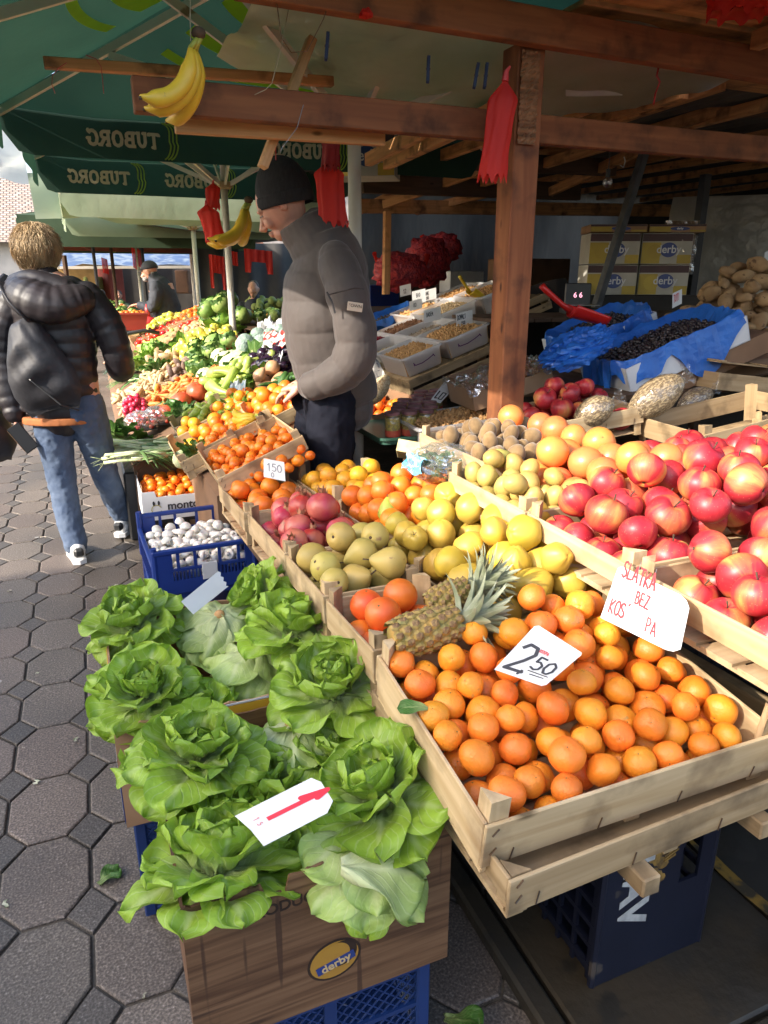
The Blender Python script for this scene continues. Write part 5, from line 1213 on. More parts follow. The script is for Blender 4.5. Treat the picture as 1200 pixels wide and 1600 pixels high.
nut_tub('milky plastic tray of walnut kernels beside the jars',.60,.34,.10,tuple(Uy(728,672,2.98)+Vector((0,0,-.02))),(0,R(-4),R(-3)),WALN,.013,520,3,heap=.03,name='walnut_tray',lvl=.78,cat='tray',fill='walnuts')
# jars
LID=pm('maroon_lid',(.16,.06,.07),(.28,.14,.14),scale=20,rough=.4,metal=.3); BRASS=pm('brass_rim',(.5,.36,.14),rough=.3,metal=.8)
JARC=pm('mustard_contents',(.55,.40,.08),(.3,.22,.06),scale=90,rough=.5,lo=.45,hi=.55); JGL=clear_plastic('jar_glass',(.97,.98,.96),.10,.05,.03)
JRED=pm('red_jar_label',(.5,.04,.03),(.55,.12,.05),scale=30)
def jar():
    t=thing('jar','jar','jar',(0,0,0))
    b=MB(); b.tube([(0,0,.004),(0,0,.09)],[.035,.035],16); b.build('contents',JARC,t,smooth=False)
    b=MB(); b.tube([(0,0,0),(0,0,.004),(0,0,.09),(0,0,.10),(0,0,.104)],[.033,.0375,.0375,.034,.034],16,0,None,False); b.build('glass',JGL,t,smooth=True)
    b=MB(); b.tube([(0,0,.002),(0,0,.032)],[.0382,.0382],16,0,None,False); b.build('paper_label',JRED,t,smooth=True)
    b=MB(); b.tube([(0,0,.101),(0,0,.103),(0,0,.114),(0,0,.1165)],[.036,.0372,.0372,.035],18,0); b.build('lid',[LID],t,smooth=False)
    b=MB(); b.tube([(0,0,.1005),(0,0,.1035)],[.0378,.0378],18,0,None,False); b.build('lid_rim',BRASS,t,smooth=True); return t
j0=jar(); rec(j0); k=0
jo=Uy(600,690,3.02)
for i in range(6):
    for j in range(3):
        if i>=4 and j<1: continue
        j_=j0 if k==0 else copy_tree(j0); j_.location=(jo.x+.055+j*.083+.012*(i%2)+i*.05,jo.y+.02+i*.083,.80-.02+.004*i+(.0 if j<3 else 0)); j_.rotation_euler=(0,R(-3),i+j); k+=1
        tag(j_,'squat glass jar with a maroon lid behind the small printed box','jar','jars with maroon lids')
t=thing('jar_tray','dark green plastic tray holding the maroon lidded jars','tray',(jo.x+.26,jo.y+.18,.765)); 
b=MB(); tub_mesh(b,.62,.56,.035,.97,.006); o=b.build('tray_shell',pm('dark_green_plastic',(.02,.07,.05),(.03,.09,.06),rough=.4),t); b=MB(); b.box(-.29,.29,-.26,.26,.003,.0125); b.build('tray_base',MATS['dark_green_plastic'],t)
# newspaper-lined box of oranges behind the man
NEWS=pm('newsprint',(.62,.60,.55),(.5,.48,.44),scale=50,rough=.8,trans=.15,spots=((.2,.2,.2),70,.6))
t=thing('cardboard_box','open box lined with newsprint holding oranges behind the man in the beanie','box',(1.47,3.72,.72),(0,R(-12),R(5)))
b=MB(); wall(b,-.14,-.24,.16,-.24,0,.10); wall(b,.16,-.24,.16,.26,0,.13); wall(b,.16,.26,-.14,.26,0,.30); wall(b,-.14,.26,-.14,-.24,0,.10); b.box(-.14,.16,-.24,.26,.001,.006); b.build('box_walls',CARD,t)
b=MB(); b.grid(14,12,lambda u,v:(-.16+.36*u,.13+.16*v,.10+.26*v+.05*wb(u*5,v*4,1)+.04*math.sin(u*9)*v)); o=b.build('newspaper',NEWS,t); solid(o,.001)
h1=lambda x,y:.13+.03*y/.2
scatter(og,pack(.27,.38,.01,.034,h1,50,seed=41,cx=.01),.039,T(1.47,3.72,.72,0,R(-12),R(5)),'orange','orange in the newsprint lined box behind the man','orange','oranges in the newsprint lined box',up=1)
t=thing('netted_bag','small net bag of pale nuts slumped on the newsprint oranges','bag',Uy(592,618,3.5)); b=MB(); b.sph((0,0,.0),(.045,.05,.09),16,12,0,T(0,0,.03,.3,.5,0),lambda q,d:q*(1+.06*wb(d.x*9,d.y*9,d.z*9))); b.build('bag_body',pm('pale_nut_net',(.62,.5,.32),(.35,.22,.1),scale=110,rough=.7,bump=.7,bscale=110,bdist=.004),t,smooth=True)

# ------------------------------------------------ nut racks (tilted up away from the aisle)
TX=R(-19)
def rack(label,x0,y0,y1,z0,L_,mat=WCR2,n=2):
    t=thing('display_rack',label,'rack',(x0,y0,z0),(0,TX,0)); D_=y1-y0
    for z in (0,-.075):
        b=MB(); b.box(0,L_,-.012,0,z-.055,z+.0,0,None,.002); b.build('rail',mat,t)
    b=MB(); b.box(0,L_,D_,D_+.012,-.1,.0); b.build('rail',mat,t)
    for i in range(int(L_/.12)): b=MB(); b.box(i*.12+.005,i*.12+.11,0.001,D_-.001,-.022,-.008); b.build('slat',mat,t)
    b=MB(); b.box(0,.02,.0,D_,-.13,-.0225); b.box(L_-.02,L_,0,D_,-.13,-.0225); b.build('end_piece',mat,t); return t
def onrack(x0,y0,z0,u,v,h=0):   # rack coords -> world
    return (x0+u*math.cos(TX)+h*math.sin(TX), y0+v, z0-u*math.sin(TX)+h*math.cos(TX))
rk=(1.84,4.1,.875)
rack('lower tilted wooden rack of nut tubs',*rk[:2],5.55,rk[2],.78)
nm=['front tub of shelled nuts under the first white card','tub of golden raisins next to the domestic nuts card','long empty looking tub behind the front nuts','tub of dark red berries beside the blue bag']
nut_tub('front corner tub of pale shelled nuts on the lower rack',.29,.42,.13,onrack(*rk,.16,.24,.0),(0,TX,0),NUTS,.008,420,5,mark=True)
nut_tub('second tub of shelled nuts with the domestic price card',.33,.42,.13,onrack(*rk,.50,.24,.0),(0,TX,0),NUTS,.010,380,6,mark=True,heap=.04)
nut_tub('half empty tub behind the front corner tub',.29,.36,.12,onrack(*rk,.16,.66,.0),(0,TX,0),pm('cream_seed',(.5,.42,.25)),.006,100,7,lvl=.4)
nut_tub('tub of pale chips behind the domestic nuts',.33,.36,.12,onrack(*rk,.50,.66,.0),(0,TX,0),pm('dull_flake',(.3,.24,.18)),.008,150,8,lvl=.6)
nut_tub('tub of dark red berries on the lower rack',.29,.34,.11,onrack(*rk,.16,1.03,.0),(0,TX,0),pm('dark_red_berry',(.25,.015,.03),(.15,.01,.02),rough=.25),.008,320,9,flat=.9)
nut_tub('tub of mixed dried fruit behind the pale chips',.33,.34,.11,onrack(*rk,.50,1.03,.0),(0,TX,0),pm('brown_fruit',(.2,.09,.04)),.010,220,10)
rk2=(2.42,4.85,1.06)
rack('upper tilted wooden rack of nut tubs behind the brown post',*rk2[:2],5.75,rk2[2],1.0)
nut_tub('upper rack tub with a yellow scoop',.36,.44,.15,onrack(*rk2,.22,.25,.0),(0,TX,0),pm('cashew',(.6,.48,.3),(.5,.36,.2),scale=50),.009,350,11,mark=True)
nut_tub('upper rack tub of brown nuts behind the post',.36,.44,.15,onrack(*rk2,.62,.25,.0),(0,TX,0),WALN,.010,300,12)
nut_tub('far upper rack tub of mixed nuts',.36,.4,.13,onrack(*rk2,.22,.70,.0),(0,TX,0),NUTS,.009,250,13)
nut_tub('far upper rack tub of brown kernels',.36,.4,.13,onrack(*rk2,.62,.70,.0),(0,TX,0),WALN,.009,250,14)
def scoop(label,loc,rot,mat,s=1.):
    t=thing('scoop',label,'scoop',loc,rot); b=MB()
    b.grid(14,10,lambda u,v:((v-.5)*.13*s, math.sin((u-.5)*math.pi*.95)*(.045-.012*v*v)*s, (.045-math.cos((u-.5)*math.pi*.95)*.045*(1-.25*v))*s)); o=b.build('bowl',mat,t,smooth=True); solid(o,.002)
    b=MB(); b.tube([(-.065*s,0,.02*s),(-.10*s,0,.03*s),(-.17*s,0,.055*s),(-.19*s,0,.065*s)],[.012*s,.009*s,.010*s,.011*s],8); b.build('handle',mat,t,smooth=True); return t
YP=pm('yellow_plastic',(.72,.46,.02),rough=.35); RP=pm('red_plastic',(.65,.02,.015),rough=.3)
p=Uy(742,466,4.95); scoop('yellow plastic scoop standing in a nut tub',tuple(p),(0,R(25),R(15)),YP,1.15)
p=Uy(915,505,3.0); scoop('red plastic scoop beside the blue sheet of prunes',tuple(p),(0,R(18),R(-15)),RP,1.5)
def upcard(label,px,py,y,w,h,txts,rz=-8): 
    p=Uy(px,py,y); a=R(rz); ex=Vector((math.cos(a),math.sin(a),.22))*w; ey=Vector((.0,.15*h,h))
    card(label,p-ex/2,p+ex/2,p+ex/2+ey,p-ex/2+ey,txts)
upcard('white card with domestic written on it in the nut tub',726,508,4.3,.115,.085,[wr('DOMACI',.08,.36,.26,.035,INK,.02,.34),wr('1500',.3,.06,.18,.025,INK,.02,.34)])
upcard('white card propped at the back of the front nut tub',676,502,4.5,.12,.085,[wr('BADEM',.15,.3,.22,.025,INK,.02,.36)])
upcard('white card among the dark prunes by the blue bag',655,474,5.3,.11,.10,[wr('BIO',.3,.45,.25,.03,INK,.03,.4),wr('1000',.15,.1,.2,.025,INK,.02,.4)])
upcard('white card at the far end of the dark prunes',671,459+10,5.5,.12,.085,[wr('SUVE',.15,.35,.22,.03,INK,.02,.4),wr('1200',.2,.08,.18,.025,INK,.02,.36)])
upcard('folded white card in front of the blue bag',650,484,5.05,.10,.07,[wr('300',.2,.2,.3,.03,INK,.02,.4)])
upcard('white card on the cardboard trays behind the prunes',634,462,5.9,.10,.09,[wr('12',.3,.2,.35,.04,INK,.02,.4)])
# blue bag of prunes by the rack
BSHEET=pm('blue_sheet',(.03,.17,.62),(.02,.11,.46),scale=7,rough=.32,trans=.2,bump=.7,bscale=24,bdist=.01)
PRUNE=pm('prune',(.012,.009,.012),(.04,.025,.025),scale=40,rough=.35,coat=.3)
def prune_tray(label,W_,D_,loc,rot,seed,carton=None,n=500,flop=.1):
    t=thing('prune_carton',label,'carton',loc,rot); g=random.Random(seed)
    if carton:
        b=MB(); wall(b,-W_/2,-D_/2,W_/2,-D_/2,0,.12,n=8,jg=.001); wall(b,W_/2,-D_/2,W_/2,D_/2,0,.12,n=8,jg=.001); wall(b,W_/2,D_/2,-W_/2,D_/2,0,.12,n=8,jg=.001); wall(b,-W_/2,D_/2,-W_/2,-D_/2,0,.12,n=8,jg=.001); b.box(-W_/2,W_/2,-D_/2,D_/2,.0,.004); b.build('carton_walls',carton,t)
    b=MB(); NU=72
    def fn(u,v):
        a=u*2*math.pi; 
        # superellipse outline, sheet comes up from the fill, over the rim and hangs outside
        def se(rx,ry): c_,s_=math.cos(a),math.sin(a); k=(abs(c_)**5+abs(s_)**5)**(-1/5); return c_*k*rx,s_*k*ry
        w=.5*wb(math.cos(a)*4,math.sin(a)*4,seed)+.35*wb(math.cos(a)*11,math.sin(a)*11,v*3+seed)
        fl=flop*(1.0+.9*wb(math.cos(a)*2.5,math.sin(a)*2.5,seed+2))
        if v<.45: s=.72+.26*v/.45; z=.07+.075*(v/.45)+.012*w*(v/.45); o=0
        else: k=(v-.45)/.55; s=1.0+.10*k; z=.145+.02*math.sin(k*math.pi)-fl*k*k*1.0+.018*w; o=.012*w*(1+k)
        x,y=se(W_/2*s+o,D_/2*s+o); return (x,y,z)
    b.grid(NU,12,fn); o=b.build('blue_sheet',BSHEET,t,smooth=False)
    b=MB(); hf=lambda x,y:.02*(1-(2*x/W_)**2)
    b.grid(6,6,lambda u,v:((u-.5)*W_*.86,(v-.5)*D_*.86,.088+hf((u-.5)*W_,0)))
    kernels(b,n,W_*.82,D_*.82,.094,hf,.011,seed,flat=.75); o=b.build('prunes',PRUNE,t,smooth=True); o['kind']='stuff'; return t
prune_tray('white carton of dark prunes lined with a bright blue sheet',.66,.40,(2.60,2.74,1.10),(0,R(-20),R(-6)),3,WHITECARD,700,.14)
prune_tray('second blue lined tray of prunes behind the white carton',.50,.34,(2.62,3.24,1.13),(R(3),R(-20),R(-4)),5,WHITECARD,300,.10)
prune_tray('blue lined tray of prunes on the far side of the nut tubs',.62,.36,(2.45,5.95,1.02),(0,R(-19),0),8,None,300,.06)
b=MB(); c0=Uy(905,548,2.62)
b.sph((0,0,0),(.20,.12,.07),40,26,0,None,lambda q,d:q*(1+.14*wb(d.x*4,d.y*4,d.z*4)+.10*wb(d.x*11,d.y*10,d.z*12)+.05*wb(d.x*25,d.y*24,d.z*22)))
o=b.build('blue_sheet',BSHEET,None,smooth=False,loc=(c0.x+.08,c0.y+.12,c0.z),rot=(0,R(-18),R(12))); tag(o,'crumpled loose end of the blue sheet bulging beside the red scoop','plastic sheet')
# support under the prune cartons and potatoes
table('rough raised bench under the prune cartons and potatoes',2.15,4.6,2.50,3.75,1.00,1.00)
for k,(u,v,z) in enumerate(((2.45,2.75,1.0),(2.95,2.78,1.09),(2.62,3.26,1.0))):
    pass
b=MB(); b.box(-.32,.38,-.20,.20,-.10,-.002); o=b.build('cardboard_box',CARDK,None,loc=(2.66,2.74,1.125),rot=(0,R(-20),R(-6))); tag(o,'flattened carton wedge under the white prune carton','cardboard box')
b=MB(); b.box(-.22,.24,-.15,.15,-.10,-.002); o=b.build('cardboard_box',CARDK,None,loc=(2.66,3.24,1.125),rot=(R(3),R(-20),R(-4))); tag(o,'flattened carton wedge under the second prune tray','cardboard box')
# ------------------------------------------------ red apple heap, bags of seeds, amber box
hf=lambda x,y:.12+.15*math.exp(-((x-.02)/.17)**2-((y-.03)/.15)**2)
_,Mc=crate('crate heaped with striped red apples under the brown post',.50,.40,.115,(1.87,2.50,.85),(0,R(-6),R(-4)))
scatter(ap,cull(pack(.49,.39,.012,.046,hf,90,seed=51,jit=.12),.046,hf,2.6),.046,Mc,'apple','striped red and yellow apple in the heap under the brown post','apple','striped apples heaped under the brown post',up=.9)
SEED=pm('sunflower_seed_bag',(.42,.31,.17),(.15,.10,.05),scale=150,rough=.5,bump=.9,bscale=170,bdist=.006,stretch=(1,1,.45),lo=.42,hi=.54)
def seedbag(label,loc,rot,L_,r,seed):
    t=thing('seed_bag',label,'bag',loc,rot,None)
    f=lambda q,d:q*(1+.05*wb(d.x*4+seed,d.y*4,d.z*5)+.02*wb(d.x*11,d.y*11,d.z*11))
    b=MB(); b.sph((0,0,0),(r,r*.85,L_/2),24,20,0,None,lambda q,d:f(Vector((q.x*(1-.18*d.z**2),q.y*(1-.18*d.z**2),q.z)),d)); b.build('seeds',SEED,t,smooth=True)
    b=MB(); b.sph((0,0,0),(r*1.03,r*.88,L_/2*1.03),24,20,0,None,lambda q,d:f(Vector((q.x*(1-.16*d.z**2),q.y*(1-.16*d.z**2),q.z)),d)*(1+.012*wb(d.x*23,d.y*23,d.z*23)))
    b.grid(10,5,lambda u,v:((u-.5)*r*(.5+.9*v),.012*wb(u*8,v*5,1),L_/2*.98+.05*v+.01*wb(u*6,v*3,0)))
    b.build('bag_film',clear_plastic('seed_film',(.97,.97,.96),.08,.2,.03),t,smooth=True); return t
seedbag('tall clear bag of striped seeds lying on the stall ledge',tuple(Uy(1025,620,2.30)),(0,R(58),R(-10)),.27,.075,1)
seedbag('short clear bag of striped seeds behind the grapefruits',tuple(Uy(928,643,2.32)),(0,R(60),R(-20)),.17,.06,2)
seedbag('seed bag half hidden behind the tall one',tuple(Uy(1085,628,2.42)),(0,R(65),R(0)),.2,.06,3)
t=thing('pineapple','small pineapple top sticking up behind the tall seed bag','pineapple',Uy(1052,590,2.62)); b=MB()
b.sph((0,0,-.05),(.045,.045,.06),12,8,1)
for k in range(22):
    a=k*2.4; e=R(25+50*k/22); c_,s_=math.cos(a),math.sin(a); b.grid(2,5,lambda u,v:((.01+math.cos(e)*.10*v)*c_-(u-.5)*.018*(1-v)*s_,(.01+math.cos(e)*.10*v)*s_+(u-.5)*.018*(1-v)*c_,math.sin(e)*.10*v+abs(u-.5)*.01))
b.build('leaf_crown',[PLF,PSK],t,smooth=True)
AMB=pm('amber_sweets',(.5,.2,.04),(.3,.1,.02),scale=30,rough=.3,bump=.6,bscale=60,bdist=.01)
t=lowbox('open brown box of amber fruit under crinkled clear film beside the post',.42,.30,.10,(1.86,3.02,.95),R(-5),CARD,CARDK,tilt=0); t.rotation_euler=(0,R(-14),R(-5))
b=MB(); kernels(b,120,.38,.26,.07,lambda x,y:.015,.022,4); b.grid(4,4,lambda u,v:((u-.5)*.4,(v-.5)*.28,.066)); o=b.build('dried_fruit',AMB,t,smooth=True); o['kind']='stuff'
b=MB(); b.grid(24,18,lambda u,v:((u-.5)*.46,(v-.5)*.34,.115+.02*wb(u*9,v*8,3)+.012*wb(u*23,v*19,1)-.05*max(0,abs(v-.5)*2-.85)*4)); b.build('clear_film',CLR,t,smooth=False)
# empty crates to the right
for i,(x,y,z,rz,lab) in enumerate(((2.42,2.13,.93,-4,'empty old crate with dark slats behind the apples'),(2.95,2.62,1.0,-2,'upturned pale crate base on the bench under the prune carton'),(2.98,2.05,.90,3,'empty crate at the edge of the stall past the apples'))):
    if i==1:
        t,_=crate(lab,.62,.42,.13,(x,y,z+.10),(math.pi,R(7),R(rz)),WCR2,posts=(0,0,0,0),post=0)
    else: crate(lab,.60,.40,.14,(x,y,z-.09),(0,R(-8),R(rz)),WCR2)
# ------------------------------------------------ potatoes
pt=[fruit_mesh('potato','potato',POTATO,.052,True,s,None) for s in range(4)]
hf=lambda x,y:.08+.36*math.exp(-((x-.25)/.42)**2-((y-.1)/.34)**2)
P_=cull(pack(1.15,.75,.0,.048,hf,300,seed=61,jit=.3,tries=200),.048,hf,2.3)
scatter(pt,P_,.052,T(3.42,3.10,1.16,0,R(-6),0),'potato','brown potato in the big heap beyond the blue sheet','potato','potatoes in the big heap',lay=True)
b=MB(); b.box(-.62,.62,-.42,.42,-.10,-.012,0,None,.01); o=b.build('sack_board',CARDK,None,loc=(3.42,3.10,1.13),rot=(0,R(-6),0)); tag(o,'brown board under the potato heap','board')
upcard('white card with red letters stuck in the potatoes',1058,478,3.05,.10,.075,[wr('TUTI',.1,.25,.36,.045,RED_INK,.03,.45)],rz=20)
upcard('blank pale card high on the potato heap',1200,425,3.2,.14,.12,[([[(.3,.3),(.6,.35)]],.02,GREYI)],rz=25)
# ------------------------------------------------ umbrellas
GFAB=pm('dark_green_canvas',(.014,.045,.030),(.018,.055,.036),scale=3,rough=.8,trans=.32,bump=.15,bscale=14,bdist=.01)
CREAM=pm('cream_print',(.85,.78,.62),(.8,.72,.56),scale=40,rough=.7,trans=.35)
LIME=pm('lime_print',(.36,.72,.02),(.32,.66,.02),scale=10,rough=.7,trans=.55)
LIMEL=pm('pale_lime_line',(.42,.62,.08),(.36,.54,.07),scale=10,rough=.7,trans=.3)
HUB=pm('aged_hub_plastic',(.5,.38,.22),(.4,.28,.15),scale=20,rough=.5)
TUB_=[('T',[[(0,1),(1,1)],[(.5,1),(.5,0)]],[(0,.86,.1),(1,.86,.1)],[(.5,0)]),]
def slab_word(word,h,mirror=True):
    """bold slab letters as ribbons: returns strokes in (x,y), total width"""
    K={'T':([[(.02,.95),(.98,.95)],[(.5,.95),(.5,.0)]],[(.03,.80,1),(.97,.80,1)],[(.5,.04)]),
       'U':([[(.2,.95),(.2,.35),(.32,.12),(.5,.06),(.68,.12),(.8,.35),(.8,.95)]],[],[(.2,.97),(.8,.97)]),
       'B':([[(.22,.05),(.22,.95),(.6,.95),(.78,.86),(.78,.64),(.62,.52),(.25,.52)],[(.62,.52),(.85,.42),(.85,.16),(.65,.05),(.2,.05)]],[],[(.14,.05),(.14,.95)]),
       'O':([[(.5,.98),(.2,.86),(.1,.5),(.2,.14),(.5,.02),(.8,.14),(.9,.5),(.8,.86),(.5,.98)]],[],[]),
       'R':([[(.22,.05),(.22,.95),(.62,.95),(.82,.84),(.82,.62),(.64,.5),(.25,.5)],[(.55,.5),(.9,.05)]],[],[(.2,.04),(.14,.95),(.92,.05)]),
       'G':([[(.86,.78),(.7,.95),(.45,.98),(.2,.84),(.1,.5),(.2,.14),(.5,.02),(.75,.1),(.84,.25),(.84,.45)]],[(.86,.9,1)],[(.82,.45)])}
    P=[];x=0;w=.78*h
    for ch in word:
        st,ser,foot=K[ch]
        for s in st: P.append([(x+a*w,c_*h) for a,c_ in s])
        for f_ in foot: P.append([(x+(f_[0]-.17)*w,f_[1]*h),(x+(f_[0]+.17)*w,f_[1]*h)])
        for s_ in ser: P.append([(x+s_[0]*w,s_[1]*h),(x+s_[0]*w,(s_[1]+.12)*h)])
        x+=w*1.13
    return P,x
def swirl(cx,cy,h,n=3,s=1):
    out=[]
    for k in range(n):
        P=[]
        for i in range(15):
            v=i/14; a=-1.35+2.7*v; bx=.34*h*math.cos(a)*(1+.06*k)+.11*h*k; by=.62*h*math.sin(a)
            bx+=.05*h*math.sin(v*9.5)*(v>.45); P.append((cx+s*bx,cy+by))
        out.append(P)
    return out
def umbrella(label,cx,cy,hx,hy,ze,za,zh,fab=GFAB,drop=.26,word=True,zb=0.0,pole_r=.03,strut=.62,name='market_umbrella',lime=True,struts=True,drop_far=None,sag=.05,valances=(0,1,2,3)):
    t=thing(name,label,'umbrella',(cx,cy,0),(0,0,0),'market umbrellas')
    t.rotation_euler=(0,0,0)
    b=MB(); b.tube([(0,0,zb),(0,0,zh-.02)],pole_r,16); b.tube([(0,0,zh-.02),(0,0,za-.02)],pole_r*.82,16); b.build('pole',POLE,t,smooth=True)
    b=MB(); b.tube([(0,0,zh-.035),(0,0,zh-.03),(0,0,zh+.02),(0,0,zh+.03)],[.03,.062,.062,.035],16)
    for k in range(8): a=k*math.pi/4; b.box(.04,.075,-.012,.012,zh-.02,zh+.02,0,Matrix.Rotation(a,4,'Z'))
    b.build('hub',HUB,t)
    # canopy panels, each sagging between its ribs
    def zc(x,y):
        u=max(abs(x)/hx,abs(y)/hy); return za-(za-ze)*u
    for pi_ in range(4):
        b=MB()
        def fn(u,v):
            s=v; e=(u*2-1)
            p={0:(e*hx,hy),1:(hx,-e*hy),2:(-e*hx,-hy),3:(-hx,e*hy)}[pi_]
            x,y=p[0]*s,p[1]*s; z=za-(za-ze)*s-sag*math.sin(math.pi*u)*abs(math.sin(2*math.pi*u))*s*s*.8
            z+=.012*s*wb(x*3,y*3,pi_); return (x,y,z)
        b.grid(18,10,fn); b.build('canopy_panel',fab,t,smooth=True)
    # valances with rounded corners
    for pi_ in valances:
        d=drop_far if (pi_==0 and drop_far) else drop
        b=MB()
        def fv(u,v):
            e=(u*2-1); p={0:(e*hx,hy+.004),1:(hx+.004,-e*hy),2:(-e*hx,-hy-.004),3:(-hx-.004,e*hy)}[pi_]
            ed=1-abs(e); dd=d*(1-.55*math.exp(-(ed/.035)**2)); wv=.012*math.sin(u*14+pi_)*v
            nx,ny={0:(0,1),1:(1,0),2:(0,-1),3:(-1,0)}[pi_]
            return (p[0]+nx*wv,p[1]+ny*wv,ze-dd*v-.0)
        b.grid(40,4,fv); b.build('valance',fab,t,smooth=True)
        if word and pi_ in (0,):
            h=d*.33; P,wd=slab_word('TUBORG',h)
            for q in ((-.55,.18) if word is True else word):
                # read from outside: x runs against +X on the far valance; seen from inside it is mirrored
                def mp(x,y,e,q=q): X=q*hx+wd/2-x; u=(X/hx+1)/2; wv=.012*math.sin(u*14+pi_)*(ze-(ze-d*.70+y))/d; return (X,hy+.004+wv-.007-e,ze-d*.70+y)
                b=MB(); bl=MB(); pen(b,P,h*.24,mp,0)
                pen(bl,swirl(-h*.15,h*.5,h*2.1,3,-1),h*.11,mp,0,.002)
                b.build('cream_lettering',CREAM,t); bl.build('lime_swirl',LIMEL,t)
    for k,(sx,sy) in enumerate(((1,1),(1,-1),(-1,-1),(-1,1),(1,0),(-1,0),(0,1),(0,-1))):
        b=MB(); e=(sx*hx,sy*hy,ze-.03); b.bar((0,0,za-.05),e,.022,.038); b.build('rib',POLE,t)
        if struts:
            b=MB(); m=Vector((0,0,za-.05)).lerp(Vector(e),strut if sx*sy else strut*.9); a=Vector((sx,sy,0)).normalized()*.055
            b.bar((a.x,a.y,zh),m-Vector((0,0,.025)),.020,.034); b.build('strut',POLE,t)
    if lime:   # big lime rings printed on the panels
        for pi_,(s0,s1) in ((0,(.1,.9)),(3,(.1,.9))):
            b=MB()
            for k,(rr,w) in enumerate(((.46,.08),(.60,.07),(.72,.03))):
                P=[]
                for i in range(41):
                    u=.5+.36*(i/20-1); v=rr+.12*math.sin(math.pi*i/40)-.10; P.append((u,v))
                def mp(u,v,e):
                    en=(u*2-1); p={0:(en*hx,hy),3:(-hx,en*hy)}[pi_]; x,y=p[0]*v,p[1]*v
                    z=za-(za-ze)*v-sag*math.sin(math.pi*u)*abs(math.sin(2*math.pi*u))*v*v*.8+.012*v*wb(x*3,y*3,pi_); return (x,y,z-.008-e*4)
                # ribbon in panel coords
                V=[];Fc=[]
                for (u,v) in P: V+= [mp(u,v-w/2,k*.0004),mp(u,v+w/2,k*.0004)]
                Fc=[(2*i,2*i+1,2*i+3,2*i+2) for i in range(len(P)-1)]; b.add(V,Fc)
            b.build('lime_ring_print',LIME,t)
    return t
u1=umbrella('dark green market umbrella over the fruit stall with mirrored cream lettering',1.21,3.30,1.50,1.50,2.37,2.95,2.11,zb=.03,drop=.23,word=(-.58,.13),valances=(0,3))
u2=umbrella('second green market umbrella whose white pole rises from the vegetables',1.26,6.70,1.50,1.50,2.60,3.12,2.24,zb=.0,drop=.30,word=(-.63,-.02),drop_far=.33)
PALEF=pm('pale_green_canvas',(.40,.47,.33),(.32,.40,.27),scale=2.5,rough=.8,trans=.4,bump=.3,bscale=6,bdist=.03)
OLIVE=pm('olive_canvas',(.06,.10,.05),(.045,.075,.04),scale=3,rough=.85,trans=.3)
u3=umbrella('pale sunlit green umbrella beyond the second one',1.48,10.2,1.55,1.6,2.34,2.95,2.1,fab=PALEF,drop=.26,word=False,lime=False,drop_far=.3)
u4=umbrella('olive umbrella with a drooping edge far down the row',1.0,13.6,1.7,1.6,2.32,2.75,2.0,fab=OLIVE,drop=.42,word=(-.45,),lime=False)
# awnings along the row
def sheet(name,label,cat,fn,mat,nx=24,ny=14,th=0.,kind=None,group=None,smooth=True):
    b=MB(); b.grid(nx,ny,fn); o=b.build(name,mat,smooth=smooth); 
    if th: solid(o,th)
    return tag(o,label,cat,group,kind)
PLAS=pm('cloudy_plastic_sheet',(.74,.72,.56),(.58,.58,.42),scale=3,rough=.35,trans=.55,bump=.6,bscale=5,bdist=.04,spots=((.46,.42,.28),3,.66))
WHITEP=pm('white_tarpaulin',(.74,.76,.74),(.6,.63,.6),scale=3,rough=.6,trans=.4,bump=.25,bscale=3,bdist=.05)
sheet('plastic_awning','cloudy plastic sheet sagging under the near beam','plastic sheet',lambda u,v:(.62+2.1*u,2.32+.95*v,2.33-.03*u-.22*math.sin(math.pi*min(1,max(0,u)))*v*.62+.03*wb(u*7,v*4,0)+.10*v*0-.10*(1-u)*v*0),PLAS,36,16)
sheet('plastic_awning','white crumpled tarpaulin hanging beyond the first umbrella','plastic sheet',lambda u,v:(-1.9+1.55*u,8.5+.5*v,2.95-.75*v*(1-.35*u)+.08*wb(u*6,v*5,1)),WHITEP,20,12)
sheet('plastic_awning','pale tarpaulin strip stretched under the far umbrellas','plastic sheet',lambda u,v:(-.35+2.6*u,8.9+.5*v,2.52-.40*v-.08*u+.04*wb(u*7,v*3,4)),PALEF,24,8)
RUSTC=pm('rusty_brown_canvas',(.26,.10,.05),(.13,.06,.035),scale=4,rough=.9,trans=.2,spots=((.4,.05,.03),3,.6))
sheet('canvas_awning','rust brown canvas roof far down the row','awning',lambda u,v:(-.9+4.6*u,15.2+2.5*v,2.10-.05*u+.40*v+.05*wb(u*9,v*4,2)),RUSTC,24,8)
beam('awning_rail','red brown rail along the far rust canvas','rail',(-1.0,15.15,2.02),(3.9,15.15,1.96),.06,.13,pm('red_rail',(.25,.05,.03),(.16,.04,.025)))
sheet('canvas_awning','dark grey canvas slung behind the white pole','awning',lambda u,v:(.9+2.6*u,11.6+1.4*v,2.22-.10*math.sin(math.pi*u)-.12*v+.03*math.sin(v*14)),pm('dark_grey_canvas',(.10,.10,.085),(.06,.06,.05),rough=.9,trans=.1),24,10)
BT=pm('blue_tarp',(.10,.16,.30),(.30,.36,.42),scale=4,rough=.4,trans=.3,lo=.45,hi=.6)
sheet('blue_tarp','blue and white tarpaulin roof far behind the old man','tarpaulin',lambda u,v:(-.9+4.2*u,18.2+2.2*v,1.72+.42*v+.06*wb(u*9,v*5,2)),BT,20,8)
beam('awning_rail','pale metal rail under the far blue tarpaulin','rail',(-1.0,18.1,1.66),(3.4,18.1,1.70),.05,.06,POLE)
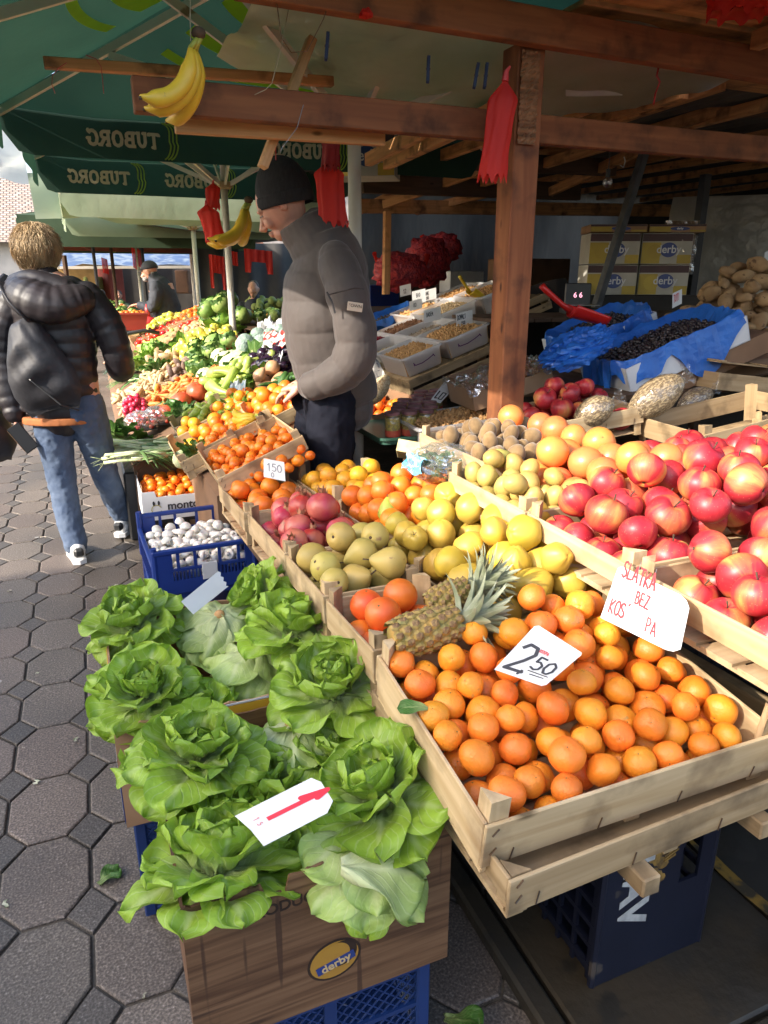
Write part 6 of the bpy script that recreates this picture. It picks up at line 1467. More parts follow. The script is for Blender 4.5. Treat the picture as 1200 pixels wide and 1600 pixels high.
for i,(x,y,zt,r,m,lab) in enumerate(((.28,12.6,2.1,.025,BLACKP,'thin black post left of the old man'),(.62,14.4,2.0,.03,WDK,'dark wooden post among the far stalls'),(.98,12.4,2.1,.035,BLACKP,'black post behind the old man'),(1.85,10.6,2.1,.03,BLACKP,'black strut leaning beside the third umbrella pole'),(2.3,16.4,2.0,.04,POLE,'pale post under the blue tarpaulin'),(-.2,17.,1.9,.05,WDK,'dark post at the far aisle edge'))):
    b=MB(); b.tube([(x,y,0),(x+(.12 if i==3 else .0),y,zt)],r,8); tag(b.build('awning_post',m),lab,'post')
# ------------------------------------------------ timber frame of the near stall
BY=2.40
beam('stall_post','thick reddish brown post holding the stall beams','post',(1.50,2.40,.03),(1.50,2.40,2.235),.105,.105,WBM,up=(0,1,0),ch=.004)
b=MB()
b.grid(8,40,lambda u,v:(1.452+.072*u,2.345-.006-.010*abs(wb(u*6,v*30,0)),1.93+.28*v)); o=b.build('split_wood',wood('splintered_wood',(.30,.15,.07),(.1,.045,.02),grain=1.5),C.objects['stall_post']); o.parent=None
o2=C.objects['stall_post']; o.parent=o2; o.matrix_parent_inverse=o2.matrix_basis.inverted()
bar_='reddish timber beams of the stall frame'
beam('stall_beam','upper reddish beam crossing above the brown post','beam',(.50,2.31,2.285),(3.6,2.31,2.235),.05,.105,WBM,bar_)
beam('stall_beam','lower reddish beam ending beside the hanging bananas','beam',(.215,2.475,2.005),(3.8,2.475,2.005),.05,.095,WBM,bar_)
beam('pale_batten','pale batten fixed under the lower beam','batten',(.34,2.56,1.95),(1.05,2.56,1.955),.03,.05,WBL)
beam('long_batten','thin brown batten tied under the first umbrella','batten',tuple(Uy(68,98,3.0)),tuple(Uy(520,128,3.0)),.035,.035,WMID)
beam('brace','orange brown brace slanting down behind the beanie','brace',tuple(Uy(487,60,2.62)),tuple(Uy(410,262,2.62)),.03,.05,WBL,up=(0,1,0))
beam('diagonal_brace','dark diagonal prop leaning across the banana boxes','brace',tuple(Uy(1022,190,4.4)),tuple(Uy(925,500,4.4)),.05,.06,pm('grey_weathered_prop',(.10,.105,.11),(.05,.05,.05),scale=9,rough=.7),up=(0,1,0))
# rafters and roof
g=random.Random(12); ends=[((570,440+0),0)]
for i,(p,q,ya,yb) in enumerate((((565,275),(770,175),5.4,3.0),((640,262),(1100,92),5.2,2.9),((700,275),(1010,205),6.2,4.2),((560,330),(700,262),7.4,6.0),((730,292),(1200,150),6.0,3.2),((820,250),(1180,118),5.6,3.4),((600,300),(830,235),6.8,5.0))):
    beam('rafter',['rafter running back from the post above the nut tubs','long rafter under the dark roof above the prune tray','short rafter deep in the stall','lowest rafter by the far banana boxes','rafter nearest the sloping prop','rafter above the hanging red ribbon','rafter between the two deep cross beams'][i],'rafter',tuple(Uy(*p,ya)),tuple(Uy(*q,yb)),.05,.07,WMID,'rafters under the stall roof')
for i,(p,q,ya,yb) in enumerate((((575,250),(700,185),4.4,3.4),((600,320),(760,262),6.4,5.4),((650,330),(830,285),6.9,5.9),((860,300),(1060,205),5.6,4.2),((760,225),(960,150),4.3,3.1),((900,205),(1130,128),4.0,2.9))):
    beam('rafter',['rafter above the stored banana boxes','thin rafter over the nut tubs','rafter just above the onion nets','rafter over the light bulb','rafter behind the red net bags','rafter above the hanging hook'][i],'rafter',tuple(Uy(*p,ya)),tuple(Uy(*q,yb)),.045,.07,WMID,'rafters under the stall roof')
nmz=['first','second','third','fourth','fifth','sixth','seventh','eighth','ninth']
for i in range(9):
    x=2.2+i*.62; beam('rafter',nmz[i]+' pole running from front to back under the corrugated roof, counted from the brown post','rafter',(x,3.05,2.33+.01*(i%3)),(x+.5+.12*(i%4),8.6,2.50),.05,.06,WMID,'front to back roof poles')
# clutter kept at the back of the stall
for i,(x,y,z,w,h,m,rz,lab) in enumerate(((3.0,7.9,.0,.6,1.1,CARDK,.1,'tall brown carton against the back sheet'),(3.7,8.2,.0,.7,1.5,DKB,-.1,'dark tall carton beside the brown one'),(4.5,8.3,.0,.6,1.2,CARD,.2,'cardboard stack in the back corner'),(5.3,8.1,.0,.9,1.7,CARDK,0,'big dark box pile deep in the stall'),(6.2,7.2,.0,.6,1.4,DKB,.3,'dark box pile behind the banana boxes'),(4.2,8.0,1.2,.5,.35,WHITECARD,.15,'white box on top of the back stack'),(3.1,7.9,1.1,.4,.3,BLUEP,.2,'blue crate lying on the tall brown carton'))):
    b=MB(); b.box(-w/2,w/2,-.25,.25,0,h,0,None,.01); b.box(-w/2+.02,w/2-.02,-.252,-.2505,h*.45,h*.47); o=b.build('storage_box',m,loc=(x,y,z),rot=(0,0,rz)); tag(o,lab,'box')
beam('cross_beam','dark cross beam deep in the stall carrying the rafters','beam',tuple(Uy(636,247,5.0)),tuple(Uy(960,262,5.0)),.06,.12,WDK,'dark cross beams')
beam('cross_beam','second dark cross beam above the nut tubs','beam',tuple(Uy(565,287,5.8)),tuple(Uy(905,300,5.8)),.06,.14,WDK,'dark cross beams')
beam('cross_beam','low cross beam over the plastic back sheet','beam',tuple(Uy(562,322,6.6)),tuple(Uy(1100,330,6.6)),.06,.12,WMID,'dark cross beams')
beam('back_post','thin brown post in front of the onion nets','post',tuple(Uy(605,330,6.4)),tuple(Uy(603,460,6.4)),.06,.06,WMID,up=(0,1,0))
beam('back_post','black post beside the clear back sheet','post',(4.95,5.0,.03),(4.95,5.0,2.3),.07,.07,BLACKP,up=(0,1,0))
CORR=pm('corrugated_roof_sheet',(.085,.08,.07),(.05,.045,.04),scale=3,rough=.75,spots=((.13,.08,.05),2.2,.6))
def roof(u,v):
    x=1.9+8.2*u; y=3.0+6.2*v; return (x,y,2.40+.035*v*6+.022*math.sin(x*2*math.pi/.11)*1.0)
b=MB(); b.grid(900,30,roof); kk=[i for i,q in enumerate(b.f) if not any(abs((i%900)/900-a-(i//900)/30*sl)<w and c0<(i//900)/30<c1 for a,w,sl,c0,c1 in ((.06,.0022,.02,.2,.55),(.115,.003,.05,.35,.62),(.20,.002,-.03,.6,.9)))]
b.f=[b.f[i] for i in kk]; b.m=[b.m[i] for i in kk]
o=b.build('corrugated_roof',CORR,smooth=True); tag(o,'dark corrugated sheet roof over the back of the stall','roof')
# plank ceiling near the camera
for i in range(9):
    y=1.0+i*.235; beam('roof_plank','weathered brown plank in the ceiling above the near beam','roof plank',(1.66-.08*(i%2),y,2.362+.004*(i%3)),(6.2,y,2.352+.004*(i%3)),.215,.02,WMID,'roof planks over the near stall')
for i,x in enumerate((2.35,3.1,3.9)):
    beam('rafter',['short rafter under the plank ceiling near the post','second rafter under the plank ceiling','outer rafter under the plank ceiling'][i],'rafter',(x,.9,2.315),(x+.05,2.27,2.315),.05,.06,WMID,'rafters under the stall roof')
# things behind: walls of the enclosure
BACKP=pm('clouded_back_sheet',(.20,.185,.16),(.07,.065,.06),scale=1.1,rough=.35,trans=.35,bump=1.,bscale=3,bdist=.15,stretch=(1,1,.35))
sheet('back_sheet','clouded plastic sheet closing the back of the stall','plastic sheet',lambda u,v:(3.2+6.6*u,8.9+.08*wb(u*9,v*2,0),.3+2.3*v),BACKP,40,10)
SILV=pm('silvery_sheet',(.55,.53,.46),(.38,.37,.34),scale=2,rough=.25,trans=.5,bump=.9,bscale=5,bdist=.06)
sheet('back_sheet','silvery plastic sheet behind the potato heap','plastic sheet',lambda u,v:(4.9+2.2*u,5.3-1.9*u+.05*wb(u*9,v*3,2),.9+1.25*v),SILV,24,10)
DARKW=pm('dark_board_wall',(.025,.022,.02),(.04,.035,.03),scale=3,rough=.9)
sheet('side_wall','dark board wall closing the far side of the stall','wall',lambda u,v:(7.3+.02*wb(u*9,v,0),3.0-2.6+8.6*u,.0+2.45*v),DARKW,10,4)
sheet('hanging_cloth','black coat hung over boxes behind the scale','coat',lambda u,v:tuple(Vector(Uy(800,540,4.9)).lerp(Uy(925,540,4.9),u)+Vector((0,.10*math.sin(u*9)+.1*v,-.1+.62*v*(1-.5*(abs(u-.6)*1.6)**2)))),pm('black_cloth',(.012,.010,.010),(.02,.016,.015),rough=.95),16,12)
# banana boxes stacked at the back
YB=pm('banana_box_yellow',(.46,.34,.05),(.38,.27,.04),scale=3,rough=.6); WB=pm('banana_box_white',(.46,.44,.38),(.36,.34,.29),scale=4,rough=.6); NV=MATS['navy_print']
def banana_box(label,p,w=.46,h=.23,d=.36,rz=-25,band=True,kind=0):
    t=thing('banana_box',label,'cardboard box',tuple(p),(0,0,R(rz)),'printed banana boxes')
    b=MB(); b.box(-w/2,w/2,-d/2,d/2,0,h,0,None,.003); b.build('box_shell',WB if kind!=2 else CARD,t)
    y=-d/2-.0015; b=MB()
    b.box(-w/2+.004,w/2-.004,y,y+.001,h*.74,h*.98,1); b.box(-w/2+.004,-w*.12,y-.0004,y+.0006,.004,h*.70,0); b.box(w*.22,w/2-.004,y-.0008,y+.0002,.004,h*.30,0)
    b.build('printed_panel',[YB,pm('box_dark_band',(.07,.03,.03),(.05,.025,.025)),NV],t)
    q=MB(); q.add([(w*.04+w*.17*math.cos(a*.2618),y-.0016,h*.46+h*.24*math.sin(a*.2618)) for a in range(24)],[tuple(range(24))],0); q.add([(-w*.24+w*.15*math.cos(a*.2618),y-.0013,h*.40+h*.25*math.sin(a*.2618)) for a in range(24)],[tuple(range(24))],1); q.build('oval_badge',[NV,YB],t)
    txt('derby',h*.36,WHITECARD,Matrix.Translation((w*.04,y-.0022,h*.47))@FR,t,bold=.0012)
    # banana drawn as a crescent
    return t
bb0=Vector(Uy(945,460,5.2)); ex=Vector((math.cos(R(-22)),math.sin(R(-22)),0))
k=0
for i,(du,dz,lab) in enumerate(((0,0,'lower banana box behind the sloping prop'),(.50,0,'lower banana box next to the potato heap'),(0,.245,'upper banana box behind the sloping prop'),(.50,.245,'upper banana box with the big oval print facing the stall'))):
    banana_box(lab,bb0+ex*du*.86+Vector((0,0,dz)),.41,.238)
banana_box('dull cardboard box lid lying on the banana boxes by the prop',bb0+ex*.02+Vector((0,0,.49)),.46,.06,kind=2); banana_box('second cardboard lid on top of the banana box stack',bb0+ex*.5+Vector((0,0,.49)),.46,.06,kind=2)
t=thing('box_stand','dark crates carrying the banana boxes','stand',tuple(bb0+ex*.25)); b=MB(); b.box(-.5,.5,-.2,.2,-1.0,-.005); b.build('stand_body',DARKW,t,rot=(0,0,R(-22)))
t=thing('plastic_bag','bag in crinkled film hanging by the banana boxes','bag',tuple(Uy(1065,345,4.9)),(0,0,R(-25))); b=MB(); b.grid(12,14,lambda u,v:((u-.5)*.26,.05*math.sin(u*3.1)*math.sin(v*3.1)+.012*wb(u*9,v*9,0),-v*.40)); b.build('bag_back',CARD,t); b=MB(); b.grid(12,14,lambda u,v:((u-.5)*.28,-.06*math.sin(u*3.1)*math.sin(v*3.1)-.02+.015*wb(u*9,v*9,2),-v*.42)); b.build('bag_film',CLR,t)
p=Uy(905,490,4.2); t=thing('weighing_scale','small dark digital scale with glowing red digits','scale',tuple(p),(0,0,R(-22))); b=MB(); b.box(-.12,.12,-.09,.09,0,.04,0,None,.008); b.box(-.09,.09,.07,.10,.04,.20,0,None,.006); b.build('scale_body',BLACKP,t); b=MB(); b.box(-.11,.11,-.10,.06,.055,.061,0,None,.002); b.build('scale_plate',pm('scale_plate_steel',(.3,.3,.3),rough=.3,metal=.9),t)
m,n=M_('scale_digits'); e_=nd(n,'ShaderNodeEmission'); e_.inputs[0].default_value=(.8,.35,.45,1); e_.inputs[1].default_value=.8; o_=nd(n,'ShaderNodeOutputMaterial'); n.links.new(e_.outputs[0],o_.inputs[0])
txt('6 6',.05,m,Matrix.Translation((0,.069,.12))@FR,t,name='digits')
table('dark counter carrying the scale',2.4,4.3,3.95,4.6,p.z-.01,p.z-.01)
# boxes stored up under the roof behind the umbrella pole
for i,(px,py,y,w,h,rz,lab) in enumerate(((618,222,5.3,.46,.20,-10,'cardboard banana box stored up on the rafters'),(610,262,5.2,.44,.20,-10,'white printed box stored below the cardboard one'),(575,275,4.9,.40,.26,-30,'yellow banana box end wedged beside the umbrella pole'))):
    p=Uy(px,py,y); q=banana_box(lab,(p.x,p.y,p.z-.02),w,h,.3,rz,kind=(2 if i==0 else 0))
    if i==0: txt('PREMIUM BANANAS',.045,DKB,Matrix.Translation((0,-.1535,.05))@FR,q,bold=.001,sx=.9)
# onion nets
NETM=pm('onion_net',(.55,.05,.05),(.26,.02,.04),scale=26,rough=.5,bump=1.,bscale=16,bdist=.04,lo=.4,hi=.6)
OB=[fruit_mesh('red_onion','',ONION,.05,False,s) for s in range(2)]
for i,(px,py,y,s,lab) in enumerate(((625,425,6.7,.20,'slumped red onion net lying in front of the big one'),(668,408,7.2,.27,'big bulging net sack of red onions at the back'),(690,388,7.4,.18,'smaller onion net with a pink top on the pile'),(618,415,7.0,.15,'onion net at the aisle end of the pile'))):
    p=Uy(px,py,y); g=random.Random(i); t=thing('onion_sack',lab,'net sack',(p.x,p.y,p.z),(0,0,i),'nets of red onions'); b=MB()
    b.sph((0,0,0),(s*1.25,s*.8,s*.85),28,20,0,None,lambda q,d:q*(1+.17*abs(math.sin(d.x*9+i))*abs(math.sin(d.z*9+1))*1.2+.08*wb(d.x*3+i,d.y*3,d.z*3))); b.build('net_bulge',NETM,t,smooth=True)
    b=MB(); b.tube([(s*1.1,0,.1*s),(s*1.4,0,.5*s),(s*1.5,.02,.8*s)],[s*.25,s*.1,s*.16],8); b.build('tied_neck',REDNET,t)
t=table('dark bench carrying the onion nets',2.3,4.1,6.5,7.8,1.18,1.18)
# nylon things hanging
def net_bundle(label,px0,py0,px1,py1,y,w,seed=1,mat=REDNET,name='net_bags',knot=True,squ=.35):
    a=Uy(px0,py0,y); c_=Uy(px1,py1,y); t=thing(name,label,'net bags',tuple(a),group='red net bags hanging'); d=c_-a; L_=d.length; right=Vector((math.cos(AZ),-math.sin(AZ),0)); depth=Vector((math.sin(AZ),math.cos(AZ),0))
    b=MB()
    def fn(u,v):
        an=u*2*math.pi; s=.16 if v<.06 else min(1,.22+ (v-.06)*5.2) if v<.22 else (1-.10*math.sin((v-.22)*4))
        r=w/2*s*(1+.07*math.sin(an*7+v*2+seed)+.06*wb(math.cos(an)*4,math.sin(an)*4,v*6+seed)); e=0
        if v>.97: e=.015*math.sin(an*9)
        return tuple(d*v+right*math.cos(an)*r+depth*math.sin(an)*r*squ+Vector((0,0,e)))
    b.grid(56,26,fn); b.build('net_fabric',mat,t,smooth=True)
    if knot: b=MB(); b.tube([tuple(d*.04),tuple(d*-.05),tuple(d*-.10+right*.01)],[.012,.008,.003],6); b.build('tie',RED_INK,t)
    return t
net_bundle('long bundle of red net bags hanging on the brown post',790,120,768,280,2.28,.095,1)
net_bundle('dark red twisted net bag hung under the umbrella hub',517,200,517,262,2.95,.075,2,pm('dark_red_net',(.35,.015,.015),(.25,.01,.012),scale=30,rough=.6,trans=.3,alpha=(.75,1)))
net_bundle('bright red net bags hanging behind the man in the beanie',512,250,522,350,3.02,.12,3,squ=.25)
net_bundle('red net bag roll hanging by the second umbrella pole',333,285,332,326,6.35,.12,4,squ=.5)
net_bundle('bright red folded net bag below the roll by the second pole',322,318,338,380,6.3,.17,5,squ=.4)
net_bundle('red fringe of net bags hanging at the very top of the picture',1155,-25,1155,24,2.0,.20,6,knot=False,squ=.6)
b=MB(); p=Uy(572,22,2.26); b.sph(p,(.02,.02,.014),10,6,0,None,lambda q,d:q*(1+.3*wb(d.x*9,d.y*9,d.z*9))); tag(b.build('red_ribbon_knot',REDNET),'small red knot tied round the upper beam','ribbon')
REDR=pm('red_ribbon',(.5,.02,.02),(.4,.015,.015),rough=.3)
def ribbon(label,pts,y,w=.008,mat=REDR,name='red_ribbon'):
    b=MB(); P=[Uy(a,c_,y) for a,c_ in pts]; 
    b.tube(P,[(w/2,.0012)]*len(P),6); return tag(b.build(name,mat,smooth=True),label,'ribbon' if mat is REDR else 'string')
ribbon('red ribbon tied round the batten, nearer the edge of the canvas',[(104,98),(92,106),(82,118),(81,132),(86,146)],2.96)
ribbon('red ribbon tied round the batten beside the umbrella rib',[(134,86),(150,92),(158,104),(160,122),(162,146)],2.96)
ribbon('thin red ribbon hanging from the rafter at the dark roof',[(1030,100),(1026,118),(1031,128),(1024,146),(1021,164)],2.4,.012)
ribbon('red cord hanging beside the orange brace',[(429,192),(430,215),(431,250)],2.6,.01)
STRG=pm('pale_string',(.45,.38,.25),(.35,.28,.17),rough=.8)
ribbon('pale string holding the near banana bunch',[(297,-30),(297,30),(298,64)],2.2,.004,STRG,'string')
ribbon('brown cord looping down from the upper beam',[(432,2),(440,60),(455,82),(480,80),(505,30),(515,2)],2.3,.007,pm('brown_cord',(.2,.1,.04)),'string')
ribbon('thin pale cord knotted over the lower beam',[(452,8),(440,70),(425,130),(415,140),(398,148)],2.4,.005,STRG,'string')
ribbon('grey string curling below the lower beam',[(474,164),(464,200),(440,232),(438,238)],2.45,.004,pm('grey_string',(.3,.32,.34)),'string')
# clothes pegs on the lower beam
for i,(px,py,tl_) in enumerate(((669,108,.05),(744,118,.18),(759,118,.12),(511,72,.1))):
    t=thing('clothes_peg','dark blue clothes peg clipped '+['alone left of the pair','on the sheet, first of the close pair','on the sheet, second of the close pair','high up near the looping cord'][i],'peg',tuple(Uy(px,py,2.38)),(R(-15),tl_,R(-20)),'clothes pegs on the plastic sheet')
    b=MB(); b.box(-.005,.005,-.007,-.001,-.04,.04,0,None,.001); b.box(-.005,.005,.001,.007,-.042,.038,0,None,.001); b.build('peg_legs',pm('dark_blue_peg',(.02,.035,.09)),t); b=MB(); b.tube([(-.007,0,.0),(.007,0,.0)],.004,8); b.build('spring',STEEL,t)
sheet('paper_sheet','blank white sheet of card tucked above the lower beam','card',lambda u,v:tuple(Vector(Uy(884+90*u,112,2.9)).lerp(Uy(884+86*u,150,2.9),v)+Vector((0,.01*math.sin(u*5),0))),PAPER,6,4,.001)
for i,(px,py,y) in enumerate(((949,285,3.9),)):
    t=thing('light_bulb','bare unlit light bulb hanging under the dark roof','light bulb',tuple(Uy(px,py,y))); b=MB(); b.sph((0,0,0),.03,14,10,0,None,lambda q,d:Vector((q.x,q.y,q.z*1.15))); b.build('glass',clear_plastic('bulb_glass',(.95,.95,.95),.2,.03,.05),t,smooth=True); b=MB(); b.tube([(0,0,.03),(0,0,.075)],.014,10); b.tube([(0,0,.075),(0,0,.3)],.003,6); b.build('socket',BLACKP,t)
ribbon('white plastic hook hanging under the roof sheet',[(975,245),(977,252),(974,262),(969,258)],3.6,.01,POLE,'hook')
# bananas
def banana_bunch(label,loc,rot,n=4,s=1.,fan=.35,seed=1,green=True):
    t=thing('banana_bunch',label,'bananas',tuple(loc),rot); g=random.Random(seed)
    for k in range(n):
        b=MB(); a=(k-(n-1)/2)*fan; N=14; cu=1.75+g.uniform(-.15,.15); P=[];rad=[]
        for i in range(N):
            v=i/(N-1); th_=-.45+cu*v; Rr=.115*s
            P.append((Rr*(math.cos(-.45)-math.cos(th_)),0,-Rr*(math.sin(th_)+math.sin(.45)))); r=.0205*s*min(1,(.28+v*3.2))*min(1,max(.22,(1-v)*6)); rad.append(r)
        M=Matrix.Rotation(a,4,'Z')@Matrix.Translation((.014*s+.01*s*(k%2),0,0))@Matrix.Rotation(-.35+.12*g.uniform(-1,1),4,'Y')
        b.tube(P,rad,5 if False else 10,0,M); b.tube([P[0],(P[0][0]-.01*s,0,.03*s)],[.006*s,.007*s],6,1,M); b.tube([P[-1],(P[-1][0]-.004*s,0,P[-1][2]-.006*s)],[.005*s,.004*s],6,2,M)
        b.build('banana',[BANANA,BANG,STEMM],t,smooth=True)
    b=MB(); b.sph((0,0,.035*s),(.018*s,.018*s,.014*s),8,6); b.build('bunch_stalk',STEMM,t,smooth=True); return t
banana_bunch('banana bunch hanging on a string in front of the beam end',Uy(312,78,2.2),(0,0,R(160)),4,1.1,.42,2)
banana_bunch('bright banana bunch hanging just past the beanie',Uy(388,328,4.2),(0,R(-5),R(150)),6,1.45,.42,4)
# ------------------------------------------------ the long vegetable display beyond the near crates
SLZ=lambda x:.50+.42*(min(1.35,max(.1,x))-.2)
def Gs(px,py,dz=.04):
    r=ray(px,py); # intersect z = .416+dz+.42x
    t=(1.5-.416-dz)/(.42*r.x-r.z); return Vector((r.x*t,r.y*t,1.5+r.z*t))
RY=-math.atan(.42)
def patch(meshes,r,px,py,wx,wy,n,name,label,cat,group,heap=.09,lay=False,up=1.,seed=1,dz=.05,jit=.15,rz=0.,r0=None):
    c=Gs(px,py,dz); M=T(c.x,c.y,c.z-dz,0,RY,rz)
    hf=lambda x,y:(heap+.03)*(1-.5*(2*x/wx)**2)*(1-.4*(2*y/wy)**2)+r*1.25
    pts=cull(pack(wx,wy,-.01,r,hf,int(n*1.9),seed=seed,tries=120,jit=jit),r,hf,2.4)
    return scatter(meshes,pts,r0 or r,M,name,label,cat,group,up=up,lay=lay,seed=seed)
def low(name,kind,mat,r,stem=None,n=2): return [fruit_mesh(name,kind,mat,r,False,s+5,stem) for s in range(n)]
def longveg(name,mat,L_,r,bend=.1,n=2,tip=.25,mats=None):
    out=[]
    for s in range(n):
        b=MB(); P=[];rad=[]
        for i in range(9):
            v=i/8; P.append((bend*L_*math.sin(v*math.pi)*(1 if s else .4),0,(v-.5)*L_)); rad.append(r*(tip+(1-tip)*min(1,v*1.6))*(1 if v<.92 else .6))
        b.tube(P,rad,8,0); out.append(b.mesh(name,mat,True))
    return out
tgl=low('tangerine','mandarin',TANGER,.026); orl=low('orange','citrus',ORAN2,.038); gfl=low('grapefruit','citrus',LEMON,.046)
# display body: stepped boxes that carry it
t=thing('display_stand','long sloping display stand that carries the far vegetables','stand',(.8,7.5,0)); 
b=MB()
for (x0,x1,y0,y1) in ((.17,.88,3.02,4.2),(.17,1.36,4.2,5.6),(.17,1.36,5.6,7.2),(.2,1.4,7.2,9.0),(.25,1.4,9.0,11.6)):
    V=[(x0,y0,0),(x1,y0,0),(x1,y1-.01,0),(x0,y1-.01,0),(x0,y0,.416+.42*x0-.02),(x1,y0,.416+.42*x1-.02),(x1,y1-.01,.416+.42*x1-.02),(x0,y1-.01,.416+.42*x0-.02)]
    if y0<4: V=[(.45,p[1],p[2]) if p[0]<.3 and p[2]==0 else ((.45,p[1],.416+.42*.45-.02) if p[0]<.3 else p) for p in V]
    b.add(V,[(0,3,2,1),(4,5,6,7),(0,1,5,4),(1,2,6,5),(2,3,7,6),(3,0,4,7)])
o=b.build('stand_body',CARDK,t); o.location=-t.location
def slcrate(label,px,py,W_,D_,H_=.11,rz=0,mat=WCR,dz=.0,**k):
    c=Gs(px,py,.06); return crate(label,W_,D_,H_,(c.x,c.y,c.z-.07),(0,RY,rz),mat,**k)
slcrate('slatted crate of small tangerines beside the man in the beanie',400,702,.40,.56)
patch(tgl,.026,405,700,.42,.60,120,'tangerine','small tangerine in the heap beside the man in the beanie','tangerine','tangerines beside the man in the beanie',heap=.05,seed=1,dz=.07)
patch(tgl,.026,375,668,.38,.40,80,'tangerine','small tangerine below the lying bananas','tangerine','tangerines below the lying bananas',heap=.06,seed=2,dz=.08)
patch(orl,.040,352,672,.22,.42,40,'orange','large orange in front of the pale green peppers','orange','oranges in front of the green peppers',heap=.07,seed=3)
patch(low('lemon','citrus',LEMON,.034),.034,306,676,.15,.34,26,'lemon','yellow citrus at the aisle end of the orange heap','lemon','yellow citrus at the aisle end',heap=.08,seed=4)
patch(orl,.040,383,634,.34,.34,45,'orange','large orange behind the lying bananas','orange','oranges behind the lying bananas',heap=.09,seed=5)
slcrate('small crate of bright oranges at the hip of the man in the beanie',440,640,.28,.44)
patch(orl,.038,440,633,.30,.46,50,'orange','bright orange in the crate at the hip of the man in the beanie','orange','oranges at the hip of the man',heap=.12,seed=6,dz=.07)
p=Gs(398,652,.13)
t=banana_bunch('ripe banana hand lying on the far oranges',p,(R(70),0,R(60)),4,1.0,.32,5)
patch(longveg('pale_pepper',pm('lime_pepper_skin',(.5,.55,.08),(.36,.48,.07),scale=9,rough=.3,objvar=.12),.10,.020),.022,330,640,.34,.36,55,'pale_pepper','pale green pointed pepper between squash and oranges','pepper','pale pointed peppers',heap=.08,lay=True,seed=7)
sq=fruit_mesh('red_squash','squash',SQUASH,.075,True,1,'button'); 
for (px,py,lab) in ((308,612,'round red squash, the one next to the carrots'),(283,628,'ribbed red squash between the other two'),(262,645,'smallest red squash touching the radish bag')):
    p=Gs(px,py,.05); mobj('red_squash',sq,loc=p,rot=(.4,.3,px*.1),sc=.8 if px<270 else 1); tag(C.objects[-1],lab,'squash')
patch(longveg('cucumber',CUKE,.13,.02),.024,262,640,.3,.34,26,'cucumber','small dark cucumber behind the red squashes','cucumber','dark cucumbers behind the squashes',heap=.05,lay=True,seed=8,dz=.03)
patch(longveg('cucumber',CUKE,.17,.022),.026,463,598,.28,.26,22,'cucumber','dark cucumber beneath the hands of the man in the beanie','cucumber','dark cucumbers beneath the hands',heap=.08,lay=True,seed=9)
patch(longveg('carrot',CARROT,.16,.017,.05,3,.15),.022,292,603,.50,.55,130,'carrot','knobbly orange carrot in the pile behind the squashes','carrot','carrots piled behind the squashes',heap=.09,lay=True,seed=10)
patch(longveg('parsnip',PARSN,.2,.018,.08,3,.12),.024,222,612,.34,.7,80,'parsnip','long pale root at the aisle edge','parsnip','pale roots at the aisle edge',heap=.07,lay=True,seed=11)
patch(longveg('parsnip',PARSN,.18,.017,.1,3,.12),.024,262,583,.4,.5,60,'parsnip','pale root behind the carrots','parsnip','pale roots behind the carrots',heap=.07,lay=True,seed=12)
patch(low('beetroot','potato',BEET,.036),.036,292,576,.3,.3,26,'beetroot','dark round root behind the carrots','beetroot','dark roots behind the carrots',heap=.08,seed=13)
patch(low('celeriac','potato',PARSN,.055),.055,262,566,.45,.5,24,'celeriac','knobby pale celeriac in front of the herbs','celeriac','celeriacs in front of the herbs',heap=.08,seed=14)
patch(longveg('marrow',LIGHTG,.22,.032,.12,3,.5),.038,382,590,.42,.5,34,'marrow','pale green marrow in front of the cauliflowers','marrow','pale marrows in front of the cauliflowers',heap=.10,lay=True,seed=15)
CAUM=[]
for s in range(2):
    b=MB(); g=random.Random(s); b.sph((0,0,0),(.075,.075,.055),22,14,0,None,lambda q,d:q*(1+.07*abs(math.sin(d.x*9+s))*abs(math.sin(d.y*9))+.03*wb(d.x*9,d.y*9,d.z*9)))
    for k in range(9): leafgrid(b,k*.7,R(20),R(50),.12,.045,s*20+k,cup=.4,ruf=.008,nu=5,nv=6,r0=.03,z0=-.055,mi=1)
    CAUM.append(b.mesh('cauliflower',[CAULI,GREENL],True))
patch(CAUM,.085,352,577,.42,.70,20,'cauliflower','creamy cauliflower in its green leaves','cauliflower','cauliflowers in the middle of the display',heap=.11,up=.5,seed=16,r0=.085)
patch(CAUM,.085,392,560,.38,.6,18,'cauliflower','cauliflower in the row in front of the white pole','cauliflower','cauliflowers below the white pole',heap=.11,up=.5,seed=17,r0=.085)
CBM=[]
for s in range(2):
    b=MB(); b.sph((0,0,0),(.08,.08,.07),18,12,0,None,lambda q,d:q*(1+.04*wb(d.x*4+s,d.y*4,d.z*4)))
    for k in range(8): leafgrid(b,k*.8,R(35),R(75),.15,.07,s*30+k,cup=.6,ruf=.008,nu=6,nv=6,r0=.03,z0=-.07,mi=1)
    CBM.append(b.mesh('cabbage',[CABB,GREENL],True))
patch(CBM,.085,318,573,.25,.5,9,'cabbage','green cabbage between the carrots and cauliflowers','cabbage','cabbages beside the carrots',heap=.08,up=.5,seed=18,r0=.085)
patch(CBM,.09,332,552,.5,.5,16,'cabbage','dark green cabbage behind the cauliflowers','cabbage','cabbages behind the cauliflowers',heap=.09,up=.5,seed=19,r0=.085)
patch(CBM,.1,356,503,.5,.9,16,'cabbage','large cabbage leaning against the white pole','cabbage','large cabbages by the white pole',heap=.24,up=.6,seed=20,r0=.085)
patch(longveg('aubergine',AUBER,.15,.036,.1,2,.5),.040,432,573,.32,.45,26,'aubergine','glossy dark aubergine beside the man in the beanie','aubergine','aubergines beside the man',heap=.12,lay=True,seed=21)
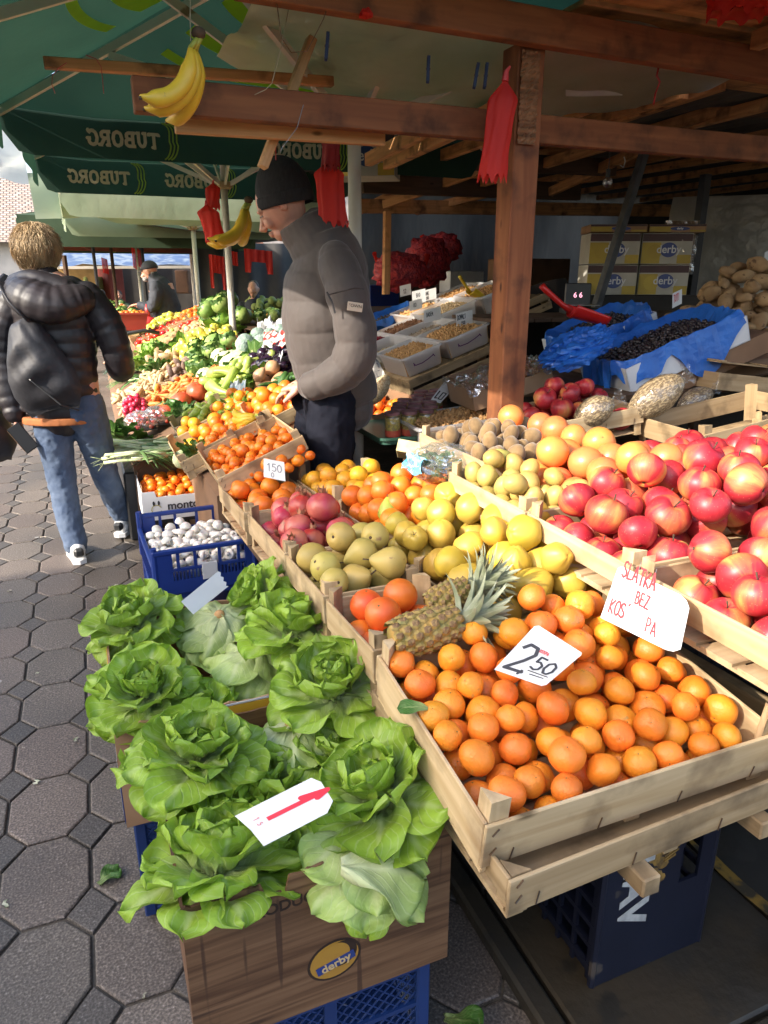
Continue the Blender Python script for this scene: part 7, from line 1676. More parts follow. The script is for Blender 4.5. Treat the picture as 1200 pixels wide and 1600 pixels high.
patch(low('butternut','bosc',pm('butternut_skin',(.62,.36,.2),(.55,.3,.15),rough=.45),.045),.05,424,592,.2,.3,7,'butternut','tan butternut squash under the aubergines','butternut squash','butternut squashes under the aubergines',heap=.09,lay=True,seed=22)
patch(low('broccoli','',pm('blue_green_head',(.16,.24,.2),(.30,.38,.33),scale=30,rough=.8,bump=1.,bscale=60,bdist=.01),.06),.062,412,548,.5,.5,26,'broccoli','blue green broccoli head behind the aubergines','broccoli','blue green broccoli behind the aubergines',heap=.12,seed=23)
yl=low('yellow_pepper','pepper',YELLOWV,.038,'green')
patch(yl,.042,325,540,.55,.9,70,'yellow_pepper','pale yellow pepper in the bank beyond the cabbages','pepper','yellow peppers beyond the cabbages',heap=.14,up=1.3,seed=24)
patch(low('tomato','tomato',TOMATO,.034,'green'),.034,348,536,.3,.5,30,'tomato','red tomato in the patch between the peppers and cabbages','tomato','tomatoes between peppers and cabbages',heap=.08,seed=25)
patch(low('potato','potato',POTATO,.042),.045,290,528,.8,1.2,70,'potato','earthy potato in the bank beyond the herbs','potato','potatoes beyond the herbs',heap=.1,seed=26,lay=True)
patch(longveg('marrow',LIGHTG,.2,.03,.12,2,.5),.036,258,535,.6,.7,40,'marrow','pale green marrow behind the herb bunches','marrow','marrows behind the herbs',heap=.08,lay=True,seed=27)
patch(low('tomato','tomato',TOMATO,.036),.038,255,520,.7,.8,70,'tomato','red tomato in the far crate near the old man','tomato','tomatoes near the old man',heap=.08,seed=28)
patch(low('tomato','tomato',TOMATO,.036),.038,305,512,.5,.6,40,'tomato','red tomato at the foot of the third umbrella','tomato','tomatoes at the foot of the third umbrella',heap=.09,seed=29)
patch(yl,.042,262,508,.5,.7,50,'yellow_pepper','yellow pepper in the far heap below the red bag','pepper','yellow peppers below the red bag',heap=.12,up=1.3,seed=30)
patch(orl,.038,302,494,.55,.9,70,'orange','orange in the far tray beside the old man','orange','oranges beside the old man',heap=.08,seed=31)
patch(low('onion','citrus',PARSN,.035),.038,310,523,.6,.8,60,'onion','pale onion in the bank before the third umbrella','onion','pale onions before the third umbrella',heap=.1,seed=32)
# greens
def greens(label,px,py,s,seed,n=34,dz=.05,mat=GREENL,kind='greens_bunch',cat='greens',white=False,spread=1.,grp='bunches of greens on the far display',rot=None):
    c=Gs(px,py,dz); g=random.Random(seed); b=MB()
    for k in range(n):
        a=g.uniform(0,6.283); leafgrid(b,a,R(g.uniform(15,70)),R(g.uniform(-60,10)),s*g.uniform(.6,1.1),s*g.uniform(.18,.3),seed*90+k,cup=.3,ruf=.012,nu=4,nv=6,r0=g.uniform(0,s*.4)*spread,z0=g.uniform(-.02,.03))
    o=b.build(kind,mat,None,smooth=True,loc=c,rot=rot or (0,RY,g.uniform(0,6))); return tag(o,label,cat,grp)
YG=leaf_mat('bright_herb_leaf',(.20,.36,.04),(.42,.5,.2),(.15,.3,.03),bs=90)
for i,(px,py,s,m,lab) in enumerate(((232,560,.16,YG,'bunch of bright parsley nearest the aisle'),(262,552,.15,GREENL,'bunch of parsley second from the aisle'),(290,548,.15,YG,'bright herb bunch before the yellow peppers'),(246,580,.13,GREENL,'darker herb bunch by the celeriacs'),(222,578,.12,YG,'small herb bunch behind the leeks'),(352,522,.2,YG,'leafy cabbage bunch at the foot of the white pole'),(285,650,.09,GREENL,'dark leaf bunch behind the radish bag'),(188,690,.16,pm('x1',(.02,.06,.02)) if False else GREENL,'dark leafy bunch hanging at the aisle edge below the roots'),(375,642,.1,YG,'green leaves showing among the oranges'),(410,590,.12,YG,'leaf bunch beside the butternut squashes'))):
    greens(lab,px,py,s,i+1,mat=m)
def stalks(name,label,px,py,L_,n,seed,dirang,matw,matg,cat,spread=.10,dz=.05,roots=True,r=.011,grp=None,z=None):
    c=Gs(px,py,dz) if z is None else Gz(px,py,z); g=random.Random(seed); b=MB()
    for k in range(n):
        a=dirang+g.gauss(0,.22); off=Vector((g.uniform(-1,1)*spread,g.uniform(-1,1)*spread,g.uniform(0,.05)))
        d=Vector((math.cos(a),math.sin(a),g.uniform(-.05,.25))); e=Vector((-math.sin(a),math.cos(a),0))
        P=[off+d*(L_*(v-.5))+e*(.03*math.sin(v*3+k))+Vector((0,0,-.05*v*v)) for v in (0,.2,.4,.55)]; b.tube(P,[r*1.3,r,r*.9,r*.9],6,0)
        for j in range(3):
            a2=a+g.gauss(0,.35); P0=P[-1]; d2=Vector((math.cos(a2),math.sin(a2),g.uniform(-.1,.35)))
            P2=[P0+d2*(L_*.5*v)+Vector((0,0,-.09*v*v)) for v in (0,.35,.7,1)]; b.tube(P2,[(r*.9,r*.3),(r*1.3,r*.15),(r*1.2,r*.12),(r*.2,r*.05)],6,1)
        if roots and k%2==0:
            for j in range(5):
                a3=a+math.pi+g.gauss(0,.5); b.tube([P[0],P[0]+Vector((math.cos(a3),math.sin(a3),g.uniform(-.6,.3)))*L_*.16],[.0015,.0006],4,0)
    o=b.build(name,[matw,matg],None,smooth=True,loc=c); return tag(o,label,cat,grp)
WS=pm('white_stalk',(.62,.64,.42),(.45,.55,.25),scale=20,rough=.45); GS_=pm('green_blade',(.14,.27,.07),(.09,.2,.06),scale=20,rough=.5,objvar=.1,trans=.2)
stalks('leek_bunch','bunch of pale leeks at the aisle edge in front of the herbs',222,590,.36,18,1,R(165),WS,GS_,'leeks',.12)
stalks('leek_bunch','darker blue green leek tops behind the pale ones',205,575,.34,16,2,R(150),GS_,pm('blue_green_blade',(.05,.13,.08),(.04,.1,.06),scale=12,trans=.2),'leeks',.12)
GS2=pm('pale_green_blade',(.24,.38,.14),(.14,.26,.08),scale=20,rough=.5,objvar=.1,trans=.25)
stalks('turnip_greens','big heap of stalky greens with stringy white roots behind the tangerine box',245,702,.36,46,3,R(-12),WS,GS2,'greens',.17,z=.56,r=.008)
stalks('turnip_greens','second layer of stalky greens beside the celery root',275,700,.34,34,4,R(150),WS,GS2,'greens',.15,z=.54,r=.008,roots=False)
greens('dark green leaves under the stalky greens by the crate',308,712,.09,40,dz=.02)
b=MB(); b.sph((0,0,0),(.055,.055,.05),14,10,0,None,shp('',3)); b.tube([(0,-.03,.0),(0,-.052,.0)],[.03,.026],12,1); o=b.build('celery_root',[WS,WBL],None,smooth=True,loc=Gz(286,718,.60)); tag(o,'cut celery heart facing the aisle behind the tangerine box','celery')
# punnets of cherry tomatoes and the radish bag
rd=low('radish','',RADISH,.018); ch=low('cherry_tomato','tomato',TOMATO,.015)
def bagged(label,px,py,z,W_,D_,H_,meshes,nm,r,n,seed,fl,cat,grp,film=True):
    c=Gz(px,py,z); t=thing('produce_bag',label,'bag',tuple(c)); g=random.Random(seed)
    if film:
        b=MB(); b.sph((0,0,H_*.45),(W_*.62,D_*.62,H_*.72),22,14,0,None,lambda q,d:q*(1+.10*wb(d.x*4+seed,d.y*4,d.z*4)+.04*wb(d.x*13,d.y*12,d.z*11))); b.build('bag_film',CLR,t)
        b=MB(); b.box(-W_/2,W_/2,-D_/2,D_/2,-.005,0.0); b.build('tray_base',BLACKP,t)
    hf=lambda x,y:H_*(1-.4*(2*x/W_)**2-.3*(2*y/D_)**2)
    scatter(meshes,cull(pack(W_,D_,0.,r,hf,n,seed=seed,tries=80),r,hf,3),r,T(*c),nm,fl,cat,grp,up=1.2,seed=seed)
bagged('clear bag of cherry tomatoes under the radishes',222,668,.58,.17,.17,.09,ch,'cherry_tomato',.015,70,1,'cherry tomato in the clear bag under the radishes','tomato','cherry tomatoes in the bag under the radishes')
bagged('second clear bag of cherry tomatoes next to the stand',246,660,.60,.14,.15,.09,ch,'cherry_tomato',.015,50,2,'cherry tomato in the second clear bag','tomato','cherry tomatoes in the second bag')
c=Gz(212,648,.62); hf=lambda x,y:.15*(1-.5*(2*x/.16)**2-.4*(2*y/.2)**2)
scatter(rd,cull(pack(.17,.22,0,.018,hf,110,seed=9,tries=80),.018,hf,3),.018,T(*c),'radish','small magenta radish heaped above the tomato bags','radish','radishes heaped above the tomato bags',up=1.3)
scatter(rd,pack(.06,.14,0,.018,lambda x,y:.08,18,seed=8,tries=60),.018,T(*Gz(186,680,.54)),'radish','magenta radish hanging at the aisle edge of the bags','radish','radishes at the aisle edge',up=1.3)
t=thing('support_boxes','dark stacked boxes under the bagged radishes and greens','stand',(.3,4.75,0)); b=MB(); b.box(-.19,.16,-.52,.75,0,.42,0,None,.01); b.build('box_body',BLACKP,t)
slcrate('pale crate edge holding the lemons and oranges',325,690,.30,.50,.10,dz=.0)
slcrate('crate holding the pale pointed peppers',322,650,.34,.38,.09)
for i,(px,py,W_,D_,lab) in enumerate(((245,545,.5,.5,'far crate holding the marrows'),(262,515,.6,.5,'far slatted crate of yellow peppers with posts showing'),(225,525,.3,.4,'small far crate by the aisle near the old man'),(300,498,.6,.8,'wooden tray of oranges by the third umbrella'))):
    slcrate(lab,px,py,W_,D_,.12,mat=WCR)
# crumpled papers and red white bags beyond
sheet('crumpled_paper','crumpled white wrapping paper between the pole and the man in the beanie','paper',lambda u,v:tuple(Gs(402+40*u,562-62*v,.13)+Vector((0,0,.05*wb(u*7,v*6,1)+.02*wb(u*19,v*17,1)))),PAPER,20,16)
STRP=pm('red_white_paper',(.62,.05,.04),(.7,.68,.64),scale=2.2,rough=.6,lo=.47,hi=.5,detail=0,stretch=(1,6,1))
sheet('printed_paper','red and white printed paper bag lying beside the jacket','paper',lambda u,v:tuple(Gs(412+34*u,540-22*v,.20)+Vector((0,0,.02*wb(u*7,v*6,1)))),STRP,12,8)
sheet('blue_white_wrapper','pale blue wrapper standing between peppers and oranges','wrapper',lambda u,v:tuple(Gs(352+24*u+10*v,655-36*v,.05)+Vector((0,0,.02*wb(u*7,v*6,1)+.09*v))),pm('blue_white_film',(.35,.6,.68),(.7,.74,.74),scale=16,rough=.35,lo=.45,hi=.52),10,8)
# beyond: another stall on the right of the row behind the white pole
table('plank table of the neighbouring stall behind the white pole',1.75,3.3,8.2,10.6,.93,.93)
def zpatch(meshes,r,px,py,z,wx,wy,n,name,label,cat,group,heap=.1,seed=1,lay=False):
    c=Gz(px,py,z); hf=lambda x,y:heap*(1-.55*(2*x/wx)**2)*(1-.45*(2*y/wy)**2)+r*1.2
    scatter(meshes,cull(pack(wx,wy,0,r,hf,n,seed=seed,tries=100),r,hf,2.4),r,T(c.x,c.y,z),name,label,cat,group,up=1.,seed=seed,lay=lay)
zpatch(orl,.038,352,488,.95,.9,.7,60,'orange','orange on the neighbouring stall behind the white pole','orange','oranges on the neighbouring stall',seed=41)
zpatch(low('green_melon','',pm('green_melon_skin',(.30,.36,.10),(.2,.28,.07),objvar=.2),.06),.06,425,486,1.0,.7,.7,34,'green_melon','green round fruit on the neighbouring stall','melon','green fruits on the neighbouring stall',heap=.26,seed=42)
zpatch(low('persimmon','tomato',pm('persimmon_skin',(.62,.26,.04),(.5,.2,.05),objvar=.15),.042),.042,402,500,.97,.6,.6,40,'persimmon','brownish orange fruit left of the green fruits','persimmon','brownish orange fruits',heap=.16,seed=43)
zpatch(CBM,.085,392,505,.95,.8,.6,14,'cabbage','leafy cabbage on the neighbouring stall','cabbage','cabbages on the neighbouring stall',heap=.16,seed=44)
zpatch(low('lemon','citrus',LEMON,.034),.034,375,492,.95,.5,.4,30,'lemon','yellow lemon on the neighbouring stall','lemon','lemons on the neighbouring stall',seed=45)
# tomatoes and gourds behind the man at the nut racks
zpatch(low('tomato','tomato',SQUASH,.05,'green'),.05,600,478,1.08,.5,.5,22,'large_tomato','large red tomato left of the onion nets','tomato','large tomatoes by the onion nets',heap=.16,seed=46)
zpatch(low('gourd','potato',pm('striped_gourd',(.4,.26,.1),(.2,.16,.08),objvar=.2),.055),.055,600,508,1.0,.25,.4,10,'gourd','dull brown gourd beside the berry tub','gourd','brown gourds by the berry tub',heap=.1,seed=47)
table('far table under the large tomatoes and gourds',1.6,2.2,5.85,7.3,1.0,1.06)
# the old man's stall across at the end
p=Gz(206,515,.88); t=thing('red_tub','dull red plastic tub of small oranges in front of the old man','tub',tuple(p)); b=MB()
V=[(-.15,-.15,0),(.15,-.15,0),(.15,.15,0),(-.15,.15,0),(-.19,-.19,.2),(.19,-.19,.2),(.19,.19,.2),(-.19,.19,.2)]; b.add(V,[(0,3,2,1),(0,1,5,4),(1,2,6,5),(2,3,7,6),(3,0,4,7)]); b.box(-.2,.2,-.2,-.18,.185,.205); b.box(-.2,.2,.18,.2,.185,.205); b.build('tub_wall',pm('dull_red_plastic',(.34,.05,.03),(.28,.045,.03)),t)
scatter(tgl,pack(.36,.36,.12,.03,lambda x,y:.23,50,seed=5,tries=60),.026,T(*p),'tangerine','small orange in the dull red tub','tangerine','oranges in the dull red tub',up=1)
t=thing('stroller_handle','black curved handle in front of the red tub','handle',tuple(Gz(205,540,.80))); b=MB(); b.tube([(-.2,0,-.3),(-.18,0,.0),(-.05,0,.12),(.15,.0,.15),(.3,.0,.12)],.02,8); b.build('curved_bar',BLACKP,t,smooth=True)
table('long far table under the produce beside the old man',-.25,.95,12.2,18.,.80,.80,WCR2)
for i in range(9):
    g=random.Random(i); y=12.4+i*.62; kinds=[(low('tomato','tomato',TOMATO,.05),'tomato','red tomatoes'),(CBM,'cabbage','cabbages'),(orl,'orange','oranges'),(yl,'yellow_pepper','yellow peppers'),(low('potato','potato',PARSN,.05),'potato','pale potatoes')][i%5]
    hf=lambda x,y_:.24; scatter(kinds[0],pack(1.0,.55,0,.06,lambda x,y_:.19,36,seed=i,tries=60),.05,T(.35,y,.80),kinds[1],'far '+kinds[1].replace('_',' ')+' on the long table, bank '+['next to the old man','behind the first','under the black post','in the middle','past the middle','in front of the posts','by the dark posts','almost at the end','at the very end'][i],kinds[1].split('_')[-1],'far '+kinds[2]+' bank '+'abcdefghi'[i],up=1)
# ------------------------------------------------ people
def spl(keys,n):
    K=np.array(keys,dtype=float); m=len(K); t=np.linspace(0,m-1,n); out=[]
    for x in t:
        i=min(int(x),m-2); f=x-i; p0=K[max(i-1,0)];p1=K[i];p2=K[i+1];p3=K[min(i+2,m-1)]
        out.append(.5*((2*p1)+(-p0+p2)*f+(2*p0-5*p1+4*p2-p3)*f*f+(-p0+3*p1-3*p2+p3)*f**3))
    return out
def limb(b,keys,n=14,seg=16,puff=0.,pitch=.055,M=None,ends=True):
    """keys (x,y,z,ra,rb) swept smoothly with rounded ends"""
    K=spl(keys,n); P=[k[:3] for k in K]; L_=[0]
    for i in range(1,n): L_.append(L_[-1]+float(np.linalg.norm(K[i][:3]-K[i-1][:3])))
    rad=[]
    for k,l in zip(K,L_):
        s=1+puff*(abs(math.sin(l/pitch*math.pi))**.4-.8)/max(k[3],.03); rad.append((max(.002,k[3]*s),max(.002,k[4]*s)))
    b.tube(P,rad,seg,0,M)
    if ends:
        for q in (K[0],K[-1]): b.sph(tuple(q[:3]),(min(q[3],q[4])*.98,)*3,12,8,0,M)
def organic(b,name,mat,parent,voxel=.008,smooth=3,disp=0.,dsize=.12,seed=0,loc=(0,0,0)):
    o=b.build(name,mat,parent,smooth=True,loc=loc)
    m=o.modifiers.new('r','REMESH'); m.mode='VOXEL'; m.voxel_size=voxel; m.use_smooth_shade=True
    s=o.modifiers.new('s','SMOOTH'); s.iterations=smooth; s.factor=.5
    if disp:
        for k,(ds,st) in enumerate(((dsize,disp),(dsize*.4,disp*.45))):
            tx=bpy.data.textures.new(name,'CLOUDS'); tx.noise_scale=ds; tx.noise_depth=1
            d=o.modifiers.new('d','DISPLACE'); d.texture=tx; d.strength=st; d.mid_level=.5; d.texture_coords='LOCAL'
    return o
SKIN=pm('skin',(.60,.33,.23),(.52,.25,.17),scale=9,rough=.5,sss=.12,bump=.1,bscale=180)
TAUPE=pm('taupe_jacket_cloth',(.082,.066,.058),(.066,.053,.047),scale=5,rough=.68,spec=.3,bump=.3,bscale=7,bdist=.05,detail=5,sheen=.2)
DJEAN=pm('dark_navy_denim',(.007,.008,.014),(.013,.014,.022),scale=14,rough=.9,spec=.15,bump=.3,bscale=22,bdist=.01)
KNIT=pm('black_knit',(.012,.012,.014),(.02,.02,.022),scale=90,rough=.95,bump=.7,bscale=150,bdist=.003,stretch=(1,1,.25))
def hand(b,wr,d,up,side,s=1.,curl=.5,thumb=1):
    """palm, four unequal curled fingers and a side thumb; d = direction of the hand, up = back of hand"""
    wr=Vector(wr); d=Vector(d).normalized(); up=Vector(up).normalized(); sd=d.cross(up).normalized()*side; up=sd.cross(d).normalized()*side if False else up
    pc=wr+d*.05*s
    b.tube([wr-d*.02*s,wr+d*.015*s,pc,wr+d*.09*s],[(.024*s,.020*s),(.034*s,.016*s),(.041*s,.016*s),(.040*s,.013*s)],12)
    for k,(off,L_,r) in enumerate(((-.030,.068,.0085),(-.010,.078,.009),(.011,.073,.0088),(.030,.058,.0078))):
        p=wr+d*.088*s+sd*off*s; dd=d.copy(); P=[p-d*.02*s,p]
        for j,f in enumerate((.42,.32,.26)):
            dd=(dd*math.cos(curl*(.7+.25*k*.3))-up*math.sin(curl*(.7+.25*k*.3))).normalized(); p=p+dd*L_*f*s; P.append(p.copy())
        b.tube(P,[r*s*1.05,r*s,r*s*.97,r*s*.9,r*s*.65],8); b.sph(tuple(P[-1]),r*s*.66,8,6)
    p=wr+d*.025*s-sd*.034*s*thumb; dd=(d*.75-sd*.6*thumb-up*.25).normalized(); P=[wr+d*.02*s-sd*.015*thumb*s,p]
    for f in (.032,.027): p=p+dd*f*s; P.append(p.copy()); dd=(dd+d*.35-up*.2).normalized()
    b.tube(P,[.013*s,.012*s,.0105*s,.008*s],8); b.sph(tuple(P[-1]),.008*s,8,6)
def head(b,c,M,s=1.):
    """faces -X before M; features built into one surface"""
    MM=Matrix.Translation(c)@M
    b.sph((0,0,0),(.096*s,.076*s,.118*s),22,18,0,MM,lambda q,d:Vector((q.x*(1-.10*max(0,-d.z)) -.006*s*max(0,-d.z),q.y*(1-.22*max(0,-d.z)),q.z)))
    b.sph((.03*s,0,.03*s),(.085*s,.078*s,.09*s),16,12,0,MM)
    b.sph((-.055*s,0,-.085*s),(.038*s,.040*s,.032*s),12,8,0,MM)      # chin, jaw
    b.tube([(-.088*s,0,.012*s),(-.102*s,0,-.012*s),(-.118*s,0,-.030*s),(-.100*s,0,-.042*s)],[.008*s,.011*s,.015*s,.012*s],10,0,MM)   # nose
    for y in (-1,1):
        b.sph((-.105*s,y*.012*s,-.036*s),(.011*s,.009*s,.008*s),8,6,0,MM)
        b.sph((-.083*s,y*.034*s,.022*s),(.014*s,.022*s,.009*s),8,6,0,MM)   # brow
        b.sph((-.078*s,y*.040*s,-.03*s),(.02*s,.022*s,.024*s),8,6,0,MM)   # cheek
        b.sph((.012*s,y*.078*s,-.004*s),(.018*s,.010*s,.032*s),10,8,0,MM)  # ear
        b.sph((.004*s,y*.083*s,.008*s),(.014*s,.008*s,.018*s),10,8,0,MM)
    b.sph((-.096*s,0,-.062*s),(.012*s,.024*s,.006*s),8,6,0,MM); b.sph((-.094*s,0,-.072*s),(.012*s,.021*s,.007*s),8,6,0,MM)
def eyes(parent,c,M,s=1.):
    MM=Matrix.Translation(c)@M; b=MB()
    for y in (-1,1): b.sph((-.0865*s,y*.034*s,.004*s),(.008*s,.011*s,.003*s),8,6,0,MM); b.sph((-.0935*s,y*.034*s,.004*s),(.003*s,.006*s,.003*s),8,6,1,MM)
    b.build('eyes',[pm('eye_white',(.6,.56,.52),rough=.2),pm('eye_iris',(.05,.03,.02),rough=.2)],parent,smooth=True)
    b=MB()
    for y in (-1,1): b.tube([(-.094*s,y*.018*s,.022*s),(-.093*s,y*.036*s,.027*s),(-.082*s,y*.052*s,.021*s)],[.0015*s,.0022*s,.001*s],6,0,MM)
    b.build('eyebrows',pm('brow_hair',(.12,.07,.045),rough=.9),parent)
# ---- the man in the black beanie, in profile, looking down at his hands
vr=thing('person','man in a taupe quilted jacket and black beanie looking down at his hands','person',(.99,3.12,0),(0,0,-AZ))
HM=Matrix.Rotation(R(-33),4,'Y'); HC=Vector((-.166,.0,1.782))
b=MB(); head(b,HC,HM,1.06); limb(b,[(-.12,0,1.70,.062,.06),(-.05,0,1.62,.066,.066),(.0,0,1.54,.09,.12)],8)
limb(b,[(.02,0,1.50,.08,.12),(.03,0,1.3,.10,.14),(.03,0,1.05,.12,.15),(.03,0,.92,.12,.15)],10)
for sy in (-1,1):
    limb(b,[(.05,sy*.13,1.50,.045,.045),(.11,sy*.235,1.42,.042,.042),(.148,sy*.265,1.2,.042,.042),(.05,sy*.25,1.09,.035,.035),(-.04,sy*.205,1.055,.028,.028)],12)
    limb(b,[(.02,sy*.1,.95,.085,.085),(0,sy*.1,.5,.06,.06),(.02,sy*.1,.09,.045,.045)],10); limb(b,[(.03,sy*.1,.06,.045,.04),(-.10,sy*.1,.05,.045,.035),(-.17,sy*.1,.045,.03,.025)],6)
hand(b,(-.075,-.19,1.05),(-.85,.45,-.22),(-.25,-.35,.9),1,1.1,.55,1); hand(b,(-.075,.14,1.04),(-.7,-.75,-.25),(-.25,.3,.9),-1,1.1,.6,1)
body=organic(b,'body',SKIN,vr,.0048,1)
eyes(vr,HC,HM,1.06)
b=MB()   # jacket
def qz(z): return 1
limb(b,[(.105,0,.925,.118,.14),(.085,0,.98,.15,.16),(.045,0,1.08,.195,.175),(.025,0,1.19,.212,.19),(.016,0,1.32,.222,.20),(.018,0,1.43,.205,.19),(.03,0,1.52,.182,.175),(.025,0,1.60,.160,.140),(-.0,0,1.665,.132,.115)],120,34,.011,.12)
b2=[(.070,-.165,1.565,.080,.075),(.11,-.235,1.46,.088,.084),(.142,-.262,1.33,.086,.084),(.150,-.27,1.21,.088,.086),(.105,-.262,1.125,.084,.082),(.02,-.245,1.078,.071,.070),(-.048,-.222,1.052,.058,.058)]
limb(b,b2,90,22,.010,.12)
limb(b,[(x-.02,-y,z,a,c_) for (x,y,z,a,c_) in b2],40,18,.006,.085)
b.tube([(-.042,-.224,1.054),(-.055,-.219,1.05),(-.062,-.216,1.048)],[.061,.063,.054],16)
# stand collar, high at the back
limb(b,[(.0,0,1.59,.15,.13),(-.04,0,1.655,.13,.118),(-.068,0,1.69,.118,.112),(-.086,0,1.722,.113,.106)],12,22,0,.1,None,False)
jk=organic(b,'jacket',TAUPE,vr,.0060,2,.010,.16)
b=MB(); 
for sy in (-1,1): pass
b=MB(); b.tube([(.045,-.363,1.44),(.065,-.363,1.40),(.075,-.364,1.36)],.004,6); b.tube([(.055,-.366,1.43),(.155,-.372,1.455),(.19,-.365,1.45)],[.003,.003,.002],6); b.build('sleeve_zip',pm('zip_dark',(.04,.035,.035),rough=.4),jk)
b=MB(); b.box(-.030,.030,-.0015,.0015,-.017,.017,0,None,.004); b.build('sleeve_label',pm('cream_patch',(.55,.45,.34),(.48,.38,.28)),jk,loc=(.155,-.385,1.385),rot=(0,R(8),R(6)))
txt('TOWN',.017,DKB,Matrix.Translation((.155,-.3885,1.388))@Matrix.Rotation(R(8),4,'Y')@FR,jk,name='label_print')
b=MB(); limb(b,[(.03,-.11,.98,.125,.115),(.03,-.11,.75,.115,.105),(.02,-.11,.5,.09,.088),(.03,-.11,.1,.078,.078)],14); limb(b,[(-.03,.10,.98,.125,.11),(-.06,.10,.75,.112,.10),(-.04,.10,.5,.09,.088),(-.0,.10,.1,.078,.078)],14); limb(b,[(.0,-.1,.97,.15,.1),(.0,.1,.97,.15,.1)],5)
organic(b,'trousers',DJEAN,vr,.009,3,.02,.09)
def shoe(parent,x,y,rz,mat,sole,heel=None,z=0,name='shoe',pitch=0):
    M=T(x,y,z,0,pitch,rz); b=MB(); 
    b.tube([(.055,0,.055),(.03,0,.06),(-.05,0,.055),(-.12,0,.045),(-.185,0,.036)],[(.036,.038),(.042,.045),(.044,.036),(.045,.026),(.026,.016)],12,0,M); b.sph((.03,0,.08),(.05,.04,.04),12,8,0,M); b.sph((-.155,0,.035),(.05,.042,.022),12,8,0,M)
    o=b.build(name,mat,parent,smooth=True); b=MB(); P=[(.095,0),(.08,.035),(.0,.040),(-.10,.050),(-.17,.042),(-.205,0),(-.17,-.042),(-.10,-.048),(0,-.038),(.08,-.035)]
    b.add([(p[0],p[1],0.002) for p in P]+[(p[0],p[1],.026) for p in P],[tuple(range(10))[::-1],tuple(range(10,20))]+[(i,(i+1)%10,10+(i+1)%10,10+i) for i in range(10)],0,M); b.build('sole',sole,o)
    if heel: b=MB(); b.box(.06,.103,-.025,.025,.045,.095,0,M,.012); b.build('heel_tab',heel,o)
    return o
shoe(vr,.03,-.11,0,BLACKP,BLACKP,z=.03); shoe(vr,0,.1,0,BLACKP,BLACKP,z=.03)
b=MB()   # beanie: dome above a slanted edge with a folded rib
HH=Matrix.Translation(HC+Vector((.004,0,.030)))@Matrix.Rotation(R(-12),4,'Y')
def beanie(q,d):
    q=Vector((q.x,q.y,q.z)); lim=-.028
    if q.z<lim: q.z=lim; 
    return q*1.0
b.sph((.012,0,.004),(.120,.100,.158),40,22,0,HH,beanie); b.build('beanie',KNIT,vr,smooth=True)
b=MB(); b.tube([(.012+0.119*math.cos(a*.1745),.100*math.sin(a*.1745),-.012) for a in range(37)],[(.0045,.026)]*37,10,0,HH,False); b.build('beanie_fold',KNIT,vr,smooth=True)
# ---- the woman walking away
wrt=thing('person','woman with short blonde hair in a black puffer jacket walking away along the stalls','person',(-.115,4.08,0),(0,0,-AZ+R(2)))
PUFF=pm('black_puffer_nylon',(.012,.011,.014),(.022,.016,.018),scale=5,rough=.5,bump=.25,bscale=26,bdist=.006)
JEAN=pm('blue_denim',(.055,.085,.15),(.10,.135,.20),scale=7,rough=.8,bump=.4,bscale=24,bdist=.012,detail=6)
sc=.97
b=MB(); HMw=Matrix.Rotation(R(-90),4,'Z')@Matrix.Rotation(R(-8),4,'Y'); HCw=Vector((-.06,.03,1.60)); head(b,HCw,HMw,.98)
limb(b,[(-.05,.0,1.53,.055,.055),(-.03,0,1.43,.06,.06)],6); limb(b,[(0,0,1.42,.11,.18),(0,0,1.2,.10,.16),(0,0,.95,.11,.16),(0,0,.88,.11,.16)],10)
limb(b,[(-.2,0,1.38,.045,.045),(-.27,.0,1.1,.04,.04),(-.27,-.03,.86,.03,.03),(-.262,-.05,.79,.024,.024)],12); limb(b,[(.19,0,1.38,.045,.045),(.27,0,1.1,.04,.04),(.22,.20,1.02,.03,.03),(.18,.3,1.02,.025,.025)],12)
limb(b,[(-.10,-.0,.85,.08,.08),(-.105,.0,.42,.055,.055),(-.05,-.06,.09,.042,.042)],10); limb(b,[(.09,0,.85,.08,.08),(.07,.17,.45,.055,.055),(.09,.32,.12,.04,.04)],10)
hand(b,(-.262,-.05,.79),(.10,-.05,-1),(-.9,-.5,-.1),-1,1.0,.5,1); hand(b,(.18,.3,1.02),(-.4,.8,.1),(.3,.1,.9),1,1.0,.6,1)
organic(b,'body',SKIN,wrt,.0055,1)
b=MB(); limb(b,[(-.060,0,.81,.135,.198),(-.045,0,.92,.135,.20),(-.025,0,1.05,.130,.188),(-.015,0,1.2,.13,.19),(-.02,0,1.33,.130,.20),(-.02,0,1.42,.11,.19),(-.03,0,1.48,.08,.12)],70,30,.010,.062)
limb(b,[(-.19,0,1.40,.075,.075),(-.27,-.01,1.25,.078,.078),(-.295,-.01,1.08,.072,.072),(-.285,-.03,.92,.066,.066),(-.27,-.05,.82,.055,.055)],34,18,.010,.058)
limb(b,[(.16,0,1.40,.078,.078),(.245,0,1.26,.08,.08),(.275,.01,1.12,.075,.075),(.265,.06,1.04,.072,.072),(.22,.20,1.02,.06,.06),(.19,.28,1.02,.052,.052)],34,18,.010,.058)
organic(b,'puffer_jacket',PUFF,wrt,.0065,2,.006,.12)
b=MB(); limb(b,[(-.15,-.07,1.43,.075,.07),(-.06,-.15,1.395,.095,.095),(.05,-.155,1.365,.10,.09),(.16,-.10,1.39,.08,.075)],26,20,.010,.05); limb(b,[(-.17,-.03,1.46,.05,.05),(-.06,-.09,1.48,.055,.05),(.10,-.07,1.44,.06,.05)],14,16); organic(b,'hood',PUFF,wrt,.0065,3,.006,.12)
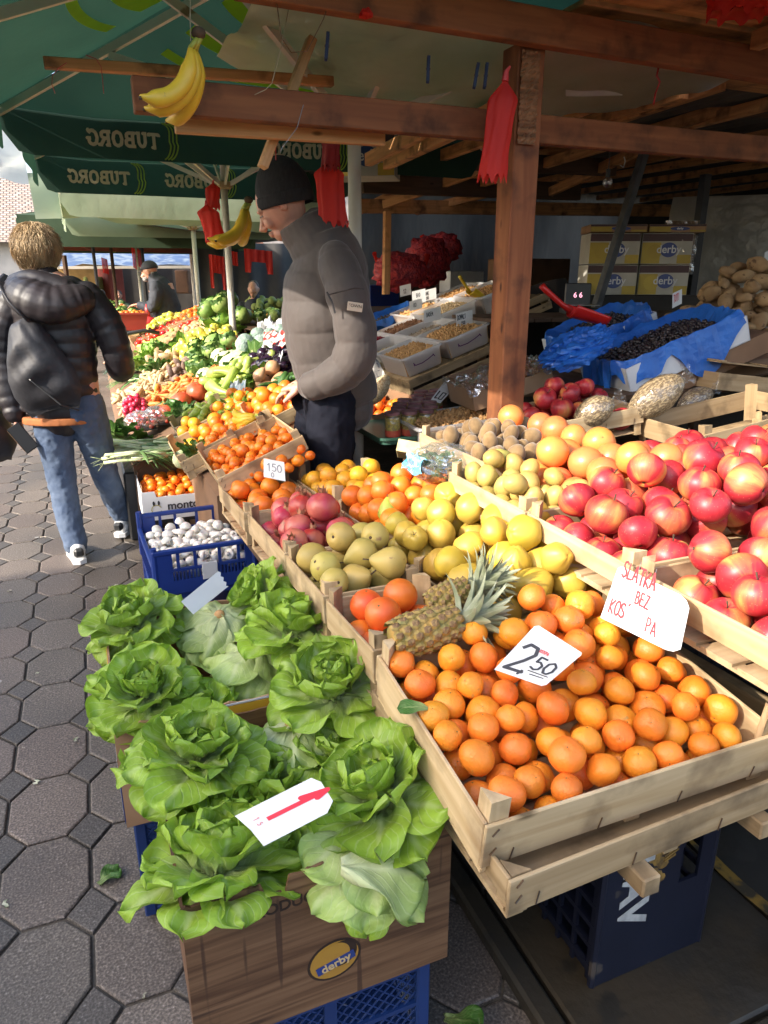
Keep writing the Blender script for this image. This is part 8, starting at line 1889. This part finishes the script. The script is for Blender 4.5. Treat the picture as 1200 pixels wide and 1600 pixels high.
b=MB(); b.tube([(-.15,-.02,1.475),(-.13,-.075,1.497),(-.06,-.098,1.508),(.03,-.08,1.50),(.05,-.02,1.49)],.014,8); b.build('grey_collar',pm('grey_fleece',(.22,.24,.25),(.15,.16,.17),scale=60,rough=.9,bump=.6,bscale=90),wrt,smooth=True)
b=MB(); limb(b,[(-.060,0,.805,.140,.20),(-.060,0,.765,.140,.20)],4,28,0,.1,None,False); organic(b,'orange_hem',pm('rust_orange_knit',(.42,.14,.04),(.30,.10,.03),scale=20,rough=.8),wrt,.008,2)
b=MB(); limb(b,[(-.09,0,.86,.12,.115),(-.105,0,.70,.10,.095),(-.105,.01,.45,.076,.076),(-.08,-.03,.22,.07,.066),(-.05,-.06,.085,.066,.062)],18); limb(b,[(.06,0,.86,.12,.115),(.075,.06,.70,.10,.095),(.07,.17,.45,.076,.076),(.08,.26,.25,.068,.066),(.09,.33,.13,.064,.062)],18); limb(b,[(-.09,0,.83,.12,.11),(.07,0,.83,.12,.11)],6)
organic(b,'jeans',JEAN,wrt,.008,2,.012,.05)
WSH=pm('white_leather',(.72,.72,.72),(.62,.62,.62),scale=10,rough=.4)
shoe(wrt,-.05,-.06,R(-90)+R(28),WSH,WSH,BLACKP); shoe(wrt,.09,.335,R(-90)-R(6),WSH,WSH,BLACKP,z=.012)
# hair: layered strands over a cap
HAIR=pm('blonde_hair',(.50,.36,.20),(.28,.19,.10),scale=26,rough=.5,stretch=(1,1,.18),bump=.8,bscale=90,bdist=.006,lo=.4,hi=.6)
b=MB(); hc=HCw+Vector((-.004,-.012,.03)); g=random.Random(2)
b.sph(tuple(hc),(.105,.112,.118),30,22,0,None,lambda q,d:Vector((q.x,q.y,q.z if q.z>-.085 else -.085))*(1+.03*wb(d.x*6,d.y*6,d.z*6)))
for k in range(2600):
    a=g.uniform(0,6.283); e=g.uniform(-.75,1.5); d=Vector((math.cos(a)*math.cos(e),math.sin(a)*math.cos(e),math.sin(e)))
    if d.y>.55 and d.z<.3: continue
    p=hc+Vector((d.x*.104,d.y*.111,d.z*.117)); cr=Vector((.02,.02,.9)); dn=(Vector((d.x*.5,d.y*.5,-.9))+Vector((g.gauss(0,.22),g.gauss(0,.22),g.gauss(0,.1)))); dn=(dn-d*dn.dot(d)*.95).normalized(); L_=g.uniform(.03,.075)
    P=[p,p+dn*L_*.5+d*g.uniform(.002,.009),p+dn*L_+d*g.uniform(-.004,.006)]; b.tube(P,[(.0019,.0012),(.0016,.0009),(.0004,.0003)],3,0,None,False)
b.build('hair',HAIR,wrt,smooth=True)
# carried things stay top level
Mw=Matrix.Translation((-.115,4.08,0))@Matrix.Rotation(-AZ+R(2),4,'Z')
t=thing('sling_bag','dark grey fabric sling bag on the back of the blonde woman','bag'); t.matrix_world=Mw; b=MB()

def bagf(front):
    def fn(u,v):
        w=(.10+.24*min(1,v*1.7)**.8)*(1 if v<.78 else 1-(v-.78)*1.3); x=-.11+.10*v+(u-.5)*w; dp=math.sin(u*math.pi)**.6*math.sin(min(1,v*1.05+.02)*math.pi)**.5 if 0<u<1 and 0<v<.95 else 0
        y=-.168-(.100*dp+.012*wb(u*6,v*6,1)*dp+.008*math.sin(v*21+u*5)*dp if front else 0)
        return (x,y,1.30-.46*v+.05*(u-.5)+.02*math.sin(u*3.1)*v)
    return fn
b.grid(22,26,bagf(True)); b.grid(10,12,bagf(False))
BAGM=pm('dark_grey_nylon',(.014,.014,.018),(.02,.02,.025),scale=30,rough=.6,bump=.4,bscale=18,bdist=.01)
b.build('bag_body',BAGM,t,smooth=True); b=MB(); b.tube([(-.04,-.215,1.29),(-.12,-.20,1.38),(-.19,-.13,1.46),(-.21,0,1.49)],[(.034,.005)]*4,8); b.build('shoulder_strap',BAGM,t,smooth=True); b=MB(); b.tube([(-.17,-.20,1.10),(-.06,-.275,1.02),(.06,-.262,.90),(.12,-.2,.86)],.004,6); b.build('zip_line',BLACKP,t)
t=thing('smartphone','dark smartphone held low in the left hand of the blonde woman','phone'); t.matrix_world=Mw@Matrix.Translation((-.225,-.10,.70))@Euler((R(-20),R(-32),R(25))).to_matrix().to_4x4(); b=MB(); b.box(-.036,.036,-.005,.005,-.078,.078,0,None,.004); b.build('phone_case',pm('phone_black',(.006,.006,.007),spec=.25,rough=.5),t); b=MB(); b.box(-.0375,-.0362,-.0045,.0045,-.06,.07); b.build('edge_trim',pm('brass_edge',(.3,.16,.08),rough=.3,metal=.6),t)
t=thing('shopping_bag','black shopping bag hanging at the edge beside the blonde woman','bag'); t.matrix_world=Mw@Matrix.Translation((-.43,-.02,.72)); b=MB(); b.sph((0,0,0),(.11,.14,.20),20,14,0,None,lambda q,d:Vector((q.x*(1.0-.3*d.z),q.y,q.z if q.z>-.15 else -.15))*(1+.06*wb(d.x*4,d.y*4,d.z*4))); b.build('bag_body',PUFF,t,smooth=True); b=MB(); b.tube([(0,-.05,.17),(.05,-.02,.34),(.12,.0,.5)],.008,6); b.build('bag_handle',PUFF,t)
# ---- the old man in the cap, further down
om=thing('person','grey bearded man in a dark cap and navy coat leaning over the far stall','person',(.86,10.35,0),(0,0,-AZ))
NAVY=pm('navy_coat_cloth',(.020,.024,.036),(.032,.036,.05),scale=6,rough=.75,bump=.4,bscale=14,bdist=.02)
HMo=Matrix.Rotation(R(-16),4,'Y'); HCo=Vector((.03,0,1.55)); b=MB(); head(b,HCo,HMo,1.02); limb(b,[(.06,0,1.50,.06,.06),(.12,0,1.42,.07,.07)],6); limb(b,[(.16,0,1.36,.12,.17),(.22,0,1.15,.12,.16),(.22,0,.9,.12,.16)],8)
for sy in (-1,1):
    limb(b,[(.14,sy*.17,1.36,.045,.045),(.10,sy*.2,1.12,.04,.04),(-.08,sy*.18,1.14,.03,.03)],10); hand(b,(-.10,sy*.18,1.14),(-1,0,-.15),(0,0,1),sy,1.,.4); limb(b,[(.2,sy*.1,.9,.085,.085),(.2,sy*.1,.5,.06,.06),(.22,sy*.1,.08,.045,.045)],8)
organic(b,'body',SKIN,om,.009,1)
b=MB(); limb(b,[(.24,0,.80,.21,.19),(.22,0,1.0,.20,.19),(.20,0,1.2,.20,.18),(.16,0,1.36,.19,.14),(.10,0,1.45,.10,.10),(.08,0,1.49,.085,.085)],20,24); 
for sy in (-1,1): limb(b,[(.15,sy*.18,1.36,.08,.08),(.14,sy*.23,1.2,.078,.078),(.08,sy*.22,1.10,.07,.07),(-.07,sy*.18,1.13,.052,.052)],16)
organic(b,'coat',NAVY,om,.012,3,.02,.1)
b=MB(); 
for sy in (-1,1): limb(b,[(.22,sy*.1,.9,.11,.1),(.21,sy*.1,.5,.09,.09),(.22,sy*.1,.08,.08,.08)],8)
organic(b,'trousers',DJEAN,om,.014,2); shoe(om,.22,-.1,0,BLACKP,BLACKP); shoe(om,.22,.1,0,BLACKP,BLACKP)
HH=Matrix.Translation(HCo+Vector((.012,0,.045)))@Matrix.Rotation(R(-8),4,'Y'); b=MB(); b.sph((0,0,0),(.112,.09,.098),20,12,0,HH,lambda q,d:Vector((q.x,q.y,max(q.z,-.012)))); b.grid(8,5,lambda u,v:tuple(HH@Vector((-.09-.085*math.sin(u*math.pi)*v,(u-.5)*.15,-.008-.018*v))),0); o=b.build('cap',NAVY,om,smooth=True)
b=MB(); b.sph(tuple(HCo+Vector((-.045,0,-.085))),(.05,.058,.045),14,10,0,None,lambda q,d:q*(1+.08*wb(d.x*9,d.y*9,d.z*9))); b.sph(tuple(HCo+Vector((.055,0,-.03))),(.05,.08,.05),12,8); b.build('grey_beard',pm('grey_hair',(.35,.33,.31),(.22,.2,.19),scale=60,rough=.8,bump=.8,bscale=100),om,smooth=True)
t=thing('carrier_bag','pink red plastic carrier bag hanging from the hand of the old man','bag',tuple(Uy(231,500,10.1)),(0,0,0)); b=MB(); b.sph((0,0,-.05),(.13,.1,.13),18,14,0,None,lambda q,d:q*(1+.08*wb(d.x*4,d.y*4,d.z*4)-.35*max(0,d.z-.3))); b.tube([(0,0,.05),(.0,0,.2)],[.04,.012],8); b.build('bag_body',pm('pink_red_film',(.72,.10,.10),(.6,.05,.06),scale=10,rough=.3,trans=.4,bump=.6,bscale=20,bdist=.01),t,smooth=True)
# ---- people further back
def bust(label,px,py,y,skin=SKIN,coat=NAVY,s=1.,face=R(90)-AZ):
    p=Uy(px,py,y); t=thing('person',label,'person',(p.x,p.y,0),(0,0,face)); z=p.z; b=MB(); head(b,Vector((0,0,z)),Matrix.Identity(4),s); limb(b,[(.02,0,z-.1,.055,.055),(.03,0,z-.2,.1,.16),(.04,0,z-.5,.12,.17),(.04,0,.6,.13,.17)],10)
    for sy in (-1,1): limb(b,[(.04,sy*.17,z-.24,.05,.05),(.0,sy*.24,z-.5,.04,.04),(-.16,sy*.16,z-.56,.03,.03)],8); limb(b,[(.05,sy*.1,.62,.085,.085),(-.30,sy*.12,.52,.07,.07),(-.32,sy*.12,.08,.05,.05)],8); hand(b,(-.16,sy*.16,z-.56),(-1,-.3*sy,0),(0,0,1),sy,1.,.5)
    organic(b,'body',skin,t,.011,1); b=MB(); limb(b,[(.03,0,z-.13,.085,.09),(.03,0,z-.20,.13,.20),(.04,0,z-.4,.15,.22),(.04,0,z-.75,.17,.22)],12)
    for sy in (-1,1): limb(b,[(.04,sy*.19,z-.24,.075,.075),(.0,sy*.26,z-.48,.07,.07),(-.14,sy*.17,z-.56,.055,.055)],10)
    organic(b,'coat',coat,t,.013,3,.02,.1); b=MB(); b.sph((.02,0,z+.03),(.092*s,.082*s,.10*s),14,10,0,None,lambda q,d:Vector((max(q.x,-.055) if d.z<.55 else q.x,q.y,q.z if q.z>-.03 or q.x>.02 else -.03))); b.build('hair',pm('dark_hair',(.06,.05,.045),(.1,.09,.08),scale=50,rough=.7),t,smooth=True); b=MB()
    for sy in (-1,1): limb(b,[(.05,sy*.1,.64,.10,.10),(-.30,sy*.12,.54,.085,.085),(-.32,sy*.12,.12,.07,.07)],8)
    organic(b,'trousers',DJEAN,t,.014,2); return t
bust('dark clothed man sitting behind the neighbouring stall under the red nets',396,452,10.9)
bust('person in a brown coat among the far posts',158,462,16.5,coat=pm('brown_coat',(.12,.06,.04)))
bust('person in a green coat behind the dark posts',185,462,18.5,coat=pm('green_coat',(.04,.09,.06)))
# red net bags hung flat beyond
for i,(px0,px1,py0,py1,y,lab) in enumerate(((326,352,397,425,9.6,'red net bags draped beside the third umbrella pole'),(381,426,388,408,9.2,'wide red net bags draped by the chest of the man in the beanie'),(352,372,390,412,9.4,'narrow red net bags next to the wide ones'),(205,214,386,418,11.8,'small red net strip on the black post'),(158,170,402,426,12.4,'red net strip on the thin post'),(214,222,388,416,12.2,'narrow red net just before the black post'))):
    a=Uy(px0,py0,y); c_=Uy(px1,py1,y); w=c_.x-a.x
    b=MB(); b.grid(16,6,lambda u,v:(a.x+w*u,y+.02*math.sin(u*25)-.0*u,a.z+(c_.z-a.z)*v*(1+.9*(1 if (u<.22 or u>.78) and px1-px0>20 else 0))-.03*u)); tag(b.build('net_bags',REDNET,smooth=True),lab,'net bags')
# ------------------------------------------------ far side of the aisle and background
WALLP=pm('pale_plaster',(.55,.53,.50),(.45,.44,.42),scale=2,rough=.9); 
def tile_mat():
    m,n=M_('old_roof_tiles'); L=n.links.new; out=nd(n,'ShaderNodeOutputMaterial'); p=nd(n,'ShaderNodeBsdfPrincipled'); tc=nd(n,'ShaderNodeTexCoord'); br=nd(n,'ShaderNodeTexBrick'); br.inputs['Scale'].default_value=1.; br.inputs['Color1'].default_value=(.33,.24,.19,1); br.inputs['Color2'].default_value=(.42,.36,.31,1); br.inputs['Mortar'].default_value=(.10,.08,.07,1); br.inputs['Brick Width'].default_value=.26; br.inputs['Row Height'].default_value=.26; br.inputs['Mortar Size'].default_value=.03; br.offset=.5
    mp=nd(n,'ShaderNodeMapping'); L(tc.outputs['UV'],mp.inputs[0]); mp.inputs['Scale'].default_value=(30,9,1); L(mp.outputs[0],br.inputs[0]); L(br.outputs[0],p.inputs[0]); p.inputs['Roughness'].default_value=.9; bp=nd(n,'ShaderNodeBump'); bp.inputs['Distance'].default_value=.05; L(br.outputs[1],bp.inputs['Height']); bp.invert=True; L(bp.outputs[0],p.inputs['Normal']); L(p.outputs[0],out.inputs[0]); return m
t=thing('building','low pale building with an old tiled roof at the end of the aisle','building',(-8,38,0))
b=MB(); b.box(-22,8,0,12,0,3.0); b.build('wall',WALLP,t); b=MB(); b.grid(2,2,lambda u,v:(-22.5+31*u,-.8+7*v,2.9+3.6*v)); b.grid(2,2,lambda u,v:(-22.5+31*u,13-7*v,2.9+3.6*v)); b.build('roof',tile_mat(),t)
for i in range(7):
    b=MB(); b.box(-18+i*3.4,-16.6+i*3.4,-.06,-.0,1.2,2.8); b.box(-18.08+i*3.4,-16.52+i*3.4,-.09,-.061,1.12,1.2); b.build('window',pm('dark_window',(.05,.06,.08),rough=.2),t)
# house closing the market street; unseen aisle-side one added, sized for its shade
for i,(x0,x1,y0,y1,h,c_,lab) in enumerate(((-16,-9,-16,1.0,6.55,(.5,.46,.4),'unseen cream building added along the aisle side to shade the market'),(2,14,27,33,4.5,(.4,.36,.33),'grey brown building closing the row behind the tarpaulins'))):
    t=thing('building',lab,'building',((x0+x1)/2,(y0+y1)/2,0)); m=pm('plaster'+str(i),c_,rough=.9); W2,D2=(x1-x0)/2,(y1-y0)/2
    b=MB(); b.box(-W2,W2,-D2,D2,0,h); b.build('wall',m,t); b=MB(); b.box(-W2-.2,W2+.2,-D2-.2,D2+.2,h,h+.25); b.build('roof',WDK,t)
# dark far stalls at the end of the row so that the view ends in market clutter
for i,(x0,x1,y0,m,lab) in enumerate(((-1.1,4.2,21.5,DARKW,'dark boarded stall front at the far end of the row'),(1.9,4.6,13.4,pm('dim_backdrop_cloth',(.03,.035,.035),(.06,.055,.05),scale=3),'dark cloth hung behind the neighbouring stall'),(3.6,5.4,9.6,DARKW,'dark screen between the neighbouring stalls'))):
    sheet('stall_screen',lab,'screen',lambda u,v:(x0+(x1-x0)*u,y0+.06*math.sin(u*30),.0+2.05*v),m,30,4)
for i,(px,py,w,h,c_) in enumerate(((120,440,.5,.5,(.5,.3,.1)),(140,455,.4,.35,(.3,.35,.1)),(175,450,.3,.5,(.3,.06,.04)),(330,455,.4,.3,(.05,.2,.4)),(300,440,.5,.3,(.2,.1,.05)))):
    p=Uy(px,py,20+i*.2); b=MB(); b.box(-w,w,-.2,.2,-h,h,0,None,.03); o=b.build('stacked_box',pm('box_paint%d'%i,c_,rough=.8),loc=p,rot=(0,0,i)); tag(o,['ochre','olive','dark red','blue','brown'][i]+' box stacked in the far market clutter','box')
